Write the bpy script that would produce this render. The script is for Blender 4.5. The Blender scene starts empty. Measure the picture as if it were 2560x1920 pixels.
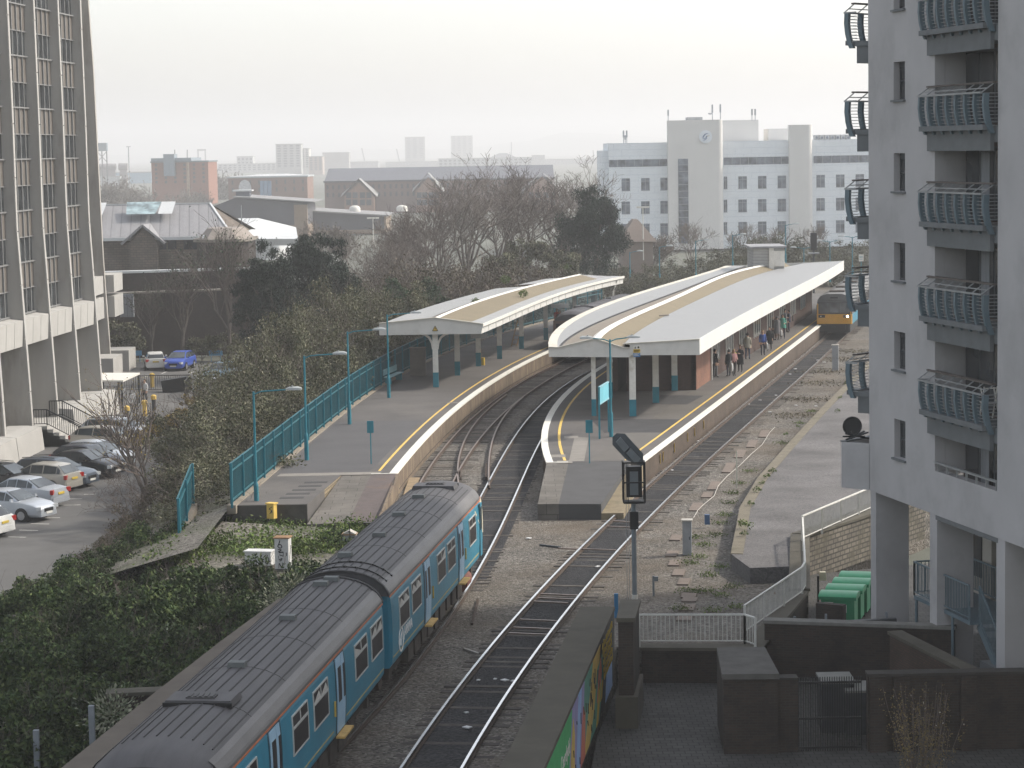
import bpy, math, random
import numpy as np
from mathutils import Vector, Matrix
R = math.radians
rnd = random.Random(7)
sc = bpy.context.scene
col = sc.collection

# ------------------------------------------------------------- camera, sky, sun, exposure
CAM_F, CAM_P, CAM_R, CAM_H = 6047.0, 0.0969, -0.01736, 15.2      # focal length in photo pixels, pitch, roll, height above the rails
cd = bpy.data.cameras.new('camera'); cam = bpy.data.objects.new('camera', cd); col.objects.link(cam)
cd.sensor_width = 36.0; cd.lens = 36.0 * CAM_F / 2560.0
cd.clip_start = 0.5; cd.clip_end = 20000
cam.matrix_world = Matrix.Translation((0, 0, CAM_H)) @ Matrix.Rotation(math.pi / 2 - CAM_P, 4, 'X') @ Matrix.Rotation(CAM_R, 4, 'Z')
sc.camera = cam
SUN_AZ, SUN_EL = R(18), R(41)                                     # azimuth from +X towards +Y
sdir = Vector((math.cos(SUN_EL) * math.cos(SUN_AZ), math.cos(SUN_EL) * math.sin(SUN_AZ), math.sin(SUN_EL)))
w = bpy.data.worlds.new('World'); sc.world = w; w.use_nodes = True
nt = w.node_tree; bg = nt.nodes['Background']
sky = nt.nodes.new('ShaderNodeTexSky'); sky.sky_type = 'NISHITA'; sky.sun_disc = False
sky.sun_elevation = SUN_EL; sky.sun_rotation = math.pi / 2 - SUN_AZ
sky.air_density = 1.1; sky.dust_density = 2.4; sky.ozone_density = 0.6; sky.altitude = 20
hs = nt.nodes.new('ShaderNodeHueSaturation'); hs.inputs['Saturation'].default_value = .36      # overcast white rather than blue
nt.links.new(sky.outputs[0], hs.inputs['Color']); nt.links.new(hs.outputs[0], bg.inputs[0]); bg.inputs[1].default_value = 0.135
sl = bpy.data.lights.new('sun', 'SUN'); so = bpy.data.objects.new('sun', sl); col.objects.link(so)
sl.energy = 1.9; sl.angle = R(3.0); sl.color = (1.0, 0.92, 0.80)
so.rotation_euler = sdir.to_track_quat('Z', 'Y').to_euler(); so.location = sdir * 200
vs = sc.view_settings; vs.view_transform = 'Standard'; vs.look = 'None'; vs.exposure = 1.1; vs.gamma = 1.0
sc.cycles.max_bounces = 6; sc.cycles.transparent_max_bounces = 6; sc.cycles.volume_bounces = 0

# ------------------------------------------------------------- photo pixel (of 2560 x 1920) -> point of the place
def _ray(x, y):
    x = (x - 1280) / CAM_F; y = -(y - 960) / CAM_F
    c, s = math.cos(CAM_R), math.sin(CAM_R); xc = c * x - s * y; yc = s * x + c * y
    return Vector((xc, math.cos(CAM_P) + math.sin(CAM_P) * yc, -math.sin(CAM_P) + math.cos(CAM_P) * yc))
def P(x, y, z=0.0):                       # on the level z
    d = _ray(x, y); t = (z - CAM_H) / d.z
    return Vector((d.x * t, d.y * t, z))
def D(x, y, Y):                           # on the upright plane Y
    d = _ray(x, y); t = Y / d.y
    return Vector((d.x * t, Y, CAM_H + d.z * t))
def fit(pts, z, deg, extra=()):           # smooth X(Y) through ground points
    q = [P(x, y, z) for x, y in pts]; q = [(a.x, a.y) for a in q] + list(extra)
    c = np.polyfit([b for a, b in q], [a for a, b in q], deg)
    return lambda Y: float(np.polyval(c, Y))

# ------------------------------------------------------------- mesh builder
class MB:
    def __init__(s): s.v = []; s.f = []; s.m = []; s.cur = 0; s.smooth = False
    def add(s, vs, fs):
        n = len(s.v); s.v += [tuple(a) for a in vs]; s.f += [tuple(i + n for i in f) for f in fs]; s.m += [s.cur] * len(fs); return s
    def slot(s, i): s.cur = i; return s
    def box(s, c, d, rz=0, rx=0, ry=0, top=1.0):
        x, y, z = d[0] / 2, d[1] / 2, d[2] / 2
        p = [(-x, -y, -z), (x, -y, -z), (x, y, -z), (-x, y, -z), (-x * top, -y * top, z), (x * top, -y * top, z), (x * top, y * top, z), (-x * top, y * top, z)]
        if rz or rx or ry:
            M = Matrix.Rotation(rz, 3, 'Z') @ Matrix.Rotation(ry, 3, 'Y') @ Matrix.Rotation(rx, 3, 'X'); p = [M @ Vector(a) for a in p]
        return s.add([(a[0] + c[0], a[1] + c[1], a[2] + c[2]) for a in p], [(3, 2, 1, 0), (4, 5, 6, 7), (0, 1, 5, 4), (1, 2, 6, 5), (2, 3, 7, 6), (3, 0, 4, 7)])
    def bx(s, x0, x1, y0, y1, z0, z1): return s.box(((x0 + x1) / 2, (y0 + y1) / 2, (z0 + z1) / 2), (abs(x1 - x0), abs(y1 - y0), abs(z1 - z0)))
    def prism(s, poly, z0, z1):           # ground outline, either direction
        a = sum(poly[i][0] * poly[(i + 1) % len(poly)][1] - poly[(i + 1) % len(poly)][0] * poly[i][1] for i in range(len(poly)))
        if a < 0: poly = poly[::-1]
        n = len(poly); zz0 = z0 if callable(z0) else (lambda p: z0); zz1 = z1 if callable(z1) else (lambda p: z1)
        vs = [(p[0], p[1], zz0(p)) for p in poly] + [(p[0], p[1], zz1(p)) for p in poly]
        return s.add(vs, [tuple(range(n - 1, -1, -1)), tuple(range(n, 2 * n))] + [(i, (i + 1) % n, n + (i + 1) % n, n + i) for i in range(n)])
    def ring(s, rings, cap=True, closed=True):   # skin consecutive rings of equal length
        k = len(rings[0]); vs = [p for r in rings for p in r]; fs = []
        for i in range(len(rings) - 1):
            for j in range(k if closed else k - 1):
                fs.append((i * k + j, i * k + (j + 1) % k, (i + 1) * k + (j + 1) % k, (i + 1) * k + j))
        if cap and closed: fs += [tuple(range(k - 1, -1, -1)), tuple(range((len(rings) - 1) * k, len(rings) * k))]
        return s.add(vs, fs)
    def tube(s, pts, r, n=6, cap=True):
        pts = [Vector(p) for p in pts]; rings = []
        for i, p in enumerate(pts):
            d = (pts[min(i + 1, len(pts) - 1)] - pts[max(i - 1, 0)]).normalized()
            a = d.cross(Vector((0, 0, 1)) if abs(d.z) < .95 else Vector((1, 0, 0))).normalized(); b = d.cross(a)
            rr = r[i] if isinstance(r, (list, tuple)) else r
            rings.append([p + (a * math.cos(2 * math.pi * k / n) + b * math.sin(2 * math.pi * k / n)) * rr for k in range(n)])
        return s.ring(rings, cap)
    def lathe(s, prof, c=(0, 0, 0), n=12):
        return s.ring([[(c[0] + r * math.cos(2 * math.pi * k / n), c[1] + r * math.sin(2 * math.pi * k / n), c[2] + z) for k in range(n)] for r, z in prof])
    def beam(s, a, b, wd, ht):            # rectangular bar between two points, wd across, ht upwards
        a, b = Vector(a), Vector(b); d = (b - a).normalized(); u = Vector((0, 0, 1)) if abs(d.z) < .98 else Vector((0, 1, 0))
        sd = d.cross(u).normalized() * wd / 2; up = sd.cross(d).normalized() * ht / 2
        return s.ring([[p - sd - up, p + sd - up, p + sd + up, p - sd + up] for p in (a, b)])
    def sweep(s, path, prof):             # path [(x,y,z)], prof [(offset to the right, up)]
        path = [Vector(p) for p in path]; rings = []
        for i, p in enumerate(path):
            d = path[min(i + 1, len(path) - 1)] - path[max(i - 1, 0)]; d.z = 0; d.normalize(); r = Vector((d.y, -d.x, 0))
            rings.append([p + r * a + Vector((0, 0, b)) for a, b in prof])
        return s.ring(rings)
    def quad(s, *p): return s.add(p, [tuple(range(len(p)))])

def _mesh(name, mb, mats):
    me = bpy.data.meshes.new(name); me.from_pydata(mb.v, [], mb.f); me.update()
    for m in (mats if isinstance(mats, (list, tuple)) else [mats]): me.materials.append(m)
    if isinstance(mats, (list, tuple)) and len(mats) > 1: me.polygons.foreach_set('material_index', mb.m)
    if mb.smooth:
        me.polygons.foreach_set('use_smooth', [True] * len(me.polygons))
        try: me.set_sharp_from_angle(angle=R(38))
        except Exception: pass
    return me
def top(o, label, cat, group=None, kind=None):
    if label: o['label'] = label
    if cat: o['category'] = cat
    if group: o['group'] = group
    if kind: o['kind'] = kind
    return o
def thing(name, label, cat, loc=(0, 0, 0), rz=0, group=None):
    o = bpy.data.objects.new(name, None); col.objects.link(o); o.location = loc; o.rotation_euler = (0, 0, rz); o.empty_display_size = .3
    return top(o, label, cat, group)
def part(name, mb, mats, parent=None, world=False, label=None):
    """links mb as ONE mesh object; world: its points are given in the place's coordinates"""
    if world and parent is not None:
        b = parent.location if parent.parent is None else parent.parent.location if parent.parent.parent is None else parent.parent.parent.location
        mb.v = [(x - b[0], y - b[1], z - b[2]) for x, y, z in mb.v]
    o = bpy.data.objects.new(name, _mesh(name, mb, mats)); col.objects.link(o)
    if parent is not None: o.parent = parent
    if label: o['label'] = label
    return o
def struct(name, mb, mats, kind='structure'):
    o = part(name, mb, mats); o['kind'] = kind; return o
def single(name, mb, mats, label, cat, group=None):
    """a thing that is one mesh, origin at its base"""
    v = np.array(mb.v); b = np.array([(v[:, 0].min() + v[:, 0].max()) / 2, (v[:, 1].min() + v[:, 1].max()) / 2, v[:, 2].min()])
    mb.v = [tuple(a) for a in (v - b)]; o = part(name, mb, mats); o.location = b; return top(o, label, cat, group)
def dup(root, loc=None, rz=None, label=None, group=None, sc_=None, parent=None):
    c = root.copy(); col.objects.link(c)
    if parent is not None: c.parent = parent
    if loc is not None: c.location = loc
    if rz is not None: c.rotation_euler = (0, 0, rz)
    if sc_ is not None: c.scale = sc_ if isinstance(sc_, tuple) else (sc_,) * 3
    if label: c['label'] = label
    if group: c['group'] = group
    for ch in list(root.children): dup(ch, parent=c)
    return c

# ------------------------------------------------------------- materials
MATS = {}
def _new(name):
    m = bpy.data.materials.new(name); m.use_nodes = True; n = m.node_tree
    return m, n, n.nodes['Principled BSDF']
def _ramp(n, fac, cols, pos=None):
    r = n.nodes.new('ShaderNodeValToRGB'); e = r.color_ramp.elements
    while len(e) < len(cols): e.new(1)
    for i, c in enumerate(cols):
        e[i].position = pos[i] if pos else i / (len(cols) - 1); e[i].color = (*c, 1)
    n.links.new(fac, r.inputs[0]); return r
def _pos(n, scale=(1, 1, 1), obj=False):
    if obj:
        t = n.nodes.new('ShaderNodeTexCoord'); out = t.outputs['Object']
    else:
        g = n.nodes.new('ShaderNodeNewGeometry'); out = g.outputs['Position']
    mp = n.nodes.new('ShaderNodeMapping'); mp.inputs['Scale'].default_value = scale; n.links.new(out, mp.inputs[0]); return mp.outputs[0]
def _noise(n, vec, scale, detail=4, rough=.6):
    t = n.nodes.new('ShaderNodeTexNoise'); t.inputs['Scale'].default_value = scale; t.inputs['Detail'].default_value = detail; t.inputs['Roughness'].default_value = rough
    n.links.new(vec, t.inputs['Vector']); return t.outputs['Fac']
def _mix(n, fac, a, b, mode='MIX'):
    m = n.nodes.new('ShaderNodeMix'); m.data_type = 'RGBA'; m.blend_type = mode
    if isinstance(fac, (int, float)): m.inputs[0].default_value = fac
    else: n.links.new(fac, m.inputs[0])
    for i, c in ((6, a), (7, b)):
        if isinstance(c, tuple): m.inputs[i].default_value = (*c, 1)
        else: n.links.new(c, m.inputs[i])
    return m.outputs[2]
def _bump(n, b, h, st, dist=.02):
    u = n.nodes.new('ShaderNodeBump'); u.inputs['Strength'].default_value = st; u.inputs['Distance'].default_value = dist
    n.links.new(h, u.inputs['Height']); n.links.new(u.outputs[0], b.inputs['Normal'])
def mul(c, k): return tuple(min(1, a * k) for a in c)
def mat(name, c, rough=.8, var=.18, scale=1.5, metal=0, spec=.3, bump=0, stain=None, stretch=(1, 1, 1), obj=False, stainpos=(.55, .75), stscale=None):
    """a weathered plain surface: base colour broken by noise, optional second-colour stains"""
    if name in MATS: return MATS[name]
    m, n, b = _new(name); v = _pos(n, stretch, obj); f = _noise(n, v, scale, 6)
    out = _ramp(n, f, [mul(c, 1 - var), c, mul(c, 1 + var)], (.3, .5, .72)).outputs[0]
    if stain:
        g = _noise(n, v, stscale or scale * .35, 5, .7); k = _ramp(n, g, [(0, 0, 0), (1, 1, 1)], stainpos); out = _mix(n, k.outputs[0], out, stain)
    n.links.new(out, b.inputs['Base Color']); b.inputs['Roughness'].default_value = rough; b.inputs['Metallic'].default_value = metal; b.inputs['Specular IOR Level'].default_value = spec
    if bump: _bump(n, b, _noise(n, v, scale * 6, 3), bump)
    MATS[name] = m; return m
def brick(name, c1, c2, mortar, scale=1.0, bw=.23, bh=.075, rough=.85, blotch=.8, gap=.012, stain=None):
    """brick or block courses wrapped round upright faces"""
    if name in MATS: return MATS[name]
    m, n, b = _new(name); g = n.nodes.new('ShaderNodeNewGeometry'); sp = n.nodes.new('ShaderNodeSeparateXYZ'); n.links.new(g.outputs['Position'], sp.inputs[0])
    ns = n.nodes.new('ShaderNodeSeparateXYZ'); n.links.new(g.outputs['Normal'], ns.inputs[0])
    def M(op, a, b_):
        q = n.nodes.new('ShaderNodeMath'); q.operation = op
        for i, x in enumerate((a, b_)):
            if isinstance(x, (int, float)): q.inputs[i].default_value = x
            else: n.links.new(x, q.inputs[i])
        return q.outputs[0]
    u = M('SUBTRACT', M('MULTIPLY', sp.outputs[0], ns.outputs[1]), M('MULTIPLY', sp.outputs[1], ns.outputs[0]))
    flat = M('GREATER_THAN', M('ABSOLUTE', ns.outputs[2], 0), .7)
    uu = M('ADD', M('MULTIPLY', u, M('SUBTRACT', 1, flat)), M('MULTIPLY', sp.outputs[0], flat)); vv = M('ADD', M('MULTIPLY', sp.outputs[2], M('SUBTRACT', 1, flat)), M('MULTIPLY', sp.outputs[1], flat))
    cb = n.nodes.new('ShaderNodeCombineXYZ'); n.links.new(uu, cb.inputs[0]); n.links.new(vv, cb.inputs[1])
    t = n.nodes.new('ShaderNodeTexBrick'); n.links.new(cb.outputs[0], t.inputs['Vector'])
    t.inputs['Scale'].default_value = scale; t.inputs['Brick Width'].default_value = bw; t.inputs['Row Height'].default_value = bh; t.inputs['Mortar Size'].default_value = gap
    t.inputs['Color1'].default_value = (*c1, 1); t.inputs['Color2'].default_value = (*c2, 1); t.inputs['Mortar'].default_value = (*mortar, 1)
    f = _noise(n, g.outputs['Position'], .5, 6, .7); out = _mix(n, blotch, t.outputs[0], _ramp(n, f, [(.55,) * 3, (1.25,) * 3], (.3, .7)).outputs[0], 'MULTIPLY')
    if stain:
        g2 = _noise(n, g.outputs['Position'], .9, 6, .75); k = _ramp(n, g2, [(0, 0, 0), (1, 1, 1)], (.5, .68)); out = _mix(n, k.outputs[0], out, stain)
    n.links.new(out, b.inputs['Base Color']); b.inputs['Roughness'].default_value = rough; b.inputs['Specular IOR Level'].default_value = .2
    _bump(n, b, t.outputs['Fac'], -.4, .01); MATS[name] = m; return m
def ribbed(name, c, pitch, vec=(1, 0, 0), rough=.6, var=.15, depth=.6, metal=0):
    """profiled sheet: ribs across direction vec"""
    if name in MATS: return MATS[name]
    m, n, b = _new(name); g = n.nodes.new('ShaderNodeNewGeometry'); dt = n.nodes.new('ShaderNodeVectorMath'); dt.operation = 'DOT_PRODUCT'
    n.links.new(g.outputs['Position'], dt.inputs[0]); dt.inputs[1].default_value = vec
    q = n.nodes.new('ShaderNodeMath'); q.operation = 'PINGPONG'; n.links.new(dt.outputs['Value'], q.inputs[0]); q.inputs[1].default_value = pitch / 2
    k = n.nodes.new('ShaderNodeMath'); k.operation = 'MULTIPLY'; n.links.new(q.outputs[0], k.inputs[0]); k.inputs[1].default_value = 2 / pitch
    f = _noise(n, g.outputs['Position'], .8, 6, .7); base = _ramp(n, f, [mul(c, 1 - var), mul(c, 1 + var)], (.3, .7)).outputs[0]
    rb = _ramp(n, k.outputs[0], [(.55,) * 3, (1, 1, 1)], (.0, .18)).outputs[0]
    n.links.new(_mix(n, 1.0, base, rb, 'MULTIPLY'), b.inputs['Base Color']); b.inputs['Roughness'].default_value = rough; b.inputs['Metallic'].default_value = metal
    _bump(n, b, k.outputs[0], depth, .03); MATS[name] = m; return m
def ballast(name, cols, big, bigcol, scale=13, bump=.9):
    if name in MATS: return MATS[name]
    m, n, b = _new(name); v = _pos(n); vo = n.nodes.new('ShaderNodeTexVoronoi'); vo.inputs['Scale'].default_value = scale; n.links.new(v, vo.inputs['Vector'])
    s = n.nodes.new('ShaderNodeSeparateColor'); n.links.new(vo.outputs['Color'], s.inputs[0])
    base = _ramp(n, s.outputs[0], cols).outputs[0]
    f = _ramp(n, _noise(n, v, big, 6, .65), [(0, 0, 0), (1, 1, 1)], (.42, .68)).outputs[0]
    base = _mix(n, f, base, _mix(n, .75, base, bigcol, 'MIX')); f2 = _ramp(n, _noise(n, v, .35, 5, .6), [(.72,) * 3, (1.2,) * 3], (.3, .7)).outputs[0]
    base = _mix(n, 1.0, base, f2, 'MULTIPLY')
    n.links.new(base, b.inputs['Base Color']); b.inputs['Roughness'].default_value = .9; b.inputs['Specular IOR Level'].default_value = .2
    _bump(n, b, vo.outputs['Distance'], bump, -.05); MATS[name] = m; return m
def glass(name, c=(.02, .025, .03), rough=.08, sp=.6):
    if name in MATS: return MATS[name]
    m, n, b = _new(name); v = _pos(n); f = _noise(n, v, .7, 2); n.links.new(_ramp(n, f, [mul(c, .5), mul(c, 1.8)], (.35, .65)).outputs[0], b.inputs['Base Color'])
    b.inputs['Roughness'].default_value = rough; b.inputs['Specular IOR Level'].default_value = sp; MATS[name] = m; return m
def leafy(name, cs, trans=.25, rough=.6):
    """foliage: each leaf face gets its own tone from a random-per-island value"""
    if name in MATS: return MATS[name]
    m, n, b = _new(name); g = n.nodes.new('ShaderNodeNewGeometry'); f = _noise(n, g.outputs['Position'], .45, 3)
    r1 = _ramp(n, g.outputs['Random Per Island'], cs).outputs[0]; r2 = _ramp(n, f, [(.6,) * 3, (1.35,) * 3], (.35, .65)).outputs[0]
    n.links.new(_mix(n, 1.0, r1, r2, 'MULTIPLY'), b.inputs['Base Color']); b.inputs['Roughness'].default_value = rough; b.inputs['Specular IOR Level'].default_value = .1
    if trans: b.inputs['Subsurface Weight'].default_value = 0
    MATS[name] = m; return m
def lamp_mat(name, c, st):
    if name in MATS: return MATS[name]
    m, n, b = _new(name); b.inputs['Base Color'].default_value = (*c, 1); b.inputs['Emission Color'].default_value = (*c, 1); b.inputs['Emission Strength'].default_value = st; MATS[name] = m; return m

# shared paints
TEAL = mat('teal_paint', (.02, .17, .22), .45, .15, 2); WHITE = mat('white_paint', (.62, .60, .55), .5, .1, 3, stain=(.36, .31, .24), stainpos=(.6, .8))
BLACK = mat('black_paint', (.012, .012, .013), .5, .2, 3); GALV = mat('galvanised_steel', (.30, .31, .32), .5, .15, 4, metal=.4); DARKSTEEL = mat('dark_steel', (.05, .055, .06), .55, .2, 4, metal=.3)
CONC = mat('concrete', (.36, .34, .31), .9, .15, 2, bump=.2, stain=(.22, .20, .18)); GLASS = glass('window_glass'); RUBBER = mat('rubber', (.015, .015, .015), .8)
# ============================================================= the setting: ground, railway land, car park
GZ = -2.2                                   # street level; rails are at 0, platforms at PZ
PZ = 0.9
m_ground = mat('town_ground', (.10, .105, .085), .95, .35, .02, stain=(.17, .16, .14), stscale=.012)
g = MB(); g.quad((-2300, -40, GZ - .3), (2300, -40, GZ - .3), (2300, 7600, GZ - .3), (-2300, 7600, GZ - .3)); struct('ground', g, m_ground)

# track geometry, read off the photo's rails
RLp = [(1000,1916.6),(1124.8,1744.8),(1225.1,1620),(1300,1532),(1390.4,1430.8),(1480.8,1336.8),(1569.4,1255.4),(1610.8,1220),(1715.7,1131.4),(1815.2,1050),(1850.6,1018.7),(1944.7,937.7),(2048.8,855.2)]
RRp = [(1150,1918.4),(1262.2,1744.8),(1349.9,1620),(1401.3,1548.4),(1480.8,1445.3),(1540.5,1374.8),(1596.6,1316.9),(1663.5,1250),(1690.4,1223.6),(1780.8,1140.4),(1878.5,1050),(1915.7,1017.3),(2002.5,943.5),(2096.6,852.3)]
def both(L, Rr, deg, extra=()):
    q = [(P(*a).x + .77, P(*a).y) for a in L] + [(P(*a).x - .77, P(*a).y) for a in Rr] + list(extra)
    c = np.polyfit([b for a, b in q], [a for a, b in q], deg); return lambda Y: float(np.polyval(c, Y))
def ext(f, y0, y1):                          # straight on beyond both ends
    def h(Y):
        if Y < y0: return f(y0) + (f(y0 + 1) - f(y0)) * (Y - y0)
        if Y > y1: return f(y1) + (f(y1) - f(y1 - 1)) * (Y - y1)
        return f(Y)
    return h
XR = ext(both(RLp, RRp, 4), 58, 184)                                  # goods line right of the island
XM = ext(both([(1222.4,1211.5),(1251.4,1150),(1271.2,1113.3),(1311,1053.6),(1361.7,1003),(1397.8,976.7),(1478,923)],
              [(1197.1,1414),(1244.1,1339.9),(1289.3,1245.8),(1314.6,1178.4),(1325.5,1150),(1343.6,1107.8),(1379.7,1051.8)], 3, [(-4.6, 66), (-5.9, 58)]), 52, 196)   # line of the blue train
XS = ext(both([(1065,1178),(1126.6,1097),(1180.8,1051.8),(1271,981),(1343.6,932),(1400,900)],
              [(1151.9,1158.5),(1199,1088),(1262,1028),(1325,975.8),(1400,930.6)], 3, [(-3.55, 108), (6.2, 180)]), 106, 205)                    # siding at the left platform
XLE = ext(fit([(991.7,1182.3),(1000,1176.6),(1048.8,1109.7),(1103,1055.4),(1155.5,1010.2),(1217,968.6),(1271.2,932.4),(1367,883.6)], PZ, 3, [(3.9,176),(6.6,187.5),(10.2,199)]), 106, 203)
XLB = ext(fit([(585,1270),(640,1200),(730,1130),(823,1060),(905,1005),(970,955),(1050,905)], PZ, 3, [(-2.6,180),(3.6,202)]), 97, 205)
XIL = ext(fit([(1350,1158),(1380,1075),(1400,1010),(1440,950),(1510,900)], PZ, 3, [(11.4,182),(14.5,192),(19.3,212)]), 110, 214)
XIR = ext(fit([(1610.8,1151),(1742.8,1051.8),(1800,1007),(1944.7,895.7),(2038.7,823.4)], PZ, 2), 108, 200)

# railway land
m_bal = ballast('ballast_stone', [(.028,.026,.023),(.11,.10,.088),(.185,.17,.15),(.07,.064,.056),(.29,.27,.24)], .16, (.105, .082, .058), 13)
m_dark = ballast('oily_ballast', [(.010,.010,.012),(.024,.024,.027),(.05,.05,.052),(.016,.016,.017)], .3, (.018, .018, .02), 12)
m_soil = ballast('embankment_soil', [(.06,.055,.035),(.10,.09,.055),(.05,.06,.03),(.13,.11,.08)], .25, (.06, .075, .03), 5, .6)
A0, A1 = P(1602, 1612, 0), P(1884, 1614, 0)
C0, C1, C2 = P(1886, 1612, 0), P(2012, 1478, .2), P(2012, 1340, .4)
wallline = [(3.25, 73.9), (A1.x, A1.y), (C1.x, C1.y), (C2.x, C2.y), (P(2145,1268,.4).x, P(2145,1268,.4).y), (20, 108), (38, 150), (60, 250), (95, 420)]
left = [(-8.6, 55), (-7.3, 78), (-7.5, 97), (XLB(99), 99)] + [(XLB(y) + .1, y) for y in (110, 125, 140, 155, 170, 185, 205)] + [(26, 250), (60, 330), (80, 420)]
b = MB(); b.prism([(.5, 50), (.62, 55), (3.1, 73.8)] + wallline[1:] + left[::-1] + [(-9.4, 50)], GZ - .4, -.22); struct('ballast', b, m_bal)
# slope behind the platform fence, down to the car park
e = MB(); ys = [88, 97, 110, 125, 140, 155, 170, 185, 205, 230, 260]
e.ring([[(XLB(max(97, y)) - .1, y, .78), (XLB(max(97, y)) - 3.5, y + 1, -.3), (XLB(max(97, y)) - 8, y + 2, GZ - .15)] for y in ys], cap=False, closed=False)
struct('gravel_verge', e, ballast('weedy_gravel', [(.05,.046,.04),(.12,.11,.095),(.21,.195,.17),(.09,.083,.07),(.27,.25,.22)], .3, (.055, .07, .025), 9, .7)); e = MB(); e.ring([[(XLB(97) - .2, 96.5, .45), (XLB(97) + 2.6, 96.9, .18), (XLB(97) + 4.8, 96.5, .1)], [(XLB(97) - .6, 91, .15), (XLB(97) + 2.4, 90.5, .0), (XLB(97) + 5.1, 90, -.1)], [(-13.5, 82, -.6), (-9.5, 82, -.4), (-7.4, 82, -.215)], [(-13.7, 76, -1.5), (-11, 76, -1.3), (-8.3, 75.2, -.9)]], cap=False, closed=False)
struct('gravel_verge', e, ballast('weedy_gravel', [(.05,.046,.04),(.12,.11,.095),(.21,.195,.17),(.09,.083,.07),(.27,.25,.22)], .3, (.055, .07, .025), 9, .7))

def strip(fx, hw, y0, y1, z, n=60):
    m = MB(); m.ring([[(fx(y) - hw, y, z), (fx(y) + hw, y, z)] for y in np.linspace(y0, y1, n)], cap=False, closed=False); return m
b = strip(XR, .72, 52, 245, -.205); struct('track_bed', b, m_dark)
b = strip(XM, 1.15, 86, 245, -.205); struct('track_bed', b, m_dark)

# ------------------------------------------------------------- tracks: two rails and sleepers each
m_steel = mat('polished_rail', (.68, .68, .68), .22, .1, 2, metal=.9); m_rust = mat('rusty_rail', (.055, .036, .026), .85, .3, 6); m_worn = mat('worn_rail', (.22, .17, .14), .45, .2, 4, metal=.6)
m_sleep = mat('timber_sleeper', (.06, .052, .046), .9, .35, 3, stain=(.11, .10, .088))
def rail(fx, off, y0, y1, head, parent, name='rail'):
    m = MB(); pts = []
    for y in np.linspace(y0, y1, int((y1 - y0) / 2) + 2):
        s = fx(y + .5) - fx(y - .5); n = math.hypot(1, s); pts.append((fx(y) + off / n, y - off * s / n, 0))
    m.slot(1).sweep(pts, [(-.07, -.16), (.07, -.16), (.07, -.14), (.012, -.12), (.012, -.04), (-.012, -.04), (-.012, -.12), (-.07, -.14)])
    m.slot(0).sweep(pts, [(-.036, -.042), (.036, -.042), (.036, 0), (-.036, 0)]); part(name, m, [head, m_rust], parent, world=True)
def track(fx, y0, y1, head, label, s0=None, s1=None, keep=lambda y: True):
    t = thing('railway_track', label, 'railway track', (fx(y0), y0, -.2), group='railway tracks through the station')
    for o in (-.755, .755): rail(fx, o, y0, y1, head, t)
    base = None; k = 0; rest = MB(); y = s0 or y0
    sb = MB().box((0, 0, 0), (2.55, .26, .12))
    while y < (s1 or y1):
        if keep(y):
            a = math.atan(fx(y + .5) - fx(y - .5)); z = -.282 + rnd.uniform(-.01, .035); L = rnd.uniform(-.06, .06)
            if k < 100:
                if base is None: o = base = part('sleeper', sb, m_sleep, t)
                else: o = base.copy(); col.objects.link(o)
                o.location = (fx(y) + L - fx(y0), y - y0, z + .2); o.rotation_euler = (0, 0, -a)
            else: rest.box((fx(y) + L, y, z), (2.55, .26, .12), rz=-a)
            k += 1
        y += .66
    if rest.v: part('sleepers', rest, m_sleep, t, world=True)['kind'] = 'stuff'
    return t
track(XR, 52, 240, m_steel, 'curving track with shiny rails between the stone slab and the island platform')
track(XM, 52, 240, m_steel, 'track with dark oily bed curving under the blue train', s0=84)
track(XS, 106, 240, m_worn, 'rusty siding track beside the white edged left platform', s0=104)
# turnout from the siding to the middle line
def via(pts): q = [P(x, y) for x, y in pts]; return ext(lambda Y, c=np.polyfit([a.y for a in q], [a.x for a in q], 3): float(np.polyval(c, Y)), min(a.y for a in q), max(a.y for a in q))
to = thing('railway_turnout', 'turnout rails crossing from the siding to the middle track', 'railway turnout', (P(1190,1053).x, P(1190,1053).y, -.2))
xa = via([(1144.7,1202),(1148,1151),(1159,1102),(1190,1053.6),(1225,1019),(1262,988)]); xb = via([(1222,1211),(1222.4,1178.4),(1226,1118.7),(1249.5,1057),(1280,1017.4),(1308,992)])
for f_, y0, y1 in ((xa, 108, 150), (xb, 109, 148)):
    rail(f_, 0, y0, y1, m_worn, to)
gr = MB()
for f_, o in ((xb, -.12), (xa, .14)): gr.sweep([(f_(y) + o, y, -.02) for y in np.linspace(112, 117, 6)], [(-.03, -.12), (.03, -.12), (.03, 0), (-.03, 0)])
part('check_rail', gr, m_rust, to, world=True)
# tie bars and wires lying across the right track
for k, (x0, y0, x1, y1) in enumerate([(1395,1371,1540,1375.5),(1535,1303,1604,1307),(1518,1316.5,1580,1318.5),(1352,1485,1445,1489),(1345,1495,1440,1499),(1335,1504,1420,1508),(1300,1549,1392,1553),(1283,1569,1380,1573),(1272,1583,1368,1587)]):
    m = MB(); m.beam(P(x0, y0, -.1), P(x1, y1, -.1), .09, .05)
    single('tie_bar', m, m_worn, 'flat steel bar lying across the sleepers between the right track rails', 'tie bar', 'steel bars across the right track')

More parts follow.
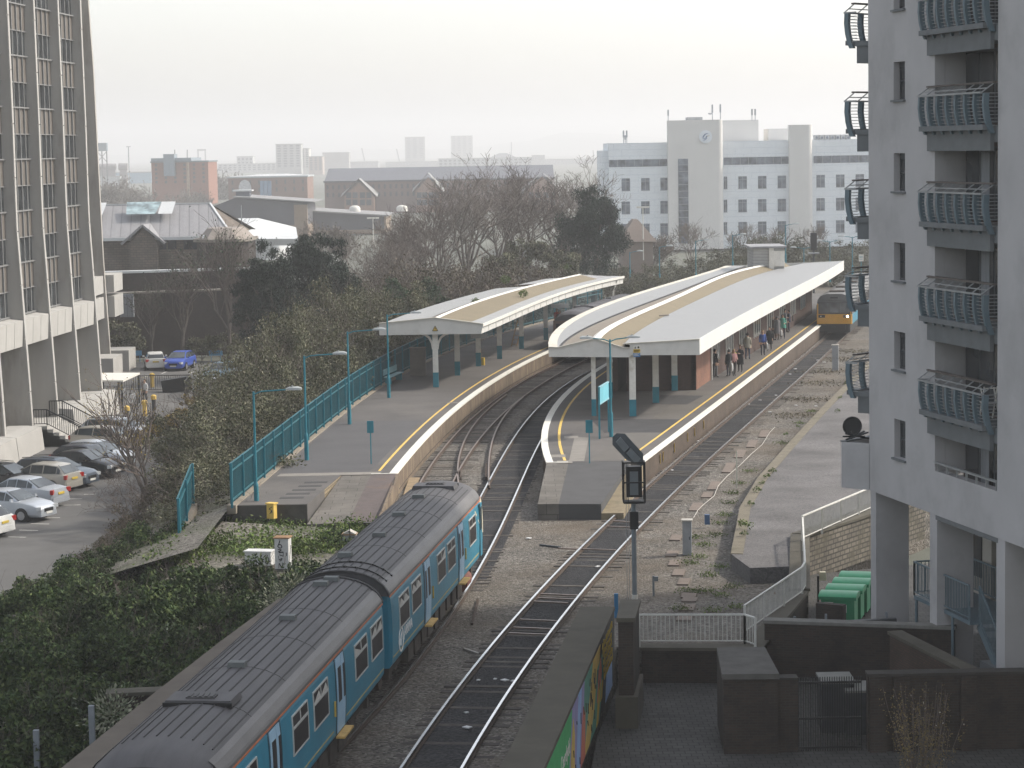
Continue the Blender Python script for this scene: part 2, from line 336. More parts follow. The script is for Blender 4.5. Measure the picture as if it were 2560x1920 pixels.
# ------------------------------------------------------------- car park and street on the left
m_cp = mat('car_park_asphalt', (.105, .103, .10), .9, .22, .5, bump=.15, stain=(.07, .068, .066), stscale=.25)
c = MB(); c.prism([(-70, 60), (-16, 60), (-14.2, 80), (-17.5, 100), (-18.8, 120), (-18, 150), (-15, 180), (-14, 204), (-70, 204)], GZ - .28, GZ); struct('car_park', c, m_cp)
m_line = mat('road_marking', (.55, .54, .50), .8, .2, 5, stain=(.2, .2, .19), stainpos=(.5, .7))
ml = MB()
for x0, y0, x1, y1 in [(20,1342,65,1343),(48,1325,95,1326),(78,1309,123,1310),(112,1295,150,1294),(150,1263,202,1262),(160,1247,205,1247),(404,934,418,928),(474,934,484,929),(406,940,432,939),(360,942,378,939),(210,1236,240,1235)]:
    a, b2 = P(x0, y0, GZ + .006), P(x1, y1, GZ + .006); d = (b2 - a).normalized(); s = Vector((-d.y, d.x, 0)) * .06
    ml.quad(a - s, b2 - s, b2 + s, a + s)
struct('road_markings', ml, m_line)

# ------------------------------------------------------------- air
hz = MB(); hz.bx(-2600, 2600, -120, 8200, GZ - 1.6, 95)
mh = bpy.data.materials.new('pale_haze'); mh.use_nodes = True; hn = mh.node_tree; hn.nodes.clear(); ho = hn.nodes.new('ShaderNodeOutputMaterial'); hv = hn.nodes.new('ShaderNodeVolumePrincipled')
hv.inputs['Color'].default_value = (1, 1, 1, 1); hv.inputs['Density'].default_value = .00048; hv.inputs['Anisotropy'].default_value = .25
hn.links.new(hv.outputs[0], ho.inputs['Volume']); struct('haze', hz, mh, 'stuff')
# ============================================================= platforms
m_asph = mat('platform_asphalt', (.088, .082, .078), .9, .2, .35, stain=(.125, .115, .105), stscale=.12, stainpos=(.5, .7), bump=.1)
m_tar = mat('tar_patch', (.045, .044, .046), .9, .18, 1.2)
m_slab = brick('paving_slabs', (.155, .143, .128), (.125, .115, .10), (.06, .056, .05), 1, .9, .6, gap=.012)
m_slabl = mat('pale_concrete_slab', (.20, .185, .165), .9, .14, 2)
m_edgew = mat('white_edge_paint', (.66, .64, .58), .7, .1, 4, stain=(.40, .37, .32), stainpos=(.6, .8)); m_yel = mat('yellow_line_paint', (.62, .42, .10), .7, .15, 4, stain=(.40, .29, .12), stainpos=(.55, .8))
m_pwall = brick('platform_face_boards', (.225, .175, .12), (.15, .115, .085), (.04, .032, .028), 1, .42, 2.0, gap=.03, stain=(.10, .075, .06))
m_pbrick = brick('platform_brick', (.095, .066, .048), (.075, .054, .04), (.06, .052, .044), 1, .24, .08, stain=(.10, .075, .055))
m_stone = brick('ramp_stone', (.30, .24, .15), (.22, .17, .11), (.10, .085, .065), 1, .5, .16, gap=.02, stain=(.14, .12, .09))
ys_ = lambda a, b, s=3: list(np.linspace(a, b, max(2, int((b - a) / s) + 1)))
def ribbon(fx, o0, o1, y0, y1, z, step=3):
    m = MB(); rr = []
    for y in ys_(y0, y1, step): rr.append([(fx(y) + o0, y, z), (fx(y) + o1, y, z)])
    return m.ring(rr, cap=False, closed=False)
def facewall(fx, off, y0, y1, z0, z1, thick=.35):
    m = MB(); m.ring([[(fx(y) + off, y, z0), (fx(y) + off + thick, y, z0), (fx(y) + off + thick, y, z1), (fx(y) + off, y, z1)] for y in ys_(y0, y1)]); return m
lp = thing('station_platform', 'long curved platform with teal fence and white edge left of the tracks', 'platform', (-7, 110, 0))
Y0 = 106.9
d = MB(); d.prism([(XLE(y) - .3, y) for y in ys_(Y0, 235)] + [(XLB(y), y) for y in ys_(97.95, 235)][::-1] + [(-8.45, 97.95), (-7.65, Y0)], -.3, PZ); part('deck', d, m_asph, lp, world=True)
part('edge_wall', facewall(XLE, -.33, Y0, 235, -.3, PZ - .02, .3), m_pwall, lp, world=True)
c = MB(); c.ring([[(XLE(y) - .32, y, PZ - .07), (XLE(y) + .03, y, PZ - .07), (XLE(y) + .03, y, PZ + .012), (XLE(y) - .32, y, PZ + .012)] for y in ys_(Y0, 235)]); part('white_edge', c, m_edgew, lp, world=True)
part('yellow_line', ribbon(XLE, -.92, -.80, Y0 + .9, 235, PZ + .006), m_yel, lp, world=True)
r = MB(); q0, q1 = (XLE(Y0) - .0, Y0), (-7.62, Y0 + .02)
Yb = 96.9; f0, f1 = (-5.5, Yb), (-8.4, Yb + .2)
mid = (XLE(Y0) - 1.1, Y0)
r.add([(mid[0], Y0, PZ), (q1[0], Y0, PZ), (f1[0], Yb, .22), (-6.75, Yb, .26), (mid[0], Y0, -.3), (q1[0], Y0, -.3), (f1[0], Yb, -.3), (-6.75, Yb, -.3)], [(0, 1, 2, 3), (3, 2, 6, 7), (1, 5, 6, 2), (0, 3, 7, 4)]); part('ramp_paving', r, m_slab, lp, world=True)
r = MB(); r.add([(q0[0], Y0, PZ), (mid[0], Y0, PZ + .004), (-6.75, Yb, .264), (f0[0], Yb, .26), (q0[0], Y0, -.3), (mid[0], Y0, -.3), (-6.75, Yb, -.3), (f0[0], Yb, -.3)], [(0, 1, 2, 3), (3, 2, 6, 7), (0, 3, 7, 4)]); part('ramp_tarmac', r, mat('brown_tarmac', (.10, .082, .078), .9, .15, 2, stain=(.15, .10, .07)), lp, world=True)
k = MB(); k.bx(XLE(Y0) - 1.12, XLE(Y0) + .02, Y0 - .1, Y0 + .02, PZ - .04, PZ + .013); part('cross_line', k, m_edgew, lp, world=True)
k = MB(); k.beam((XLE(Y0) + .05, Y0, .42), (f0[0] + .06, Yb, .0), .12, .95); part('ramp_face', k, m_pwall, lp, world=True)
k = MB(); k.beam((XLE(Y0) + .55, Y0 + 6, -.2), (f0[0] + .75, Yb - 1, -.2), .5, .18); part('ledge', k, mat('sandy_concrete', (.25, .19, .12), .9, .2, 2), lp, world=True)
k = MB(); k.bx(-6.8, -5.45, Yb - .2, Yb - .02, -.1, .27); k.bx(-7.4, -6.85, Yb - .15, Yb - .03, -.1, .2); part('end_boards', k, BLACK, lp, world=True)
k = MB(); k.add([(-8.47, 97.93, PZ - .02), (-7.63, Y0, PZ - .02), (-7.63, Y0, 0), (-8.47, 97.93, -.2), (-8.56, 97.93, PZ - .02), (-7.72, Y0, PZ - .02), (-7.72, Y0, 0), (-8.56, 97.93, -.2)], [(0, 1, 2, 3), (4, 7, 6, 5), (0, 3, 7, 4), (0, 4, 5, 1)]); part('side_stonework', k, m_stone, lp, world=True)
k = MB(); k.bx(XLB(98), -8.46, 97.85, 97.95, -.25, PZ - .01); part('end_wall', k, mat('dark_stained_concrete', (.07, .065, .058), .9, .3, 1.5, stain=(.035, .033, .03)), lp, world=True)
k = MB()
for i in range(5): k.bx(-9.75 + i * .16, -8.75 + i * .16, 99.6 + i * 1.15, 100.05 + i * 1.15, PZ, PZ + .006)
part('tar_strips', k, m_tar, lp, world=True)
k = MB(); k.prism([(XLB(107) + .4, 107.2), (XLE(107.2) - 1.3, 107.3), (XLE(126) - 1.05, 128), (XLB(128) + .3, 128)], PZ, PZ + .004); part('asphalt_patch', k, mat('grey_asphalt', (.076, .074, .076), .9, .12, .5), lp, world=True)
k = MB(); k.bx(-3.7, -2.75, 136.4, 136.9, PZ, PZ + .008); part('pale_slab', k, m_slabl, lp, world=True)
k = MB(); k.prism([(XLB(106) + .5, 106.5), (-6.0, 106.6), (-5.9, 107.5), (XLB(106) + .6, 107.4)], PZ, PZ + .007); part('pale_slab', k, m_slabl, lp, world=True)

ip = thing('station_platform', 'island platform with brick building and two sided canopy between the tracks', 'platform', (7, 130, 0))
Z0 = 109.75
d = MB(); d.prism([(XIL(y) + .3, y) for y in ys_(Z0, 232)] + [(XIR(y) - .3, y) for y in ys_(Z0, 232)][::-1], -.3, PZ); part('deck', d, m_asph, ip, world=True)
part('left_edge_wall', facewall(XIL, .03, Z0, 232, -.3, PZ - .02, .3), m_pbrick, ip, world=True); part('right_edge_wall', facewall(XIR, -.33, Z0, 232, -.3, PZ - .02, .3), m_pbrick, ip, world=True)
for nm, f_, s in (('left_white_edge', XIL, 1), ('right_white_edge', XIR, -1)):
    c = MB(); c.ring([[(f_(y) + s * .30, y, PZ - .07), (f_(y) - s * .03, y, PZ - .07), (f_(y) - s * .03, y, PZ + .012), (f_(y) + s * .30, y, PZ + .012)] for y in ys_(Z0, 232)]); part(nm, c, m_edgew, ip, world=True)
part('left_yellow_line', ribbon(XIL, .8, .93, Z0 + .5, 232, PZ + .006), m_yel, ip, world=True); part('right_yellow_line', ribbon(XIR, -.96, -.83, Z0 + .3, 232, PZ + .006), m_yel, ip, world=True)
k = MB(); k.prism([(XIL(Z0) + .0, Z0), (XIL(Z0) + 1.0, Z0), (1.86, 99.8), (.98, 99.8)], -.3, lambda p: PZ if p[1] > 105 else .45); part('ramp_paving', k, m_slab, ip, world=True)
k = MB(); k.prism([(XIL(Z0) + 1.0, Z0), (XIR(Z0) - .6, Z0), (3.62, 99.6), (1.86, 99.8)], -.3, lambda p: PZ - .005 if p[1] > 105 else .44); part('ramp_tarmac', k, mat('ramp_asphalt', (.066, .065, .066), .9, .15, 1), ip, world=True)
k = MB(); k.prism([(XIR(Z0) - .6, Z0), (XIR(Z0) - .02, Z0), (4.55, 99.6), (3.62, 99.6)], -.3, lambda p: PZ - .2 if p[1] > 105 else .05); part('ramp_verge', k, mat('mossy_concrete', (.19, .155, .10), .9, .25, 2, stain=(.10, .10, .05)), ip, world=True)
k = MB(); k.bx(XIL(Z0) - .02, XIL(Z0) + .98, Z0 - .08, Z0 + .08, PZ - .03, PZ + .013); part('cross_line', k, m_edgew, ip, world=True)
k = MB(); k.prism([(7.75, 134.2), (9.7, 133.6), (11.0, 138.2), (8.6, 138.9)], PZ, PZ + .005); part('tar_patch', k, m_tar, ip, world=True)
k = MB(); k.prism([(6.3, 126.8), (9.0, 126.3), (7.6, 120.6), (4.6, 121), (4.1, 127.3)], PZ, PZ + .005); part('tar_patch', k, m_tar, ip, world=True)
k = MB(); k.prism([(XIR(y) - 2.6, y) for y in ys_(Z0 + .5, 141)] + [(XIR(y) - 1.0, y) for y in ys_(Z0 + .5, 141)][::-1], PZ, PZ + .003); part('pale_strip', k, mat('paler_asphalt', (.105, .097, .087), .9, .14, .6), ip, world=True)  # slightly paler asphalt along the right side of the deck
for i, (x, y) in enumerate([(1395,1140),(1412,1155),(1428,1093)]):
    k = MB(); p = P(x, y, PZ); k.bx(p.x - .35, p.x + .35, p.y - .5, p.y + .5, PZ, PZ + .007); part('pale_slab', k, m_slabl, ip, world=True)
k = MB(); k.prism([(2.55, Z0 + .3), (3.25, Z0 + .3), (3.75, 119), (3.05, 119.2)], PZ, PZ + .004); part('pale_slab', k, m_slabl, ip, world=True)
k = MB()
for x, y in [(1622,1146),(1645,1140),(1662,1118),(1690,1092),(1722,1078),(1753,1060)]:
    p = P(x, y, .45); k.box((XIR(p.y) + .03 - .012, p.y, .42), (.03, .12, .45)); k.box((XIR(p.y) + .03 - .012, p.y + .2, .30), (.03, .3, .06)); k.box((XIR(p.y) + .03 - .012, p.y + .25, .5), (.03, .3, .06))
part('yellow_marks', k, m_yel, ip, world=True)

# ============================================================= left canopy
m_sheet = ribbed('grey_roof_sheet', (.28, .28, .275), .5, (.2, .98, 0), .55, .1, .25); m_tan = ribbed('tan_roof_sheet', (.165, .133, .08), .62, (.15, .98, 0), .8, .12, .9)
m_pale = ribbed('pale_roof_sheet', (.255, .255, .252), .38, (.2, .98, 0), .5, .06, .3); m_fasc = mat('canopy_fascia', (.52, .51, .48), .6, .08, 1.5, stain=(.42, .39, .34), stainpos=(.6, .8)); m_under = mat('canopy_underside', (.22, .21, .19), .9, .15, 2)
m_brown = mat('brown_valley_gutter', (.20, .17, .14), .85, .2, 2)
def skin(rows, y0, y1, step=2.5, thick=0):    # rows of fx(y)->(x,z) ; sheets between them
    m = MB(); m.ring([[(f(y)[0], y, f(y)[1]) for f in rows] for y in ys_(y0, y1, step)], cap=False, closed=False); return m
def column(parent, x, y, z1, wd=.31, brackets=False, teal=.9):
    m = MB(); m.bx(x - wd / 2, x + wd / 2, y - wd / 2, y + wd / 2, PZ + teal, z1)
    m.bx(x - wd / 2 - .012, x + wd / 2 + .012, y - .05, y + .05, PZ + teal, z1 - .02)
    if brackets:
        for s in (-1, 1):
            pr = [(.14, z1 - 1.0), (.2, z1 - .6), (.36, z1 - .28), (.62, z1 - .1), (.9, z1 - .02)]
            for (a, za), (b2, zb) in zip(pr, pr[1:]): m.beam((x + s * a, y, za), (x + s * b2, y, zb), .12, .13)
            m.bx(x + s * .1, x + s * .95, y - .06, y + .06, z1 - .05, z1)
    o = part('column', m, WHITE, parent, world=True); t = MB(); t.bx(x - wd / 2 - .015, x + wd / 2 + .015, y - wd / 2 - .015, y + wd / 2 + .015, PZ, PZ + teal)
    part('column_base', t, TEAL, o, world=True)
YA = 145.5
er = ext(fit([(1203,834),(1330,778),(1400,751),(1480,726),(1589,702)], 4.14, 3), YA, 198); ri = ext(fit([(1087,795),(1160,765),(1250,735),(1330,714),(1420,692),(1508,674)], 5.13, 3), YA, 200)
lc = thing('platform_canopy', 'narrow canopy with tan pitched roof over the left platform', 'canopy', (-4, 150, PZ))
YE = 197.0
el = lambda y: ri(y) - 3.25
part('tan_slope', skin([lambda y: (ri(y) + .12, 5.10), lambda y: (er(y) - .85, 4.74)], YA + .05, YE - 4), m_tan, lc, world=True)
part('gutter_sheet', skin([lambda y: (er(y) - .86, 4.76), lambda y: (er(y) + .1, 4.70)], YA + .05, YE), m_sheet, lc, world=True)
k = MB(); k.ring([[(ri(y) - .14, y, 5.08), (ri(y), y, 5.17), (ri(y) + .2, y, 5.1), (ri(y), y, 5.06)] for y in ys_(YA + .05, YE - 4)]); part('ridge_cap', k, WHITE, lc, world=True)
part('valley', skin([lambda y: (ri(y) - .12, 5.07), lambda y: (ri(y) - .75, 4.92)], YA + .05, YE - 10), m_brown, lc, world=True)
part('left_slope', skin([lambda y: (ri(y) - .74, 4.95), lambda y: (el(y), 4.82)], YA + .05, 181), m_sheet, lc, world=True)
part('far_left_slope', skin([lambda y: (ri(y) - .74, 4.93), lambda y: (el(y) + .5, 4.82)], 185, 193), m_sheet, lc, world=True)
part('hip_sheet', MB().add([(ri(YE - 4) + .12, YE - 4, 5.1), (er(YE - 4) - .85, YE - 4, 4.74), (er(YE) - .5, YE, 4.7), (ri(YE) + .4, YE, 4.75), (ri(YE - 4) - .1, YE - 4, 5.08)], [(0, 1, 2, 3), (0, 3, 4)]), mat('dark_roof_sheet', (.25, .25, .26), .7, .15, 1), lc, world=True)
k = MB(); k.ring([[(er(y) + .06, y, 4.55), (er(y) + .14, y, 4.55), (er(y) + .14, y, 4.74), (er(y) + .06, y, 4.74)] for y in ys_(YA, YE)]); part('gutter', k, WHITE, lc, world=True)
k = MB(); k.ring([[(er(y) - .06, y, 4.14), (er(y) + .02, y, 4.14), (er(y) + .02, y, 4.5), (er(y) - .06, y, 4.5)] for y in ys_(YA, YE)])
for y in ys_(YA + 2.4, YE - 1, 2.45): k.box((er(y) + .02, y, 4.32), (.04, .05, .36))
part('side_fascia', k, m_fasc, lc, world=True)
k = MB(); k.ring([[(er(y) - .02, y, 4.49), (er(y) + .05, y, 4.49), (er(y) + .05, y, 4.56), (er(y) - .02, y, 4.56)] for y in ys_(YA, YE)]); part('shadow_gap', k, BLACK, lc, world=True)
k = MB(); fr = [(el(YA) - .1, 4.16), (er(YA), 4.14), (er(YA) + .14, 4.7), (ri(YA), 5.13), (el(YA) - .1, 4.84)]; k.ring([[(x, YA - .12, z) for x, z in fr], [(x, YA + .02, z) for x, z in fr]]); part('front_fascia', k, m_fasc, lc, world=True)
k = MB(); k.ring([[(x, YA - .2, z) for x, z in ((fr[4][0], 4.83), (fr[3][0], 5.12), (fr[2][0], 4.69), (fr[2][0], 4.76), (fr[3][0], 5.19), (fr[4][0], 4.9))], [(x, YA + .05, z) for x, z in ((fr[4][0], 4.83), (fr[3][0], 5.12), (fr[2][0], 4.69), (fr[2][0], 4.76), (fr[3][0], 5.19), (fr[4][0], 4.9))]]); part('front_trim', k, mat('aged_trim', (.42, .40, .35), .7, .15, 3), lc, world=True)
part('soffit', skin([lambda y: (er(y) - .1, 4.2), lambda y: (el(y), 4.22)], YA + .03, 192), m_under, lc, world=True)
def warn_sign(parent, p, s, world=True):
    k = MB(); k.ring([[(p[0] - s, p[1], p[2]), (p[0] + s, p[1], p[2]), (p[0], p[1], p[2] + 1.75 * s)], [(p[0] - s, p[1] - .02, p[2]), (p[0] + s, p[1] - .02, p[2]), (p[0], p[1] - .02, p[2] + 1.75 * s)]][::-1]); o = part('warning_sign', k, mat('warning_yellow', (.60, .40, .05), .6, .1, 4), parent, world=True)
    f = MB(); q = Vector((p[0], p[1] - .03, p[2]))
    f.add([q + Vector(a) * s for a in ((.1, 0, 1.3), (-.25, 0, .7), (.0, 0, .72), (-.12, 0, .25), (.28, 0, .85), (.04, 0, .84))], [(0, 1, 2), (2, 3, 4, 5), (0, 2, 5)])
    for a, b2 in (((-1, 0, 0), (1, 0, 0)), ((1, 0, 0), (0, 0, 1.75)), ((0, 0, 1.75), (-1, 0, 0))): f.beam(q + Vector(a) * s * .93 + Vector((0, .004, .01)), q + Vector(b2) * s * .93 + Vector((0, .004, .01)), .02, .03)
    part('bolt_symbol', f, BLACK, o, world=True)
warn_sign(lc, (ri(YA) + .02, YA - .13, 4.36), .18)
for i, (x, y) in enumerate([(-4.61, 146.05), (-3.46, 153.5), (-2.2, 159.8), (-.82, 165.2), (.73, 173.2), (2.6, 181), (5.0, 189)]): column(lc, x, y, 4.2, brackets=(i == 0))
k = MB(); k.tube([(8.3, 195.0, 0.9), (8.3, 195, 3.6), (8.45, 195, 4.0), (8.6, 195, 4.5)], .09, 6); part('downpipe', k, WHITE, lc, world=True)
# ============================================================= island canopy
YB = 128.0; YF = 211.5
ire = ext(fit([(1748,887),(1850,826),(1950,767),(2057,710),(2110,675)], 4.14, 3), YB, 212)
ile = ext(fit([(1367,868),(1385,836),(1420,805),(1480,772),(1540,747),(1640,716),(1720,697),(1814,664)], 4.69, 3), YB, 212)
igu = ext(fit([(1398.7,866),(1436.7,837),(1469,815.4),(1518,799),(1565,777.4),(1628,755.7),(1673.6,735.8),(1730,716.9),(1783,695),(1864,666)], 4.6, 4), YB, 208)
iri = ext(fit([(1485,846),(1493,840.7),(1541.6,806.4),(1583,786.5),(1637,764.8),(1700,734.6),(1730,724),(1783,698),(1879,669)], 5.09, 4), YB, 206)
iva = ext(fit([(1563,861),(1590,842),(1601,828),(1621,812),(1670,794),(1730,761),(1783,734.6),(1866,700),(1927,679.5)], 4.72, 4), YB, 208)
ic = thing('platform_canopy', 'wide white edged canopy over the island platform and its brick building', 'canopy', (8, 140, PZ))
part('left_roof', skin([lambda y: (ile(y) + .45, 4.68), lambda y: (igu(y), 4.66)], YB + .05, YF), m_pale, ic, world=True)
k = MB(); k.ring([[(ile(y) - .02, y, 4.2), (ile(y) + .46, y, 4.2), (ile(y) + .46, y, 4.70), (ile(y) - .02, y, 4.70)] for y in ys_(YB, YF)]); part('left_parapet', k, mat('cream_parapet', (.55, .52, .45), .7, .1, 2, stain=(.40, .33, .24), stainpos=(.55, .75)), ic, world=True)
part('left_valley', skin([lambda y: (igu(y), 4.62), lambda y: (igu(y) + .12, 4.58)], YB + .05, YF), mat('dark_gutter', (.05, .05, .05), .8), ic, world=True)
part('brown_slope', skin([lambda y: (igu(y) + .11, 4.6), lambda y: (iri(y) - .14, 5.05)], YB + .05, 208), mat('brown_roof', (.25, .215, .175), .8, .15, 1.2), ic, world=True)
k = MB(); k.ring([[(iri(y) - .2, y, 5.06), (iri(y), y, 5.15), (iri(y) + .3, y, 5.05), (iri(y), y, 5.0)] for y in ys_(YB + .05, 208)]); part('ridge_cap', k, WHITE, ic, world=True)
part('tan_slope', skin([lambda y: (iri(y) + .2, 5.04), lambda y: (iva(y) - .02, 4.60)], YB + .05, 208), m_tan, ic, world=True)
part('right_roof', skin([lambda y: (iva(y) - .04, 4.80), lambda y: (ire(y) - .02, 4.94)], YB + .05, YF), m_pale, ic, world=True)
part('step_edge', skin([lambda y: (iva(y) - .04, 4.795), lambda y: (iva(y) - .04, 4.55)], YB + .05, YF), mat('dark_step', (.14, .13, .12), .8), ic, world=True)
k = MB(); k.ring([[(ire(y) - .08, y, 4.14), (ire(y), y, 4.14), (ire(y), y, 4.98), (ire(y) - .08, y, 4.98)] for y in ys_(YB, YF)]); part('right_fascia', k, mat('white_fascia_sheet', (.56, .555, .53), .55, .05, .6, stain=(.55, .53, .49), stainpos=(.55, .8), stretch=(1, 1, .15)), ic, world=True)
k = MB(); fl = [(ile(YB), 4.18), (6.28, 4.08), (6.28, 4.6), (5.98, 4.57), (iri(YB), 5.09), (igu(YB), 4.66), (ile(YB), 4.69)]; k.ring([[(x, YB - .1, z) for x, z in fl], [(x, YB + .03, z) for x, z in fl]]); part('front_fascia', k, m_fasc, ic, world=True)
k = MB(); fl = [(6.29, 4.19), (ire(YB), 4.14), (ire(YB), 4.97), (iva(YB) - .06, 4.80), (6.29, 4.74)]; k.ring([[(x, YB - .1, z) for x, z in fl], [(x, YB + .03, z) for x, z in fl]]); part('front_fascia', k, m_fasc, ic, world=True)
k = MB()
for pa in ([(ile(YB), 4.70), (igu(YB), 4.67), (iri(YB), 5.11), (5.98, 4.585), (6.3, 4.59)], [(iva(YB) - .1, 4.81), (ire(YB), 4.98)]):
    for a, b2 in zip(pa, pa[1:]): k.beam((a[0], YB - .08, a[1]), (b2[0], YB - .08, b2[1]), .2, .05)
part('front_trim', k, mat('aged_trim', (.42, .40, .35)), ic, world=True)
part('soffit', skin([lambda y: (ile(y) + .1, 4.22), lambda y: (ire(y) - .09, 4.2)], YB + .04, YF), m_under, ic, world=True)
k = MB(); k.ring([[(x, YF - .02, z) for x, z in ((ile(YF), 4.2), (ire(YF), 4.14), (ire(YF), 4.95), (ile(YF), 4.7))], [(x, YF + .1, z) for x, z in ((ile(YF), 4.2), (ire(YF), 4.14), (ire(YF), 4.95), (ile(YF), 4.7))]]); part('rear_fascia', k, m_fasc, ic, world=True)
k = MB(); p = D(1662, 794, 148); k.beam((p.x - .35, 148, 4.86), (p.x + .25, 148, 4.9), .3, .06); part('roof_vent', k, m_brown, ic, world=True)
for x, y, wd in [(4.36, 128.75, .22), (6.42, 128.3, .33), (8.05, 134.9, .33), (9.55, 141.5, .33), (5.6, 138.0, .3)]: column(ic, x, y, 4.2, wd)
# safety notice on the front
no = thing('safety_notice', 'small yellow and blue safety notice on the island canopy front', 'sign', (6.62, YB - .12, 4.1))
k = MB(); k.bx(6.47, 6.83, YB - .14, YB - .11, 4.52, 4.72); part('white_panel', k, WHITE, no, world=True)
k = MB(); k.bx(6.47, 6.83, YB - .14, YB - .11, 4.32, 4.51); part('yellow_panel', k, mat('warning_yellow', (.60, .40, .05)), no, world=True)
k = MB(); k.bx(6.47, 6.83, YB - .14, YB - .11, 4.10, 4.31); part('blue_panel', k, mat('notice_blue', (.06, .17, .36), .6), no, world=True)
k = MB(); k.add([(6.52, YB - .15, 4.55), (6.62, YB - .15, 4.55), (6.57, YB - .15, 4.67)], [(0, 1, 2)]); k.bx(6.69, 6.78, YB - .15, YB - .145, 4.56, 4.66)
for z, x1 in ((4.45, .3), (4.41, .3), (4.36, .24)): k.bx(6.50, 6.50 + x1, YB - .15, YB - .142, z, z + .022)
part('notice_marks', k, BLACK, no, world=True)
k = MB()
for z, x1 in ((4.26, .28), (4.22, .2), (4.17, .25)): k.bx(6.50, 6.50 + x1, YB - .15, YB - .142, z, z + .018)
part('notice_lines', k, WHITE, no, world=True)

# ============================================================= brick building under the island canopy
m_bb = brick('shaded_brown_brick', (.085, .045, .035), (.06, .034, .028), (.05, .042, .036), 1, .225, .075); m_rb = brick('sunlit_red_brown_brick', (.24, .10, .06), (.18, .075, .05), (.13, .10, .08), 1, .225, .075)  # one brick in two tones: sunlit corner and shade put into the colour
sb = thing('station_building', 'low brown brick building under the island canopy', 'building', (9, 142, PZ))
wr = lambda y: ire(y) - 2.15; wl = lambda y: max(ile(y) + 2.4, XIL(y) + 2.8)
k = MB(); k.bx(6.75, wr(141.6), 141.5, 141.75, PZ, 4.2); part('front_wall', k, m_bb, sb, world=True)
k = MB(); k.ring([[(wr(y) - .25, y, PZ), (wr(y), y, PZ), (wr(y), y, 4.2), (wr(y) - .25, y, 4.2)] for y in (141.5, 147.4)]); part('side_wall', k, m_rb, sb, world=True)
k = MB(); k.ring([[(wr(y) - .25, y, PZ), (wr(y) - .02, y, PZ), (wr(y) - .02, y, 4.2), (wr(y) - .25, y, 4.2)] for y in ys_(150, 204)]); part('rear_side_wall', k, m_bb, sb, world=True)
k = MB(); k.ring([[(wl(y), y, PZ), (wl(y) + .25, y, PZ), (wl(y) + .25, y, 4.2), (wl(y), y, 4.2)] for y in ys_(141.5, 204)]); part('left_wall', k, m_bb, sb, world=True)
k = MB(); k.bx(wl(204), wr(204), 203.9, 204.1, PZ, 4.2); part('end_wall', k, m_rb, sb, world=True)
for y in (148, 154, 160, 167, 174, 181, 188, 195):
    k = MB(); x = wr(y + 1.2); k.ring([[(wr(q) - .03, q, PZ + 1.0), (wr(q) + .03, q, PZ + 1.0), (wr(q) + .03, q, 3.6), (wr(q) - .03, q, 3.6)] for q in (y, y + 3)]); part('window', k, GLASS, sb, world=True)
    k = MB()
    for q in (y, y + 1, y + 2, y + 3): k.bx(wr(q) - .02, wr(q) + .06, q - .05, q + .05, PZ + .95, 3.65)
    k.ring([[(wr(q) - .02, q, 3.6), (wr(q) + .05, q, 3.6), (wr(q) + .05, q, 3.68), (wr(q) - .02, q, 3.68)] for q in (y, y + 3)]); part('window_frame', k, WHITE, sb, world=True)
k = MB(); k.tube([(wr(147.4) + .08, 147.5, PZ), (wr(147.4) + .08, 147.5, 4.2)], .06, 6); part('downpipe', k, WHITE, sb, world=True)
k = MB(); k.bx(8.95 + .4, 9.2 + .4, 141.42, 141.52, 1.3, 1.62); part('vent_grille', k, mat('pale_grey_paint', (.32, .32, .31)), sb, world=True)
# clad box standing on the island canopy
rb = thing('clad_roof_box', 'boxy pale clad structure standing on the far end of the island canopy', 'roof structure', (19.2, 205, 4.9))
a, b2 = D(1883, 640, 203), D(1926, 640, 203)
k = MB(); k.bx(a.x, a.x + 2.6, 203, 208, 4.6, 6.55); part('cladding', k, ribbed('weathered_board', (.30, .30, .29), .25, (0, 0, 1), .8, .2, .4), rb, world=True)
k = MB(); k.bx(a.x + 1.32, a.x + 1.72, 202.85, 203.0, 4.4, 6.6); k.bx(a.x + 1.72, a.x + 2.62, 202.9, 203.0, 5.0, 6.3); part('end_panel', k, WHITE, rb, world=True)
k = MB(); k.bx(a.x - .3, a.x + 2.8, 202.7, 208.3, 6.55, 6.7); part('flat_roof', k, mat('dark_roof_sheet', (.25, .25, .26)), rb, world=True)
# ============================================================= trains
m_blue = mat('turquoise_train_paint', (.016, .19, .29), .4, .10, 1.2, spec=.5, stain=(.025, .14, .20), stainpos=(.55, .8), stretch=(1, 1, .4)); m_cream = mat('cream_train_paint', (.62, .57, .42), .4, .08, 2, spec=.5)
m_roof = mat('sooty_train_roof', (.062, .06, .064), .6, .22, 1.3, stain=(.10, .095, .095), stainpos=(.5, .8), obj=True, stretch=(.35, 2.5, 1)); m_rroof = mat('train_roof_side', (.105, .10, .10), .5, .2, 1.5, obj=True, stretch=(.4, 2, 1))
m_door = mat('pale_blue_door', (.30, .47, .62), .4, .08, 2, spec=.5); m_orange = mat('orange_stripe', (.48, .14, .05), .5, .15, 3); m_ystripe = mat('gold_stripe', (.50, .36, .08), .5, .1, 4)
m_alu = mat('window_frame_alu', (.50, .50, .48), .45, .12, 5, metal=.3); m_tglass = glass('train_glass', (.012, .010, .011), .35, .15); m_under2 = mat('grimy_underframe', (.055, .045, .038), .9, .35, 3); m_step = mat('yellow_step', (.50, .32, .10), .7, .25, 5)
m_tank = mat('rusty_red_tank', (.16, .06, .045), .8, .3, 3); m_hop = mat('pale_blind', (.48, .47, .44), .7, .1, 4)
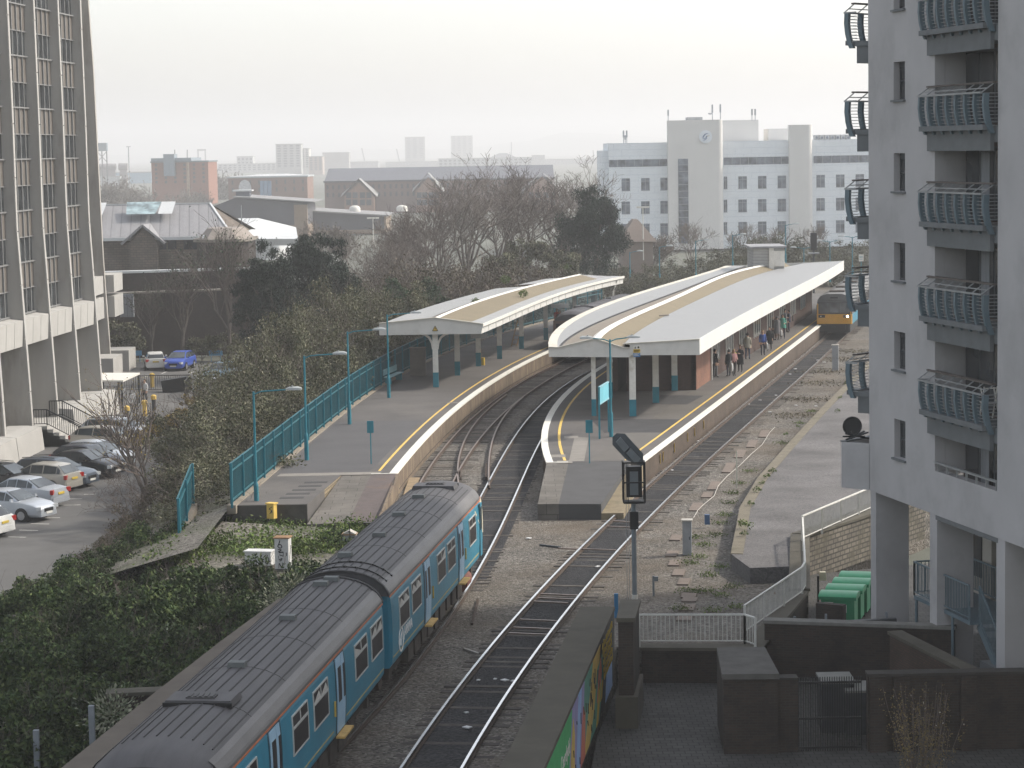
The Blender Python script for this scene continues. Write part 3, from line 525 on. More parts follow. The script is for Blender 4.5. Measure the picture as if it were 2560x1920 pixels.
def text(s, size, M, m, parent, name='lettering', ext_=.004):
    cu = bpy.data.curves.new('lettering', 'FONT'); cu.body = s; cu.size = size; cu.extrude = ext_; cu.align_x = 'CENTER'; cu.align_y = 'CENTER'
    t = bpy.data.objects.new('tmp', cu); me = bpy.data.meshes.new_from_object(t); bpy.data.objects.remove(t); bpy.data.curves.remove(cu)
    me.transform(M); me.materials.append(m); o = bpy.data.objects.new(name, me); col.objects.link(o)
    if parent: o.parent = parent
    return o
SIDEP = [(1.30, .86), (1.385, 1.0), (1.41, 1.5), (1.41, 2.0), (1.40, 2.45), (1.375, 2.8), (1.345, 2.92)]
def sidey(z):
    for (a, za), (b, zb) in zip(SIDEP, SIDEP[1:]):
        if za <= z <= zb: return a + (b - a) * (z - za) / (zb - za)
    return 1.35
ROOFP = [(1.345, 2.92), (1.30, 3.05), (1.18, 3.22), (.95, 3.40), (.65, 3.53), (.32, 3.60), (0, 3.62)]
def sideplate(mb, x0, x1, z0, z1, s, out, th=.02, n=5):   # a plate lying on the curved body side
    rings = []
    for z in np.linspace(z0, z1, n): rings.append([(x0, s * (sidey(z) + out - th), z), (x1, s * (sidey(z) + out - th), z), (x1, s * (sidey(z) + out), z), (x0, s * (sidey(z) + out), z)])
    return mb.ring(rings)
def window(t, x0, x1, s, kind, z0=1.74, z1=2.66):
    f = MB(); e = .034
    for a in ((x0, x1, z0, z0 + e), (x0, x1, z1 - e, z1)): sideplate(f, *a, s, .03, .035, 2)
    for a in ((x0, x0 + e, z0 + e, z1 - e), (x1 - e, x1, z0 + e, z1 - e)): sideplate(f, *a, s, .03, .035, 4)
    zb = z1 - .30; sideplate(f, x0 + e, x1 - e, zb - .028, zb + .028, s, .035, .03, 2); xm = (x0 + x1) / 2; sideplate(f, xm - .02, xm + .02, zb + .03, z1 - e, s, .033, .03, 3)
    o = part('window', f, m_alu, t); g = MB(); sideplate(g, x0 + .02, x1 - .02, z0 + .02, z1 - .02, s, .014, .012, 5); part('pane', g, m_tglass, o)
    if kind:
        h = MB()
        for a, b2 in ((x0 + e, xm), (xm, x1 - e)):
            if kind == 2 or a > x0 + .5: h.ring([[(a + .02, s * (sidey(zb) + .018), zb + .03), (b2 - .02, s * (sidey(zb) + .018), zb + .03), (b2 - .02 if kind == 1 else a + .25, s * (sidey(z1) + .03), zb + .22)], [(a + .02, s * (sidey(zb) + .024), zb + .03), (b2 - .02, s * (sidey(zb) + .024), zb + .03), (b2 - .02 if kind == 1 else a + .25, s * (sidey(z1) + .036), zb + .22)]])
        if h.v: part('blind', h, m_hop, o)
def tdoor(t, x0, x1, s):
    f = MB(); sideplate(f, x0 - .2, x1 + .0, 1.0, 2.86, s, .008, .012, 8); d = part('door', f, mat('door_recess', (.008, .05, .075), .5), t)
    xm = x0 + (x1 - x0) * .32
    for i, (a, b2) in enumerate(((x0, xm - .015), (xm + .015, x1 - .12))):
        l = MB(); sideplate(l, a, b2, 1.0, 2.84, s, .03, .02, 8); part('leaf', l, m_door, d)
    g = MB(); sideplate(g, xm + .12, x1 - .24, 1.75, 2.6, s, .036, .005, 5); part('pane', g, m_tglass, d)
    g = MB(); sideplate(g, x0 - .0, xm - .14, 1.75, 2.58, s, .036, .005, 5); part('pane', g, m_tglass, d)
    k = MB(); k.box(((x0 + x1) / 2 - .05, s * 1.5, .93), (x1 - x0 + .1, .22, .05)); part('door_step', k, m_step, d)
    k = MB(); k.box((x1 + .25, s * (sidey(1.7) + .03), 1.7), (.05, .04, .38)); part('handrail', k, m_ystripe, d)
def carriage(loc, heading, L, wins, doors, cab, label, louvre, vents, blinds, group='carriages of the turquoise train', logo=False, gang=False, body=None, tank=True):
    t = thing('train_carriage', label, 'train carriage', loc, heading, group)
    X0, X1 = 0, L
    bdy = body or m_blue
    # body with a slightly tapered cab end
    prof = [(a, z) for a, z in SIDEP]; k = MB()
    def ringat(x, kx, p): return [(x, -a * kx, z) for a, z in p] + [(x, a * kx, z) for a, z in reversed(p)]
    xs = [(X0 + .18, .93), (X0 + .2, 1), (X1 - 1.4, 1), (X1 - .5, .985), (X1 - .12, .93), (X1, .84)]
    k.ring([ringat(x, kx, prof) for x, kx in xs]); part('body', k, bdy, t)
    # cream cab end, dark line at its rear edge
    if cab:
        c = MB()
        for s in (-1, 1):
            xe = lambda z: X1 - 2.7 + (2.92 - z) * 1.7
            rr = []
            for z in np.linspace(1.72, 2.92, 7): rr.append([(min(xe(z), X1 - .45), s * (sidey(z) * .992 + .012), z), (X1 - .45, s * (sidey(z) * .985 + .012), z), (X1 - .1, s * (sidey(z) * .93 + .012), z)])
            c.ring(rr, cap=False, closed=False)
        part('cream_cab_panel', c, m_cream, t)
        for s in (-1, 1):
            c = MB(); c.box((X1 - 1.05, s * (1.40), 1.9), (.55, .035, 1.85)); o = part('cab_door', c, m_cream if False else bdy, t)
            g = MB(); g.box((X1 - 1.05, s * 1.42, 2.3), (.34, .012, .8)); part('pane', g, m_tglass, o)
            g = MB(); g.box((X1 - .42, s * 1.365, 2.2), (.22, .02, .9), rz=-s * .1); part('cab_side_window', g, m_tglass, t)
            g = MB(); g.box((X1 - 1.36, s * 1.41, 1.9), (.05, .03, 1.9)); part('door_seal', g, BLACK, o)
        fr = MB(); fr.box((X1 + .0, 0, 1.75), (.1, 2.3, 1.55)); part('front_panel', fr, mat('train_warning_yellow', (.55, .30, .02), .5, .1, 2), t)
        fr = MB()
        for y0 in (-.75, 0, .75): fr.box((X1 + .03, y0, 2.3), (.08, .62, .62))
        part('windscreen', fr, m_tglass, t)
    rf = MB(); full = [(-a, z) for a, z in ROOFP] + [(a, z) for a, z in reversed(ROOFP[:-1])]
    def rr(x, kx, dz): return [(x, a * kx, 2.92 + (z - 2.92) * dz) for a, z in full]
    rf.smooth = True
    rf.ring([rr(X0 + .06, 1.0, 1.0), rr(X1 - 1.6, 1, 1), rr(X1 - .75, .985, .965), rr(X1 - .25, .94, .85), rr(X1 + .02, .86, .62)]); ro = part('roof', rf, m_roof, t)
    rb = MB()
    for a in (.12, .38, .62, .84, 1.02):
        for s in (-1, 1):
            for (p, zp), (q_, zq) in zip(ROOFP, ROOFP[1:]):
                if q_ <= a <= p: z = zp + (zq - zp) * (p - a) / (p - q_); break
            rb.box(((X0 + X1 - 1.2) / 2, s * a, z + .008), (X1 - X0 - 1.6, .028, .014), rx=-s * a * .55)
    part('roof_rib', rb, mat('dark_roof_rib', (.042, .041, .043), .8), ro)
    es = MB()
    for s in (-1, 1): es.ring([[(x, s * (a * kx + .012), z) for a, z in ((1.352, 2.925), (1.345, 3.0), (1.315, 3.06), (1.21, 3.20), (1.1, 3.29))] for x, kx in ((X0 + .06, 1), (X1 - 1.6, 1), (X1 - .75, .985))], cap=False, closed=False)
    part('roof_side_panel', es, m_rroof, ro)
    st = MB()
    for s in (-1, 1): st.box(((X0 + X1 - 1) / 2 + .1, s * 1.365, 2.905), (X1 - X0 - 1.0, .02, .045)); st.ring([[(X1 - .4 - .5, s * 1.36, 2.885), (X1 - .4 - .5, s * 1.36, 2.93), (X1 - .9, s * 1.34, 2.93)], [(X1 - .1, s * 1.28, 2.88), (X1 - .1, s * 1.28, 2.93), (X1 - .1, s * 1.26, 2.93)]])
    part('orange_stripe', st, m_orange, t)
    ed = sorted([X0 + .3] + [v for d in doors for v in (d[0] - .3, d[1] + .3)] + [X1 - 1.6])
    st = MB()
    for a, b2 in zip(ed[0::2], ed[1::2]):
        for s in (-1, 1): sideplate(st, a, b2, 1.14, 1.165, s, .008, .01, 2)
    part('gold_stripe', st, m_ystripe, t)
    for i, (a, b2) in enumerate(wins):
        for s in (-1, 1): window(t, a, b2, s, blinds[i])
    for a, b2 in doors:
        for s in (-1, 1): tdoor(t, a, b2, s)
    for x, y in vents: k = MB(); k.box((x, y, 3.66), (.3, .42, .14), top=.9); part('roof_vent', k, mat('vent_grey', (.10, .11, .11), .6), ro)
    for x in louvre:
        k = MB(); k.box((x, 0, 3.60), (.95, 1.5, .13), top=.94); k.box((x + .1, 0, 3.675), (.35, .62, .05)); part('exhaust_louvre', k, m_roof, ro)
        k = MB()
        for j in range(5): k.box((x + .1, -.24 + j * .12, 3.705), (.3, .07, .02))
        k.box((x + .5, 0, 3.585), (.06, 1.5, .1)); part('louvre_slots', k, BLACK, ro)
    k = MB()
    for x in np.linspace(X0 + 4.5, X1 - 4.5, 4):
        for (p, zp), (q_, zq) in zip(full, full[1:]): k.beam((x, p, zp + .004), (x, q_, zq + .001), .012, .008)
    part('roof_seam', k, mat('dark_roof_rib', (.03, .03, .032)), ro)
    if gang:
        for x in (.75, 1.6):
            k = MB()
            for (p, zp), (q_, zq) in zip(full[2:-3], full[3:-2]): k.beam((x, p, zp + .015), (x, q_, zq + .015), .06, .035); k.box((x - .06, p, zp + .03), (.1, .05, .05))
            part('roof_hoop', k, BLACK, ro)
    k = MB()
    for (p, zp), (q_, zq) in zip(full, full[1:]): k.beam((X0 + .06, p * 1.01, zp + .01), (X0 + .06, q_ * 1.01, zq + .01), .12, .05)
    part('end_rim', k, mat('dark_roof_rib', (.03, .03, .032)), ro)
    k = MB(); k.bx(X0 - .14, X0 + .2, -.62, .62, 1.0, 3.1); part('gangway', k, BLACK, t)
    u = MB(); u.bx(X0 + .3, X1 - .4, -1.1, 1.1, .78, .92); r2 = random.Random(3)
    for x in np.arange(X0 + 4.2, X1 - 4.4, 1.25):
        for s in (-1, 1): u.box((x, s * 1.02, .52 + r2.uniform(-.03, .05)), (r2.uniform(.7, 1.1), .42, r2.uniform(.4, .6)))
    part('underframe', u, m_under2, t)
    if tank:
        k = MB(); k.smooth = True; k.tube([(L - 4.4, 1.05, .58), (L - 3.3, 1.05, .58)], .34, 14); k.tube([(L - 4.4, -1.05, .58), (L - 3.3, -1.05, .58)], .34, 14); part('fuel_tank', k, m_tank, t)
    for xb in (X0 + 2.6, X1 - 2.9):
        b2 = MB()
        for s in (-1, 1): b2.box((xb, s * .98, .52), (2.9, .12, .3)); b2.box((xb, s * 1.0, .75), (.8, .2, .2)); b2.box((xb - 1.3, s * 1.02, .5), (.36, .22, .36)); b2.box((xb + 1.3, s * 1.02, .5), (.36, .22, .36))
        o = part('bogie', b2, m_under2, t)
        for dx in (-1.3, 1.3):
            for s in (-1, 1):
                w_ = MB(); w_.tube([(xb + dx, s * .69, .42), (xb + dx, s * .83, .42)], .42, 18); part('wheel', w_, mat('rusty_wheel', (.10, .07, .055), .7, .3, 5), o)
    return t
h1 = math.atan2(19.17, 2.41); n1 = Vector((-2.41, 19.17, 0)).normalized() * -1.0   # towards the left of the run is -n
r1 = Vector((19.17, -2.41, 0)).normalized()
o1 = Vector((-3.49, 66.05, 0)) - r1 * 1.385
far_car = carriage(o1, h1, 19.35, [(1.35, 3.0), (3.5, 5.15), (8.35, 9.98), (10.45, 12.1), (15.38, 16.95)], [(5.95, 7.05), (13.0, 14.1)], True,
    'turquoise train carriage farther from the viewer, with a pale cream far cab', [17.1], [(2.6, .35), (6.2, 0), (10.3, .1), (14.2, .1)], [2, 2, 1, 0, 0], gang=True)
h2 = math.atan2(-10.07, -1.21); r2_ = Vector((10.07, -1.21, 0)).normalized(); o2 = Vector((-3.61, 65.21, 0)) - r2_ * 1.385
near_car = carriage(o2, h2, 19.35, [(.5, 2.2), (2.8, 4.55), (8.1, 9.85), (10.5, 12.2), (15.75, 17.2)], [(6.05, 7.15), (13.5, 14.6)], True,
    'turquoise train carriage nearest the viewer, its sooty roof cut by the frame', [14.6], [(.5, .05), (1.2, -.1), (5.9, 0), (11.4, 0)], [2, 1, 2, 0, 1])
# company mark on the farther carriage: ring with a swoosh, then the name
M = Matrix(((-1, 0, 0, 2.55), (0, 0, -1, -(sidey(1.5) + .012)), (0, 1, 0, 1.5), (0, 0, 0, 1)))
M = Matrix(((1, 0, 0, 2.75), (0, 0, -1, -(sidey(1.5) + .012)), (0, 1, 0, 1.52), (0, 0, 0, 1)))
m_let = mat('letter_white', (.85, .85, .83), .6, .03, 3); text('ARRIVA', .42, M, m_let, far_car)
k = MB(); yy = -(sidey(1.4) + .014)
ring = [(1.55 + .36 * math.cos(a), yy, 1.42 + .33 * math.sin(a)) for a in np.linspace(0, 2 * math.pi, 25)]
for a, b2 in zip(ring, ring[1:]): k.beam(a, b2, .012, .06)
sw = [(1.34, yy, 1.28), (1.48, yy, 1.52), (1.7, yy, 1.62), (1.62, yy, 1.42), (1.5, yy, 1.25)]
for a, b2 in zip(sw, sw[1:]): k.beam(a, b2, .012, .045)
part('ring_emblem', k, m_let, far_car)
text('57279', .13, Matrix(((1, 0, 0, .75), (0, 0, -1, -(sidey(1.05) + .012)), (0, 1, 0, 1.02), (0, 0, 0, 1))), WHITE, far_car, 'number') if False else None

# orange fronted railcar coming in on the right
yP = 190.5; aP = math.atan(XR(192) - XR(190))
pc = thing('railcar', 'railcar with orange yellow front and one lit headlamp beside the island platform', 'train', (XR(yP), yP, 0), -math.atan((XR(191) - XR(189)) / 2))
m_py = mat('railcar_orange', (.56, .285, .03), .5, .08, 2); m_pg = mat('railcar_roof_grey', (.12, .12, .12), .7, .15, 1.5)
k = MB(); cs = [(-1.4, 1.0), (1.4, 1.0), (1.4, 2.3), (1.34, 2.85), (1.1, 3.2), (.6, 3.36), (-.6, 3.36), (-1.1, 3.2), (-1.34, 2.85), (-1.4, 2.3)]
k.ring([[(x, .25, z) for x, z in cs], [(x, 31, z) for x, z in cs]]); part('body', k, m_pg, pc)
k = MB(); lo = [(-1.4, 1.0), (1.4, 1.0), (1.4, 1.78), (-1.4, 1.78)]; k.ring([[(x * .98, 0, z) for x, z in lo], [(x, .3, z) for x, z in lo]]); part('front_panel', k, m_py, pc)
k = MB(); up = [(-1.4, 1.78), (1.4, 1.78), (1.4, 2.3), (1.34, 2.75), (-1.34, 2.75), (-1.4, 2.3)]; k.ring([[(x * .98, .05, z) for x, z in up], [(x, .3, z) for x, z in up]])
for s in (-1, 1): k.bx(s * 1.26, s * 1.4, .0, .3, 1.78, 2.5)
part('upper_front', k, mat('dark_grey_front', (.06, .06, .06)), pc)
for x0, x1 in ((-1.2, -.42), (-.36, .36), (.42, 1.2)): k = MB(); k.bx(x0, x1, -.02, .04, 1.9, 2.68); part('windscreen', k, glass('railcar_glass', (.10, .11, .12), .1), pc)
for x0 in (-1.3, 1.3): k = MB(); k.bx(x0 - .05, x0 + .05, -.01, .28, 1.0, 2.6); part('corner_pillar', k, m_py, pc)
for s in (-1, 1):
    k = MB(); k.bx(s * .98 - .26, s * .98 + .26, -.03, .03, 1.5, 1.72); o = part('headlamp_housing', k, BLACK, pc)
    k = MB(); k.tube([(s * 1.05, -.05, 1.61), (s * 1.05, .0, 1.61)], .09 if s > 0 else .05, 10); part('headlamp', k, lamp_mat('lit_headlamp', (1, .72, .42), 9) if s > 0 else WHITE, o)
k = MB(); k.bx(-.3, .3, -.02, .05, 3.02, 3.14); part('destination_box', k, BLACK, pc)
k = MB(); k.bx(-1.25, 1.25, .0, 30, .35, 1.0); k.bx(-.9, .9, -.25, .1, .55, .95); k.tube([(0, -.45, .8), (0, 0, .8)], .1, 8); part('underframe', k, BLACK, pc)
for s in (-1, 1):
    k = MB(); k.bx(s * 1.40, s * 1.42, .3, 31, 1.0, 1.75); part('blue_side', k, m_blue, pc)
    for y in np.arange(2, 30, 2.3): k = MB(); k.bx(s * 1.41, s * 1.425, y, y + 1.7, 1.85, 2.6); part('window', k, m_tglass, pc)
k = MB()
for y in (3, 9, 16, 22): k.box((0, y, 3.42), (1.2, .9, .14))
part('roof_pod', k, m_under2, pc)
# dim train standing at the left platform, seen between the canopies
yT = 172.0
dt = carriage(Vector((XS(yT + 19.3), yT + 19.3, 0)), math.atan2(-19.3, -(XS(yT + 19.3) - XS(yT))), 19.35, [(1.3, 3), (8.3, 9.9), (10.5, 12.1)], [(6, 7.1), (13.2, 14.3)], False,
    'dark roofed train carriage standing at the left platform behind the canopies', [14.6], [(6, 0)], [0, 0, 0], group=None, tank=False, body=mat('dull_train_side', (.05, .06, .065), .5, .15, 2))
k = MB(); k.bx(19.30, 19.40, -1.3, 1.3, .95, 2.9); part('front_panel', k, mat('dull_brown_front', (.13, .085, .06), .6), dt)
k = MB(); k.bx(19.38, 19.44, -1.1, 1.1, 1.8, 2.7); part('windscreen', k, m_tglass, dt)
# ============================================================= apartment block on the right
m_rend = mat('grey_render', (.40, .39, .39), .9, .07, .5, stain=(.31, .302, .30), stscale=.3, stainpos=(.5, .75), bump=.08); m_slabf = mat('slab_grey', (.13, .14, .145), .7, .12, 2)
m_fin = mat('slate_blue_metal', (.105, .15, .175), .5, .12, 2, spec=.4); m_rail = mat('pale_rail_metal', (.30, .31, .31), .5, .12, 4, metal=.3); m_wood = mat('dark_wood_cladding', (.085, .06, .048), .8, .25, 3, stretch=(1, 1, 9)); m_aframe = mat('dark_window_frame', (.05, .055, .06), .5); m_ag = glass('apartment_glass', (.03, .033, .036), .12)
AO = Vector((11.5, 77.5, 0)); AU = Vector((.21, -.978, 0)).normalized(); AN = Vector((-AU.y, AU.x, 0)) * -1     # along the wall towards the viewer; outwards
if AN.x > 0: AN = -AN
ap = thing('apartment_building', 'tall grey rendered apartment block with curved slate blue balconies', 'apartment building', (AO.x, AO.y, 4))
def F1(s, o, z): return AO + AU * s + AN * o + Vector((0, 0, z))
VB = Vector((.66, .75, 0)).normalized(); NB = Vector((-.75, .66, 0)).normalized()
def F2(s, o, z): return AO + VB * s + NB * o + Vector((0, 0, z))
def fbox(mb, F, s0, s1, o0, o1, z0, z1):
    c = [F(s0, o0, z0), F(s1, o0, z0), F(s1, o1, z0), F(s0, o1, z0)]; d = [F(s0, o0, z1), F(s1, o0, z1), F(s1, o1, z1), F(s0, o1, z1)]
    vs = c + d; fs = [(3, 2, 1, 0), (4, 5, 6, 7), (0, 1, 5, 4), (1, 2, 6, 5), (2, 3, 7, 6), (3, 0, 4, 7)]
    if ((c[1] - c[0]).cross(c[3] - c[0])).z < 0: fs = [f[::-1] for f in fs]
    return mb.add(vs, fs)
def s_at(px, y=700):                      # where the wall meets the photo column px
    d = _ray(px, y); k = d.x / d.y; return (k * AO.y - AO.x) / (AU.x - k * AU.y)
sw0, sw1, sr0, sr1 = s_at(2235), s_at(2263), s_at(2337), s_at(2494)
ZT, ZB = 36.0, 4.02
def z_at(px, py):
    s = s_at(px, py); Y = (AO + AU * s).y; return D(px, py, Y).z
wins = [(z_at(2250, a), z_at(2250, b)) for a, b in ((-80, 22), (154, 249), (383, 478), (607, 702), (830, 925), (1050, 1147))]
wins = sorted(wins, key=lambda a: a[1]); wz = [(min(a), max(a)) for a in wins]
# main wall pieces round the openings
T = .32
def wall(s0, s1, z0, z1, nm='wall'): k = MB(); fbox(k, F1, s0, s1, -T, 0, z0, z1); return part(nm, k, m_rend, ap, world=True)
wall(0, sw0, ZB, ZT); wall(sw1, sr0, ZB, ZT)
zz = [ZB] + [v for a in wz for v in a]
for i in range(0, len(zz), 2): wall(sw0, sw1, zz[i], zz[i + 1] if i + 1 < len(zz) else ZT)
wall(sr1, 34, ZB, ZT); wall(sr0, sr1, ZB, 5.35, 'balcony_parapet'); wall(sr0, sr1, 34, ZT)
k = MB(); fbox(k, F1, 0, 34, -14, -T - .01, ZB, ZB + .35); part('soffit_slab', k, m_rend, ap, world=True)
k = MB(); fbox(k, F1, .0, 34, -12, -11.7, ZB, ZT); part('rear_wall', k, m_rend, ap, world=True)
k = MB(); fbox(k, F1, 0, 34, -12, -T - .01, ZT - .4, ZT - .1); part('flat_roof', k, m_slabf, ap, world=True)
for z0, z1 in wz:
    k = MB(); e = .06; fbox(k, F1, sw0, sw1, -.27, -.2, z0, z0 + e); fbox(k, F1, sw0, sw1, -.27, -.2, z1 - e - .12, z1); fbox(k, F1, sw0, sw0 + e, -.27, -.2, z0 + e, z1 - e); fbox(k, F1, sw1 - e, sw1, -.27, -.2, z0 + e, z1 - e); fbox(k, F1, sw0, sw1, -.26, -.21, z0 + .55, z0 + .6)
    o = part('window', k, m_aframe, ap, world=True); k = MB(); fbox(k, F1, sw0 + .02, sw1 - .02, -.25, -.23, z0, z1); part('pane', k, m_ag, o, world=True)
    k = MB(); fbox(k, F1, sw0 - .06, sw1 + .06, -.2, .09, z0 - .07, z0 - .005); part('sill', k, m_slabf, o, world=True)
# recessed bay: side walls, back wall with glazed doors, slabs, balconies
RD = 1.0
k = MB(); fbox(k, F1, sr0 - .25, sr0, -RD, -T - .005, 5.35, ZT); part('recess_side_wall', k, m_rend, ap, world=True)
k = MB(); fbox(k, F1, sr0 - .2, sr1 + .2, -RD - .2, -RD, 4.4, ZT); part('recess_back_wall', k, m_wood, ap, world=True)
tops = [8.36 + 2.82 * i for i in range(-1, 9)]
m_ctn = mat('curtain_grey', (.20, .21, .22), .7, .2, 6, stretch=(1, 1, .1))
for i, zt in enumerate(tops):
    fl = zt - 1.12
    k = MB(); fbox(k, F1, sr0, sr1, -RD, -.02, fl - .55, fl - .1); part('floor_slab', k, m_slabf, ap, world=True)
    k = MB(); fbox(k, F1, sr0 + .1, sr0 + 3.3, -RD + .01, -RD + .06, fl, fl + 2.15); o = part('balcony_door', k, m_aframe, ap, world=True)
    for a in (.18, 1.25, 2.32):
        k = MB(); fbox(k, F1, sr0 + a, sr0 + a + .9, -RD + .055, -RD + .075, fl + .1, fl + 2.05); part('pane', k, m_ag, o, world=True)
    if i % 3 != 1:
        k = MB(); fbox(k, F1, sr0 + 1.3, sr0 + 1.9, -RD + .076, -RD + .082, fl + .15, fl + 2.0); part('curtain', k, m_ctn, o, world=True)
BOW = [(-1.42, .12), (-1.25, .2), (-.95, .28), (-.62, .32), (-.3, .30)]
def balcony(F, s0, s1, zt, base_in, n=8, furniture=None):
    k = MB(); fbox(k, F, s0, s1, -.02, .34, zt - 1.32, zt - 1.17); b = part('balcony', k, m_slabf, ap, world=True)
    k = MB(); fbox(k, F, s0 + .05, s1 - .05, -.02 if base_in else -.7, .1 if base_in else -.06, zt - 1.9, zt - 1.33); part('fascia_beam', k, m_slabf, b, world=True)
    for i in range(n):                                        # curved blades
        s = s0 + (s1 - s0) * i / (n - 1); k = MB(); rings = []
        for dz, o in BOW: rings.append([F(s - .065, o - .13, zt + dz), F(s + .065, o - .13, zt + dz), F(s + .065, o + .03, zt + dz), F(s - .065, o + .03, zt + dz)])
        k.ring(rings); part('curved_blade', k, m_fin, b, world=True)
    k = MB()
    for j in range(10):
        dz = -1.2 + j * .1
        for (za, oa), (zb, ob) in zip(BOW, BOW[1:]):
            if za <= dz <= zb: o = oa + (ob - oa) * (dz - za) / (zb - za)
        k.beam(F(s0, o - .06, zt + dz), F(s1, o - .06, zt + dz), .017, .017)
        for s in (s0, s1): k.beam(F(s, o - .06, zt + dz), F(s, -.1, zt + dz), .02, .02)
    part('bar_grille', k, m_rail, b, world=True)
    k = MB(); k.beam(F(s0, .38, zt - .28), F(s1, .38, zt - .28), .05, .05); k.beam(F(s0 - .05, .36, zt - .28), F(s0 - .05, -.1, zt - .28), .045, .045)
    for i in range(n): s = s0 + (s1 - s0) * i / (n - 1); k.beam(F(s, .37, zt - .27), F(s, .02, zt - .03), .03, .03)
    k.beam(F(s0, .2, zt - .16), F(s1, .2, zt - .16), .03, .03)
    part('top_rail', k, m_rail, b, world=True)
    k = MB(); k.beam(F(s0 - .05, .0, zt), F(s1 + .05, .0, zt), .16, .05); part('handrail', k, mat('weathered_handrail', (.10, .085, .075), .7, .2, 3), b, world=True)
    return b
for zt in tops[1:]:
    balcony(F1, sr0 - .42, sr1 - .25, zt, True)
# lowest recess: a low rail on the sill
k = MB(); k.beam(F1(sr0, .0, 5.62), F1(sr1, .0, 5.62), .1, .05)
for i in range(7): s = sr0 + .15 + (sr1 - sr0 - .3) * i / 6; k.beam(F1(s, -.05, 5.36), F1(s, -.05, 5.6), .06, .06)
part('sill_rail', k, m_rail, ap, world=True)
# the wall round the corner and its balconies, seen edge on
k = MB(); fbox(k, F2, .02, 11, -T, -.001, ZB, ZT); part('far_wall', k, m_rend, ap, world=True)
k = MB(); fbox(k, F1, -8.5, 0, -14, -13.7, ZB, ZT); part('far_return_wall', k, m_rend, ap, world=True)
for zt in tops[1:]:
    def F2s(s, o, z): return F2(s, o * 1.0 + .72, z)
    b = balcony(F2s, .3, 3.4, zt, False, 5)
    k = MB(); fbox(k, F2, .3, 3.4, 0, .75, zt - 1.36, zt - 1.2); part('deck', k, m_slabf, b, world=True)
k = MB(); fbox(k, F2, .0, 4, .9, 1.08, ZB + .0, 5.52); fbox(k, F2, -.02, .16, .0, .9, ZB, 5.52); fbox(k, F2, .16, 4, 0, .9, ZB, ZB + .3); part('terrace_parapet', k, m_rend, ap, world=True)
k = MB(); fbox(k, F2, .0, 4, .88, 1.12, 5.522, 5.56); part('parapet_coping', k, m_slabf, ap, world=True)
# columns and undercroft
GB = -1.25
def pier(s0, s1, dep, zb): k = MB(); fbox(k, F1, s0, s1, -dep, -.03, zb, ZB - .002); return part('column', k, m_rend, ap, world=True)
pier(.02, .5, 1.15, GB); pier(s_at(2322), s_at(2340), 1.2, GB); pier(s_at(2490), s_at(2512), 1.3, .05)
k = MB(); fbox(k, F1, -1, 14, -4.4, -4.2, GB, ZB - .01); part('undercroft_wall', k, m_rend, ap, world=True)
k = MB(); fbox(k, F1, 2.2, 4.2, -2.6, -2.4, 1.0, ZB - .01); part('undercroft_wall', k, mat('cream_render', (.44, .41, .36), .9, .1, 1), ap, world=True)
k = MB(); fbox(k, F1, 2.7, 3.5, -2.41, -2.36, 1.6, 3.7); part('undercroft_window', k, m_ag, ap, world=True)
k = MB(); fbox(k, F1, 8.3, 9.5, -4.21, -4.12, .2, 2.6); part('undercroft_door', k, mat('dark_door', (.03, .03, .032), .6), ap, world=True)
k = MB(); fbox(k, F1, 8.0, 11.5, -3.2, -.4, GB, .04); part('entrance_plinth', k, m_slabf, ap, world=True)
# metal stair under the block
stt = thing('metal_staircase', 'slate blue metal staircase with barred railings under the apartment block', 'staircase', tuple(F1(5, -.5, GB)))
k = MB(); fbox(k, F1, 3.2, 7.6, -2.2, -.25, 1.02, 1.14); part('landing', k, m_fin, stt, world=True)
for i in range(7):
    k = MB(); fbox(k, F1, 7.6 + i * .28, 7.9 + i * .28, -2.0, -.6, .86 - i * .24, .91 - i * .24); part('tread', k, mat('grey_tread', (.20, .20, .20)), stt, world=True)
k = MB()
for o in (-2.02, -.58): k.beam(F1(7.5, o, 1.0), F1(9.7, o, -.75), .06, .26)
part('stringer', k, m_fin, stt, world=True)
for s, o in ((3.3, -.3), (3.3, -2.1), (6.2, -.3), (7.5, -2.1)): k = MB(); k.tube([F1(s, o, GB), F1(s, o, 1.02)], .05, 6); part('support_post', k, m_fin, stt, world=True)
def barrail(mb, pts, h, sp=.12, r=.012, rr=.025):
    for a, b2 in zip(pts, pts[1:]):
        a, b2 = Vector(a), Vector(b2); n = max(1, int((b2 - a).length / sp)); up = Vector((0, 0, h)); mb.beam(a + up, b2 + up, rr * 2, rr * 2); mb.beam(a + up * .1, b2 + up * .1, rr * 1.4, rr * 1.4)
        for i in range(n + 1): p = a + (b2 - a) * i / n; mb.beam(p + up * (.1 if 0 < i < n else 0), p + up, r * 2 if 0 < i < n else rr * 2, r * 2 if 0 < i < n else rr * 2)
for nm, pts in (('landing_railing', [F1(3.2, -2.2, 1.14), F1(3.2, -.26, 1.14), F1(7.55, -.26, 1.14)]), ('rear_railing', [F1(3.2, -2.2, 1.14), F1(7.6, -2.2, 1.14)]), ('flight_railing', [F1(7.55, -.58, 1.1), F1(9.6, -.58, -.6)]), ('flight_railing', [F1(7.55, -2.02, 1.1), F1(9.6, -2.02, -.6)])):
    k = MB(); barrail(k, pts, 1.05); part(nm, k, m_fin, stt, world=True)
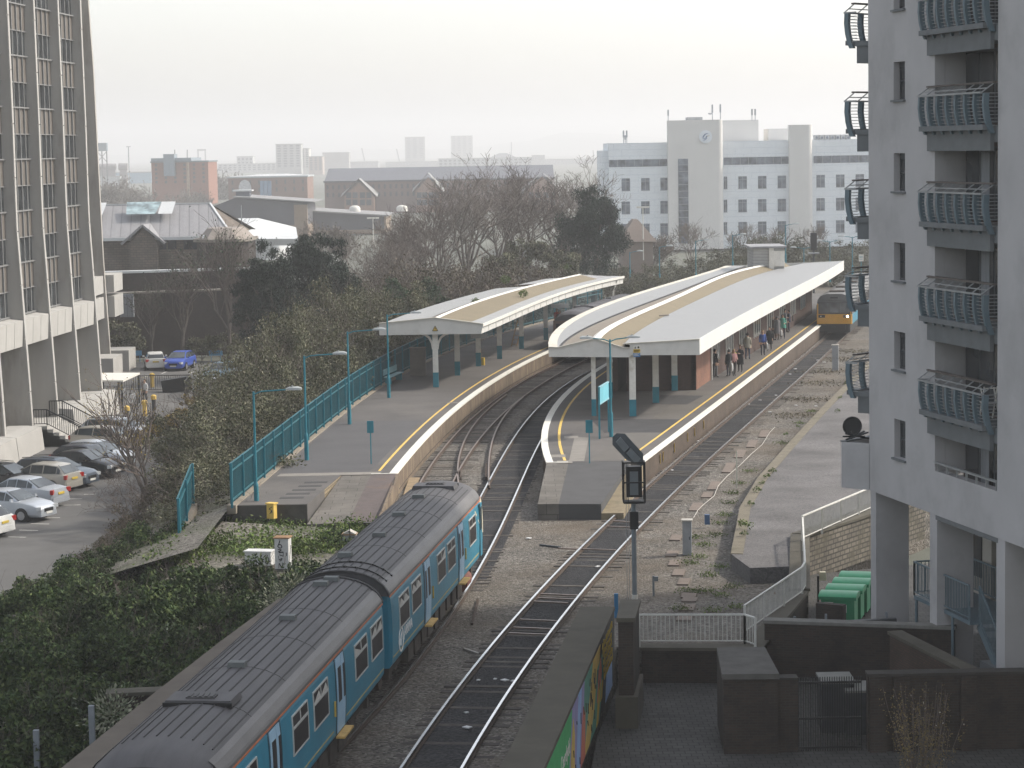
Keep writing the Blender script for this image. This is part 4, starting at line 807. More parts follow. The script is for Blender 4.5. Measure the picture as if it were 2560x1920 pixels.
# things kept on the balconies
sd = thing('satellite_dish', 'dark round satellite dish on the lowest corner terrace', 'satellite dish', tuple(F2(.5, 1.0, 5.56)))
pd_ = F2(.45, .95, 6.0); k = MB(); k.smooth = True
for j in range(1): k.ring([[(pd_.x + r_ * math.cos(t), pd_.y - .02 - dd, pd_.z + r_ * math.sin(t)) for t in np.linspace(0, 2 * math.pi, 20)[:-1]] for r_, dd in ((.32, .0), (.3, .03), (.18, -.05), (.03, -.09))])
part('dish', k, mat('dark_dish', (.035, .035, .035), .6), sd, world=True)
k = MB(); k.tube([(pd_.x, pd_.y + .1, 5.56), (pd_.x, pd_.y + .1, 6.0)], .025, 6); k.tube([(pd_.x, pd_.y - .0, 5.75), (pd_.x - .1, pd_.y - .4, 5.9)], .012, 5); part('mount', k, BLACK, sd, world=True)
tb = thing('folded_chairs', 'folded dark chairs lying on the corner terrace below the dish', 'chairs', tuple(F2(.9, .5, 5.0)))
k = MB()
for a, b2 in (((-.0, 1.0, 5.7), (1.1, .9, 5.6)), ((.2, .9, 5.62), (1.0, .85, 5.78)), ((.1, .98, 5.78), (1.2, .6, 5.5)), ((.0, .9, 5.6), (.7, .5, 5.8))): k.beam(F2(*a), F2(*b2), .06, .05)
part('slats', k, DARKSTEEL, tb, world=True)
ch = thing('folding_chair', 'white framed folding chair on the lowest front balcony', 'chair', tuple(F1(sr1 - 1.2, -.3, 7.25)))
k = MB()
for a, b2 in (((.0, -.1, 7.25), (.35, -.1, 8.2)), ((.5, -.1, 7.25), (.1, -.1, 8.15)), ((.0, -.5, 7.25), (.35, -.5, 8.2)), ((.5, -.5, 7.25), (.1, -.5, 8.15)), ((.05, -.1, 7.75), (.45, -.1, 7.75)), ((.3, -.1, 8.15), (.3, -.5, 8.15))): k.beam(F1(sr1 - 1.5 + a[0], a[1], a[2]), F1(sr1 - 1.5 + b2[0], b2[1], b2[2]), .03, .03)
part('frame', k, WHITE, ch, world=True); k = MB(); fbox(k, F1, sr1 - 1.45, sr1 - 1.05, -.5, -.1, 7.7, 7.73); part('seat', k, mat('pale_grey_paint', (.32, .32, .31)), ch, world=True)

# ============================================================= yard, walls and railings below the block
YZ = -1.1
m_pav = brick('grey_block_paving', (.08, .077, .074), (.062, .06, .058), (.028, .027, .026), 1, .3, .3, gap=.014)
m_dbrick = brick('dark_wall_brick', (.052, .035, .027), (.032, .024, .02), (.046, .041, .036), 1, .225, .075, stain=(.018, .016, .015)); m_cop = mat('mossy_coping', (.085, .077, .06), .9, .18, 1.5, stain=(.05, .047, .035))
k = MB(); k.prism([(.9, 50), (2.2, 66), (3.3, 74), (A1.x + .1, A1.y), (C1.x, C1.y), (C2.x, C2.y), (C2.x + 14, C2.y + 6), (44, 50)], YZ - .5, YZ); struct('yard_paving', k, m_pav)
m_rock = brick('rock_faced_stone', (.175, .155, .125), (.115, .102, .085), (.045, .042, .036), 1, .42, .19, gap=.03, stain=(.075, .068, .05))
def lwall(name, a, b2, z0, z1, th, m, label, cop=None, cat='wall', parent=None):
    a, b2 = Vector(a), Vector(b2); d = (b2 - a); d.z = 0; L = d.length; d.normalize(); n = Vector((-d.y, d.x, 0)); t = thing(name, label, cat, ((a.x + b2.x) / 2, (a.y + b2.y) / 2, z0))
    z1a, z1b = z1 if isinstance(z1, tuple) else (z1, z1)
    k = MB(); q = [a, b2, b2 + n * th, a + n * th]; k.add([(p.x, p.y, z0) for p in q] + [(p.x, p.y, z) for p, z in zip(q, (z1a, z1b, z1b, z1a))], [(3, 2, 1, 0), (4, 5, 6, 7), (0, 1, 5, 4), (1, 2, 6, 5), (2, 3, 7, 6), (3, 0, 4, 7)]); part('brickwork', k, m, t, world=True)
    if cop:
        k = MB(); q = [a - d * .04 - n * .06, b2 + d * .04 - n * .06, b2 + d * .04 + n * (th + .06), a - d * .04 + n * (th + .06)]; za = (z1a, z1b, z1b, z1a); k.add([(p.x, p.y, z + .002) for p, z in zip(q, za)] + [(p.x, p.y, z + .1) for p, z in zip(q, za)], [(3, 2, 1, 0), (4, 5, 6, 7), (0, 1, 5, 4), (1, 2, 6, 5), (2, 3, 7, 6), (3, 0, 4, 7)]); part('coping', k, cop, t, world=True)
    return t
lwall('retaining_wall', (A0.x, A0.y - .35, 0), (A1.x + .2, A1.y - .35, 0), YZ, -.1, .5, m_dbrick, 'dark retaining wall below the straight white railing', m_cop)
lwall('retaining_wall', (A1.x + .2, A1.y - .3, 0), (C1.x + .05, C1.y - .1, 0), YZ, (-.1, .12), .5, m_dbrick, 'dark sloping retaining wall below the diagonal white railing', m_cop)
lwall('retaining_wall', (C1.x + .12, C1.y, 0), (C2.x + .12, C2.y, 0), YZ, (.2, .4), .6, m_rock, 'short stone return wall at the corner of the white railing', m_cop)
e2 = P(2182, 1268, .4)
lwall('stone_wall', (C2.x + .1, C2.y - .25, 0), (e2.x + 2.5, e2.y + 2.2, 0), YZ - .2, .42, .6, m_rock, 'rough stone retaining wall behind the green bins', m_cop)
wr_ = mat('white_railing_paint', (.58, .57, .53), .5, .12, 5, stain=(.30, .20, .12), stainpos=(.62, .75))
def railing(label, pts, h=.9, group='white railings along the retaining walls', sp=.13, m=None, posts=True):
    pts = [Vector(p) for p in pts]; t = thing('railing', label, 'railing', tuple(pts[0]), 0, group); k = MB(); pk = MB()
    for a, b2 in zip(pts, pts[1:]):
        up = Vector((0, 0, h)); k.beam(a + up, b2 + up, .06, .05); k.beam(a + up * .1, b2 + up * .1, .04, .03); L = (b2 - a).length; n = int(L / sp)
        for i in range(1, n): p = a + (b2 - a) * i / n; k.beam(p + up * .1, p + up, .022, .022)
        for i in range(int(L / 2.2) + 1 if posts else 1): p = a + (b2 - a) * min(1, i / max(1, round(L / 2.2))); pk.beam(p - Vector((0, 0, .1)), p + up, .07, .07)
    p = pts[-1]; pk.beam(p - Vector((0, 0, .1)), p + Vector((0, 0, h)), .07, .07)
    part('bars', k, m or wr_, t, world=True); part('posts', pk, m or wr_, t, world=True); return t
railing('straight white barred railing in front of the grey ballast', [P(1598, 1609, .0), P(1862, 1609, .0), P(1888, 1618, 0)])
C1b = P(2005, 1485, .2)
railing('rust spotted white railing sloping beside the yard', [P(1862, 1585, .0), C1b, P(2013, 1470, .25), P(2007, 1352, .45)])
railing('white railing on top of the rough stone wall', [P(2006, 1350, .5), P(2190, 1268, .5)])
# pier and parapet with the painted boards
m_par = mat('mossy_parapet_concrete', (.078, .07, .054), .92, .16, .9, stain=(.05, .046, .035), stscale=.5)
pa = thing('bridge_parapet', 'thick concrete bridge parapet with a mural along its right side', 'parapet', (1.4, 64, -1))
N0, N1, Fz = Vector((-.32, 53, 0)), Vector((.55, 53, 0)), 1.2
F0_, F1_ = P(1455, 1517, Fz), P(1535, 1517, Fz)
pd = Vector((F1_.x - .63, F1_.y - 54.4, 0)).normalized(); Na = Vector((.63, 54.4, 0)) - pd * 3; Nb = Na + Vector((-.92, .1, 0)); Fb = Vector((F0_.x, F0_.y, 0)); Fa = Vector((F1_.x, F1_.y, 0))
k = MB(); k.prism([(Nb.x, Nb.y), (Na.x, Na.y), (Fa.x, Fa.y), (Fb.x, Fb.y)], -.95, Fz - .12); part('beam', k, m_par, pa, world=True)
k = MB(); k.prism([(Nb.x - .05, Nb.y), (Na.x + .02, Na.y), (Fa.x + .03, Fa.y + .04), (Fb.x - .05, Fb.y + .04)], Fz - .118, Fz); part('coping', k, m_par, pa, world=True)
def onface(t, z, o=.03): p = Na + (Fa - Na) * t; n = Vector((pd.y, -pd.x, 0)); return p + n * o + Vector((0, 0, z))
mcol = {n: mat('mural_' + n, c, .75, .12, 2.5) for n, c in dict(green=(.06, .34, .12), ochre=(.56, .38, .10), blue=(.28, .42, .66), lilac=(.27, .25, .44), red=(.50, .15, .10), teal=(.10, .27, .20), gold=(.55, .38, .06), dark=(.04, .04, .03)).items()}
L = (Fa - Na).length
def tw_(t): return float(np.interp(t, [0, 6.2, 8.6, 9.6, 11.2, 12, 14.4, 19.2], [0, 8.7, 10.3, 11.2, 12.0, 14.4, 16.8, 20.9]))
def panel(nm, c, pts, o=.03): k = MB(); pts = [(tw_(t), z) for t, z in pts]; k.ring([[onface(t / L, z, .002) for t, z in pts], [onface(t / L, z, o) for t, z in pts]]); return part(nm, k, mcol[c], pa, world=True)
def tpx(px, py, z): # distance along the face of a photo point
    p = P(px, py, z); return (p - Na).dot(pd)
B0, T0 = -.93, 1.06
panel('painted_board', 'green', [(0, B0), (5.2, B0), (6.2, T0), (0, T0)])
panel('painted_board', 'lilac', [(5.2, B0), (7.2, B0), (8.6, T0), (6.2, T0)]); panel('painted_board', 'ochre', [(5.5, B0), (6.6, B0), (7.0, .3), (6.5, .8), (5.9, .1)], .035)
panel('painted_board', 'blue', [(7.2, B0), (8.6, B0), (9.6, T0), (8.6, T0)]); panel('painted_board', 'lilac', [(8.6, B0), (9.4, B0), (11.2, T0), (9.6, T0)])
panel('painted_board', 'teal', [(9.4, B0), (10.2, B0), (12.0, T0), (11.2, T0)]); panel('painted_board', 'red', [(8.9, B0), (10.8, B0), (11.2, .2), (10.3, .5), (9.5, .1)], .036)
panel('painted_board', 'ochre', [(10.2, B0), (12.2, B0), (14.4, T0), (12.0, T0)]); panel('painted_board', 'teal', [(11.6, B0), (13.6, B0), (15.4, .1), (14.9, .7), (13.2, .6), (12.4, -.2)], .037)
panel('painted_board', 'red', [(12.9, -.3), (13.5, -.4), (14.6, .2), (14.3, .7), (13.6, .5)], .041); panel('painted_board', 'dark', [(12.2, B0), (19.2, B0), (19.2, T0), (14.4, T0)])
panel('painted_board', 'gold', [(12.6, B0), (13.2, B0), (14.2, .0), (13.4, .0)], .045); panel('painted_board', 'blue', [(15.8, B0), (18.6, B0), (18.6, -.2), (16.4, -.1)], .036); panel('painted_board', 'gold', [(13.9, -.5), (14.5, -.5), (15.0, -.1), (14.6, .0)], .048)
r3 = random.Random(5); k = MB()
for row in range(5):
    t = 17.2 + row * .1
    while t < 20.4:
        h = r3.uniform(.12, .2); z = .82 - row * .24; sx = r3.uniform(-.08, .12)
        for a, b2 in (((0, 0), (sx, h)), ((.1, h), (.16, 0))): k.beam(onface((t + a[0]) / L, z + a[1], .034), onface((t + b2[0]) / L, z + b2[1], .034), .04, .035)
        t += r3.uniform(.28, .42)
part('painted_strokes', k, mcol['gold'], pa, world=True)
k = MB()
for i in range(26):
    t = r3.uniform(8.8, 16.5); z = r3.uniform(-.8, .7); k.beam(onface(t / L, z, .046), onface((t + r3.uniform(-.15, .15)) / L, z + r3.uniform(.08, .35), .046), .02, .02)
part('brush_lines', k, mcol['dark'], pa, world=True)
ax = pd; ay = Vector((0, 0, 1)); az = Vector((pd.y, -pd.x, 0)); p0 = onface(6.9 / L, .32, .036) - pa.location
Mx = Matrix(((ax.x, ay.x, az.x, p0.x), (ax.y, ay.y, az.y, p0.y), (ax.z, ay.z, az.z, p0.z), (0, 0, 0, 1)))
text('Caerdydd', .55, Mx, WHITE, pa)
p0 = onface(5.0 / L, -.3, .036) - pa.location; Mx = Matrix(((ax.x, ay.x, az.x, p0.x), (ax.y, ay.y, az.y, p0.y), (ax.z, ay.z, az.z, p0.z), (0, 0, 0, 1))); text('Cardiff', .5, Mx, WHITE, pa)
k = MB(); n_ = Vector((pd.y, -pd.x, 0)); q = [Na - n_ * .75, Fa - n_ * .75, Fa - n_ * .9, Na - n_ * .9]; k.prism([(p.x, p.y) for p in q], YZ - .3, -.96); part('abutment', k, m_dbrick, pa, world=True)
pt = [P(1545, 1546, 2.0), P(1582, 1546, 2.0), P(1597, 1500, 2.0), P(1555, 1500, 2.0)]
br = thing('brick_pier', 'dark brick pier with slab top at the end of the mural parapet', 'pier', (pt[0].x, pt[0].y, YZ))
k = MB(); k.prism([(p.x, p.y) for p in pt], YZ + .9, 1.9); part('brickwork', k, m_dbrick, br, world=True)
k = MB(); k.prism([(pt[0].x - .05, pt[0].y - .06), (pt[1].x + .06, pt[1].y - .06), (pt[2].x + .06, pt[2].y), (pt[3].x - .05, pt[3].y)], 1.902, 2.02); part('coping', k, m_cop, br, world=True)
k = MB(); k.prism([(pt[0].x - .12, pt[0].y - .25), (pt[1].x + .1, pt[1].y - .25), (pt[2].x + .1, pt[2].y), (pt[3].x - .12, pt[3].y)], YZ, YZ + .9); part('plinth', k, m_par, br, world=True)
# block and long yard wall on the right
bk = thing('brick_buttress', 'broad dark brick block with a sloping concrete top beside the iron gate', 'wall', (6.3, 65, YZ))
q = [P(1808, 1684, 1.1), P(1944, 1683, 1.1), P(1912, 1617, 1.1), P(1792, 1619, 1.1)]
k = MB(); k.prism([(p.x, p.y) for p in q], YZ, .95); part('brickwork', k, m_dbrick, bk, world=True)
k = MB(); k.prism([(q[0].x - .04, q[0].y - .08), (q[1].x + .04, q[1].y - .08), (q[2].x, q[2].y), (q[3].x, q[3].y)], .952, 1.1); part('coping', k, mat('grey_coping', (.095, .09, .083), .9, .2, 2, stain=(.08, .075, .065)), bk, world=True)
yw = thing('yard_wall', 'long dark brick yard wall with piers behind the spring twigs', 'wall', (10, 63.8, YZ))
xa_, xb_ = P(2179, 1700, 1.0), P(2600, 1680, 1.0)
k = MB(); k.bx(xa_.x, 14.5, 63.8, 64.15, YZ, .95); part('brickwork', k, m_dbrick, yw, world=True)
for x in (xa_.x + .25, 10.3, 12.1, 13.9): k = MB(); k.bx(x - .22, x + .22, 63.66, 63.8, YZ, .94); part('pier', k, m_dbrick, yw, world=True)
k = MB(); k.bx(xa_.x - .02, 14.5, 63.72, 64.22, .952, 1.03); part('coping', k, mat('dark_coping', (.042, .038, .034), .9, .2, 3), yw, world=True)
sh = thing('yard_wall', 'short brown brick wall between the block and the iron gate', 'wall', (7.3, 63.9, YZ))
k = MB(); k.bx(q[1].x, P(2012, 1720, 1).x, 63.85, 64.2, YZ, .88); part('brickwork', k, m_dbrick, sh, world=True); k = MB(); k.bx(q[1].x, P(2012, 1720, 1).x, 63.8, 64.25, .882, .95); part('coping', k, mat('dark_coping', (.07, .063, .055)), sh, world=True)
gt = thing('iron_gate', 'black iron bar gate in the dark yard wall', 'gate', (8.4, 63.9, YZ)); x0, x1 = P(2014, 1720, 1).x, P(2177, 1720, 1).x
k = MB(); n = 26
for i in range(n + 1): x = x0 + (x1 - x0) * i / n; k.box((x, 63.95, -.12), (.025, .025, 2.1))
part('bars', k, BLACK, gt, world=True)
k = MB()
for z in (-1.0, -.2, .78): k.box(((x0 + x1) / 2, 63.95, z), (x1 - x0, .05, .06))
part('frame', k, BLACK, gt, world=True)
# inner yard
lwall('yard_wall', P(1912, 1690, YZ)[:2] + (0,), (13.2, 71.8, 0), YZ, .55, .4, m_dbrick, 'dark inner yard wall with a pale coping behind the iron gate', mat('pale_coping', (.17, .165, .15), .9, .2, 3))
lwall('yard_wall', (11.2, 71.5, 0), (12.4, 66.2, 0), YZ, .5, .35, brick('brown_yard_brick', (.085, .05, .038), (.065, .042, .032), (.045, .04, .034), 1, .225, .075), 'brown brick yard wall below the metal staircase', m_cop)
ib = thing('iron_beam', 'long dark iron beams lying along the inner yard wall', 'beam', (8.4, 73.6, .2))
k = MB(); p0, p1 = D(1932, 1592, 73.6), D(2255, 1575, 73.6); k.beam(p0, p1, .3, .12); k.beam(p0 + Vector((.1, 1.1, .1)), p1 + Vector((0, 1.1, .1)), .2, .12)
for t in (.3, .62): k.beam(p0 + (p1 - p0) * t, p0 + (p1 - p0) * t + Vector((0, 1.1, .1)), .1, .06)
part('girders', k, DARKSTEEL, ib, world=True)
k = MB()
for t in (.1, .85): p = p0 + (p1 - p0) * t; k.bx(p.x - .12, p.x + .12, 73.4, 74.9, YZ, p.z - .08)
part('stub_wall', k, m_dbrick, ib, world=True)
for i, (x, y, lb) in enumerate([(2090, 1705, 'grey flat lidded plant cabinet nearer the block inside the gated yard'), (2150, 1710, 'darker low plant cabinet farther right inside the gated yard')]):
    p = P(x, y, .2); t = thing('plant_cabinet', lb, 'cabinet', (p.x, p.y, YZ)); k = MB(); k.bx(p.x - .45, p.x + .4, p.y - .6, p.y + .5, YZ, .3 - .2 * i); part('housing', k, DARKSTEEL, t, world=True)
    k = MB(); k.bx(p.x - .5, p.x + .45, p.y - .68, p.y + .55, .302 - .2 * i, .37 - .2 * i); part('lid', k, mat('grey_lid', (.20, .20, .185), .8, .15, 2), t, world=True)
m_post = mat('grey_post', (.19, .21, .23), .6, .15, 3)
for i, (x, y0, y1, lb) in enumerate([(1987, 1541, 1575, 'short grey fence post standing left behind the iron beams'), (2065, 1535, 1575, 'short grey fence post with a small blue sign behind the iron beams'), (2222, 1530, 1562, 'leaning grey fence post close to the large column')]):
    p = D(x, y1, 75.5); k = MB(); k.beam((p.x, p.y, p.z - .3), (p.x - .08 * (i == 2), p.y, D(x, y0, 75.5).z), .07, .07); single('fence_post', k, m_post, lb, 'fence post')
k = MB(); p = D(2090, 1561, 75.4); k.bx(p.x - .16, p.x + .16, 75.3, 75.33, p.z - .16, p.z + .16); single('small_sign', k, mat('pale_blue_sign', (.18, .27, .34), .5), 'small square pale blue sign beside the green bins', 'sign')
# bins
m_bin = mat('green_bin_plastic', (.02, .22, .10), .5, .1, 2, spec=.4); m_lid = mat('green_bin_lid', (.03, .29, .13), .45, .1, 3, spec=.4)
def bin_(label, x, y, rz):
    t = thing('wheeled_bin', label, 'bin', (x, y, YZ), rz, 'green wheeled bins by the stone wall')
    k = MB(); k.box((0, 0, .62), (1.12, .86, .9)); k.box((0, 0, 1.1), (1.26, 1.0, .1)); part('tub', k, m_bin, t)
    k = MB(); k.smooth = True; pr = [(-.52, 1.16), (-.44, 1.22), (-.1, 1.27), (.25, 1.26), (.5, 1.19)]; k.ring([[(-.64, y_, z) for y_, z in pr] + [(-.64, .5, 1.155), (-.64, -.52, 1.155)], [(.64, y_, z) for y_, z in pr] + [(.64, .5, 1.155), (.64, -.52, 1.155)]]); part('lid', k, m_lid, t)
    k = MB(); k.box((.1, -.435, .75), (.4, .01, .26)); part('label', k, WHITE, t)
    k = MB()
    for i, z in enumerate((.95, .88, .5, .43)): k.box((-.3, -.435, z), (.3 - .05 * i, .01, .03))
    part('lettering', k, WHITE, t)
    for x_ in (-.45, .45):
        for y_ in (-.33, .33): k = MB(); k.tube([(x_ - .03, y_, .1), (x_ + .03, y_, .1)], .1, 10); k.box((x_, y_, .16), (.05, .08, .1)); part('wheel', k, RUBBER, t)
    return t
pb = P(2104, 1578, YZ); dv = Vector((.31, .95, 0)).normalized()
for i, lb in enumerate(['green wheeled bin nearest the viewer with white lettering', 'second green wheeled bin in the row, with a white label', 'third green wheeled bin, partly behind the large column', 'farthest green wheeled bin, only its lid showing']):
    p = pb + dv * (1.25 * i); bin_(lb, p.x, p.y + .5, R(-16))
wl_ = thing('wall_lamp', 'small cream box lamp on a post by the stone wall', 'lamp', tuple(P(2060, 1500, YZ)))
p = P(2057, 1505, YZ); zt = D(2060, 1440, p.y).z; k = MB(); k.box((p.x, p.y, zt), (.26, .2, .3), top=.8); part('lamp_head', k, m_cream, wl_, world=True); k = MB(); k.box((p.x - .16, p.y + .05, (zt + YZ) / 2), (.07, .07, zt - YZ)); part('post', k, BLACK, wl_, world=True)
lwall('low_brick_wall', D(2040, 1572, 78.5)[:2] + (0,), D(2106, 1570, 78)[:2] + (0,), YZ - .1, .15, .3, m_dbrick, 'low dark brick wall in front of the nearest green bin')
# disused stone platform slab
ds = thing('disused_platform', 'disused gravel topped platform slab with weeds along its stone edge', 'platform', (10, 110, 0))
sp = [P(x, y, .35) for x, y in [(1875,1420),(1828,1385),(1843,1310),(1850,1270),(1895,1195),(1975,1105),(2050,1025),(2150,925),(2200,880),(2235,845)]]
poly = [(p.x, p.y) for p in sp] + [(42, 180), (24, 116), (P(2165, 1260, .35).x, P(2165, 1260, .35).y), (C2.x - .15, C2.y + .2), (P(2000, 1415, .35).x, P(2000, 1415, .35).y)]
k = MB(); k.prism(poly, -.3, .35); part('gravel_top', k, ballast('fine_grey_gravel', [(.085,.082,.082),(.125,.119,.119),(.165,.157,.154),(.11,.106,.106)], .1, (.095,.091,.088), 16, .4), ds, world=True)
k = MB(); e_ = [Vector((p.x, p.y, .37)) for p in sp[1:]]; k.ring([[(a.x - .02, a.y, .1), (a.x + .42, a.y - .1, .1), (a.x + .42, a.y - .1, .375), (a.x - .02, a.y, .375)] for a in e_]); part('edge_stones', k, mat('lichen_stone_edge', (.14, .122, .09), .9, .2, 2, stain=(.09, .085, .05)), ds, world=True)
# ============================================================= concrete office tower on the left
m_tc = mat('tower_concrete', (.34, .325, .30), .9, .12, .6, bump=.12, stain=(.20, .18, .155), stscale=.35, stainpos=(.52, .72), stretch=(1, 1, .35)); m_tw = mat('tower_white_and_sunlit_concrete', (.35, .34, .32), .85, .08, .8, bump=.08, stain=(.36, .35, .32), stainpos=(.6, .8))
m_sp = mat('brown_spandrel', (.12, .105, .092), .7, .12, 1.5); m_tg = glass('tower_glass', (.045, .05, .052), .1); m_mul = mat('grey_mullion', (.17, .17, .168), .5, .12, 4)
tw = thing('office_tower', 'tall concrete office tower with flared fins, their edges coloured as sunlit', 'office tower', (-30, 150, GZ))
FY = [132.5, 138.5, 144.5, 150.5, 156.5, 162.5]
tip1 = [(17, -420)] + [(17, 0), (25, 175), (31, 305), (36, 437), (41, 567), (52, 698), (62, 825), (73, 960), (83, 1091)]
tip1[0] = (-1, -420)
T1 = [D(x, y, 144.5) for x, y in tip1]; tz = [p.z for p in T1]; tx = [p.x for p in T1]
def tipx(z, y):                            # edge of the fins at height z, fin at depth y
    z = max(min(z, tz[0]), tz[-1]); v = float(np.interp(z, tz[::-1], tx[::-1]))
    return v + (y - 144.5) * TS
TS = (D(143.5, 0, 156.5).x - D(17, 0, 144.5).x) / 12.0
ZTOP = tz[0]; zs = [-2.0, -.8, 1.2, 3.0, 4.0, 5.6, 8, 11.2, 14.3, 17.4, 20.5, 23.6, 27, ZTOP]
FB = lambda y: tipx(20, y) - .62           # window wall
for y in FY:
    k = MB(); rings = []
    for z in zs:
        back = FB(y) - (1.6 if z < 5 else .3); rings.append([(back, y - .2, z), (tipx(z, y) - .03, y - .2, z), (tipx(z, y) - .03, y + .2, z), (back, y + .2, z)])
    k.ring(rings); o = part('fin', k, m_tc, tw, world=True)
    k = MB(); zj = [-2.0, 1.2, 4.4, 7.6, 10.8, 14, 17.2, 20.4, 23.6, 27]
    for a, b2 in zip(zj, zj[1:]):
        k.ring([[(tipx(z, y) - .05, y - .235, z), (tipx(z, y) + .05, y - .235, z), (tipx(z, y) + .05, y + .235, z), (tipx(z, y) - .05, y + .235, z)] for z in (a + .025, (a + b2) / 2, b2 - .025)])
    part('fin_edge', k, m_tw, o, world=True)  # sunlight on the tips put into colour: paler copy of the fin concrete
wtop = [22.86 - 3.13 * i for i in range(-1, 6)]
for y0, y1 in zip(FY, FY[1:]):
    k = MB(); n = 5
    for j in range(1, n): yy = y0 + .2 + (y1 - y0 - .4) * j / n; k.bx(FB(yy) - .02, FB(yy) + .16, yy - .06, yy + .06, 5.6, 27)
    part('mullions', k, m_mul, tw, world=True)
    for zt in wtop:
        k = MB(); k.add([(FB(y0), y0, zt - 1.48), (FB(y1), y1, zt - 1.48), (FB(y1), y1, zt), (FB(y0), y0, zt)], [(0, 1, 2, 3)]); k.add([(FB(y0) - .1, y0, zt - 1.48), (FB(y1) - .1, y1, zt - 1.48), (FB(y1) - .1, y1, zt), (FB(y0) - .1, y0, zt)], [(3, 2, 1, 0)]); o = part('window', k, m_tg, tw, world=True)
        k = MB(); k.ring([[(FB(y0) - .0, y0, zt - 1.56), (FB(y0) + .2, y0, zt - 1.56), (FB(y0) + .2, y0, zt - 1.47), (FB(y0), y0, zt - 1.47)], [(FB(y1), y1, zt - 1.56), (FB(y1) + .2, y1, zt - 1.56), (FB(y1) + .2, y1, zt - 1.47), (FB(y1), y1, zt - 1.47)]])
        k.ring([[(FB(y0) - .0, y0, zt - .02), (FB(y0) + .14, y0, zt - .02), (FB(y0) + .14, y0, zt + .04), (FB(y0), y0, zt + .04)], [(FB(y1), y1, zt - .02), (FB(y1) + .14, y1, zt - .02), (FB(y1) + .14, y1, zt + .04), (FB(y1), y1, zt + .04)]]); part('sill', k, m_mul, o, world=True)
        k = MB(); k.add([(FB(y0) + .06, y0, zt + .03), (FB(y1) + .06, y1, zt + .03), (FB(y1) + .06, y1, zt + 1.64), (FB(y0) + .06, y0, zt + 1.64)], [(0, 1, 2, 3)]); part('spandrel', k, m_sp, tw, world=True)
    k = MB()
    for j in range(3):
        a, b2 = y0 + .24 + (y1 - y0 - .48) * j / 3 + .03, y0 + .24 + (y1 - y0 - .48) * (j + 1) / 3 - .03
        k.ring([[(tipx(4.8, q) - .9, q, 3.95), (tipx(4.8, q) - .1, q, 3.95), (tipx(4.8, q) - .02, q, 5.5), (tipx(4.8, q) - .9, q, 5.62)] for q in (a, b2)])
    part('white_band', k, m_tw, tw, world=True)
    k = MB(); k.ring([[(FB(q) - 1.8, q, -2.2), (FB(q) - 1.6, q, -2.2), (FB(q) - 1.6, q, 4.2), (FB(q) - 1.8, q, 4.2)] for q in (y0, y1)]); part('ground_floor_wall', k, m_tw if y0 > 140 else m_tc, tw, world=True)
# second wing, set back
k = MB(); rings = []
wx = lambda z: float(np.interp(z, [D(278, 906, 195).z, D(258, 640, 195).z, D(225, 0, 195).z, 40], [D(278, 906, 195).x, D(258, 640, 195).x, D(225, 0, 195).x, D(225, 0, 195).x - 1.2]))
for z in [-1.8, 1, 4, 7, 11, 16, 22, 30, 40]: rings.append([(wx(z) - 2.2, 194.8, z), (wx(z), 194.8, z), (wx(z), 195.3, z), (wx(z) - 2.2, 195.3, z)])
k.ring(rings); part('fin', k, m_tc, tw, world=True)
WX = wx(20) - 1.0
k = MB(); k.bx(WX - 12, WX - .05, 163, 200, GZ, 40); part('wing_wall', k, m_sp, tw, world=True)
for i in range(6):
    zt = 23.2 - 3.1 * i; k = MB(); k.bx(WX - .06, WX, 164, 194, zt - 1.5, zt); o = part('window', k, m_tg, tw, world=True); k = MB(); k.bx(WX - .04, WX + .18, 164, 194, zt - 1.6, zt - 1.5); part('sill', k, m_mul, o, world=True)
for za, zb in ((4.2, 5.6), (2.2, 3.9)):
    k = MB(); k.bx(WX - .5, wx(4) - .15, 166, 194.7, za, zb); k.bx(wx(4) - 1.5, wx(5) + .6, 195.6, 200, za, zb); part('white_band', k, m_tw, tw, world=True)
k = MB(); k.bx(FB(132) - 16, FB(132) - 1.8, 120, 163, GZ, 40); part('core', k, m_sp, tw, world=True)
# battered plinth blocks
def plinth(y0, y1, zt, out=.9):
    k = MB(); k.ring([[(tipx(-2, q) - 1.2, q, GZ), (tipx(-2, q) + out, q, GZ), (tipx(-2, q) + out - .15, q, zt - .08), (tipx(-2, q) - .1, q, zt), (tipx(-2, q) - 1.2, q, zt)] for q in (y0, y1)]); return part('plinth_block', k, m_tw, tw, world=True)
for y0, y1 in ((120, 126), (126.1, 132.3), (132.4, 137.9), (138, 143.6)): plinth(y0, y1, -.75)
for y0, y1 in ((151.3, 154.3), (154.4, 157.4), (157.5, 160.6), (160.7, 163.5)): plinth(y0, y1, -.55)
k = MB(); k.bx(wx(-1) - 1, wx(-1) + 1.0, 190, 194.6, GZ, -.7); k.bx(wx(-1) - 1, wx(-1) + 1.4, 195.4, 199, GZ, -.5); part('plinth_block', k, m_tw, tw, world=True)
# steps with black railings
en = thing('entrance_steps', 'pale concrete entrance steps with black railings at the tower foot', 'steps', (tipx(-2, 147), 147, GZ))
k = MB()
for i in range(6): k.bx(tipx(-2, 147) - 1.2, tipx(-2, 147) + .6 + i * .36, 144.9 - .0, 150.2, GZ + .0, -.95 - i * .2)
part('flight', k, m_tw, en, world=True)
for y in (145.0, 150.1):
    k = MB(); X = tipx(-2, 147); barrail(k, [(X - .2, y, -.9), (X + .6, y, -.9), (X + 2.5, y, -1.95), (X + 3.2, y, GZ)], .95, .14, .014, .03); part('railing', k, BLACK, en, world=True)
k = MB(); k.beam((tipx(-2, 147) + .5, 147.5, -.4), (tipx(-2, 147) + 2.5, 147.5, -1.4), .05, .05); part('middle_rail', k, BLACK, en, world=True)

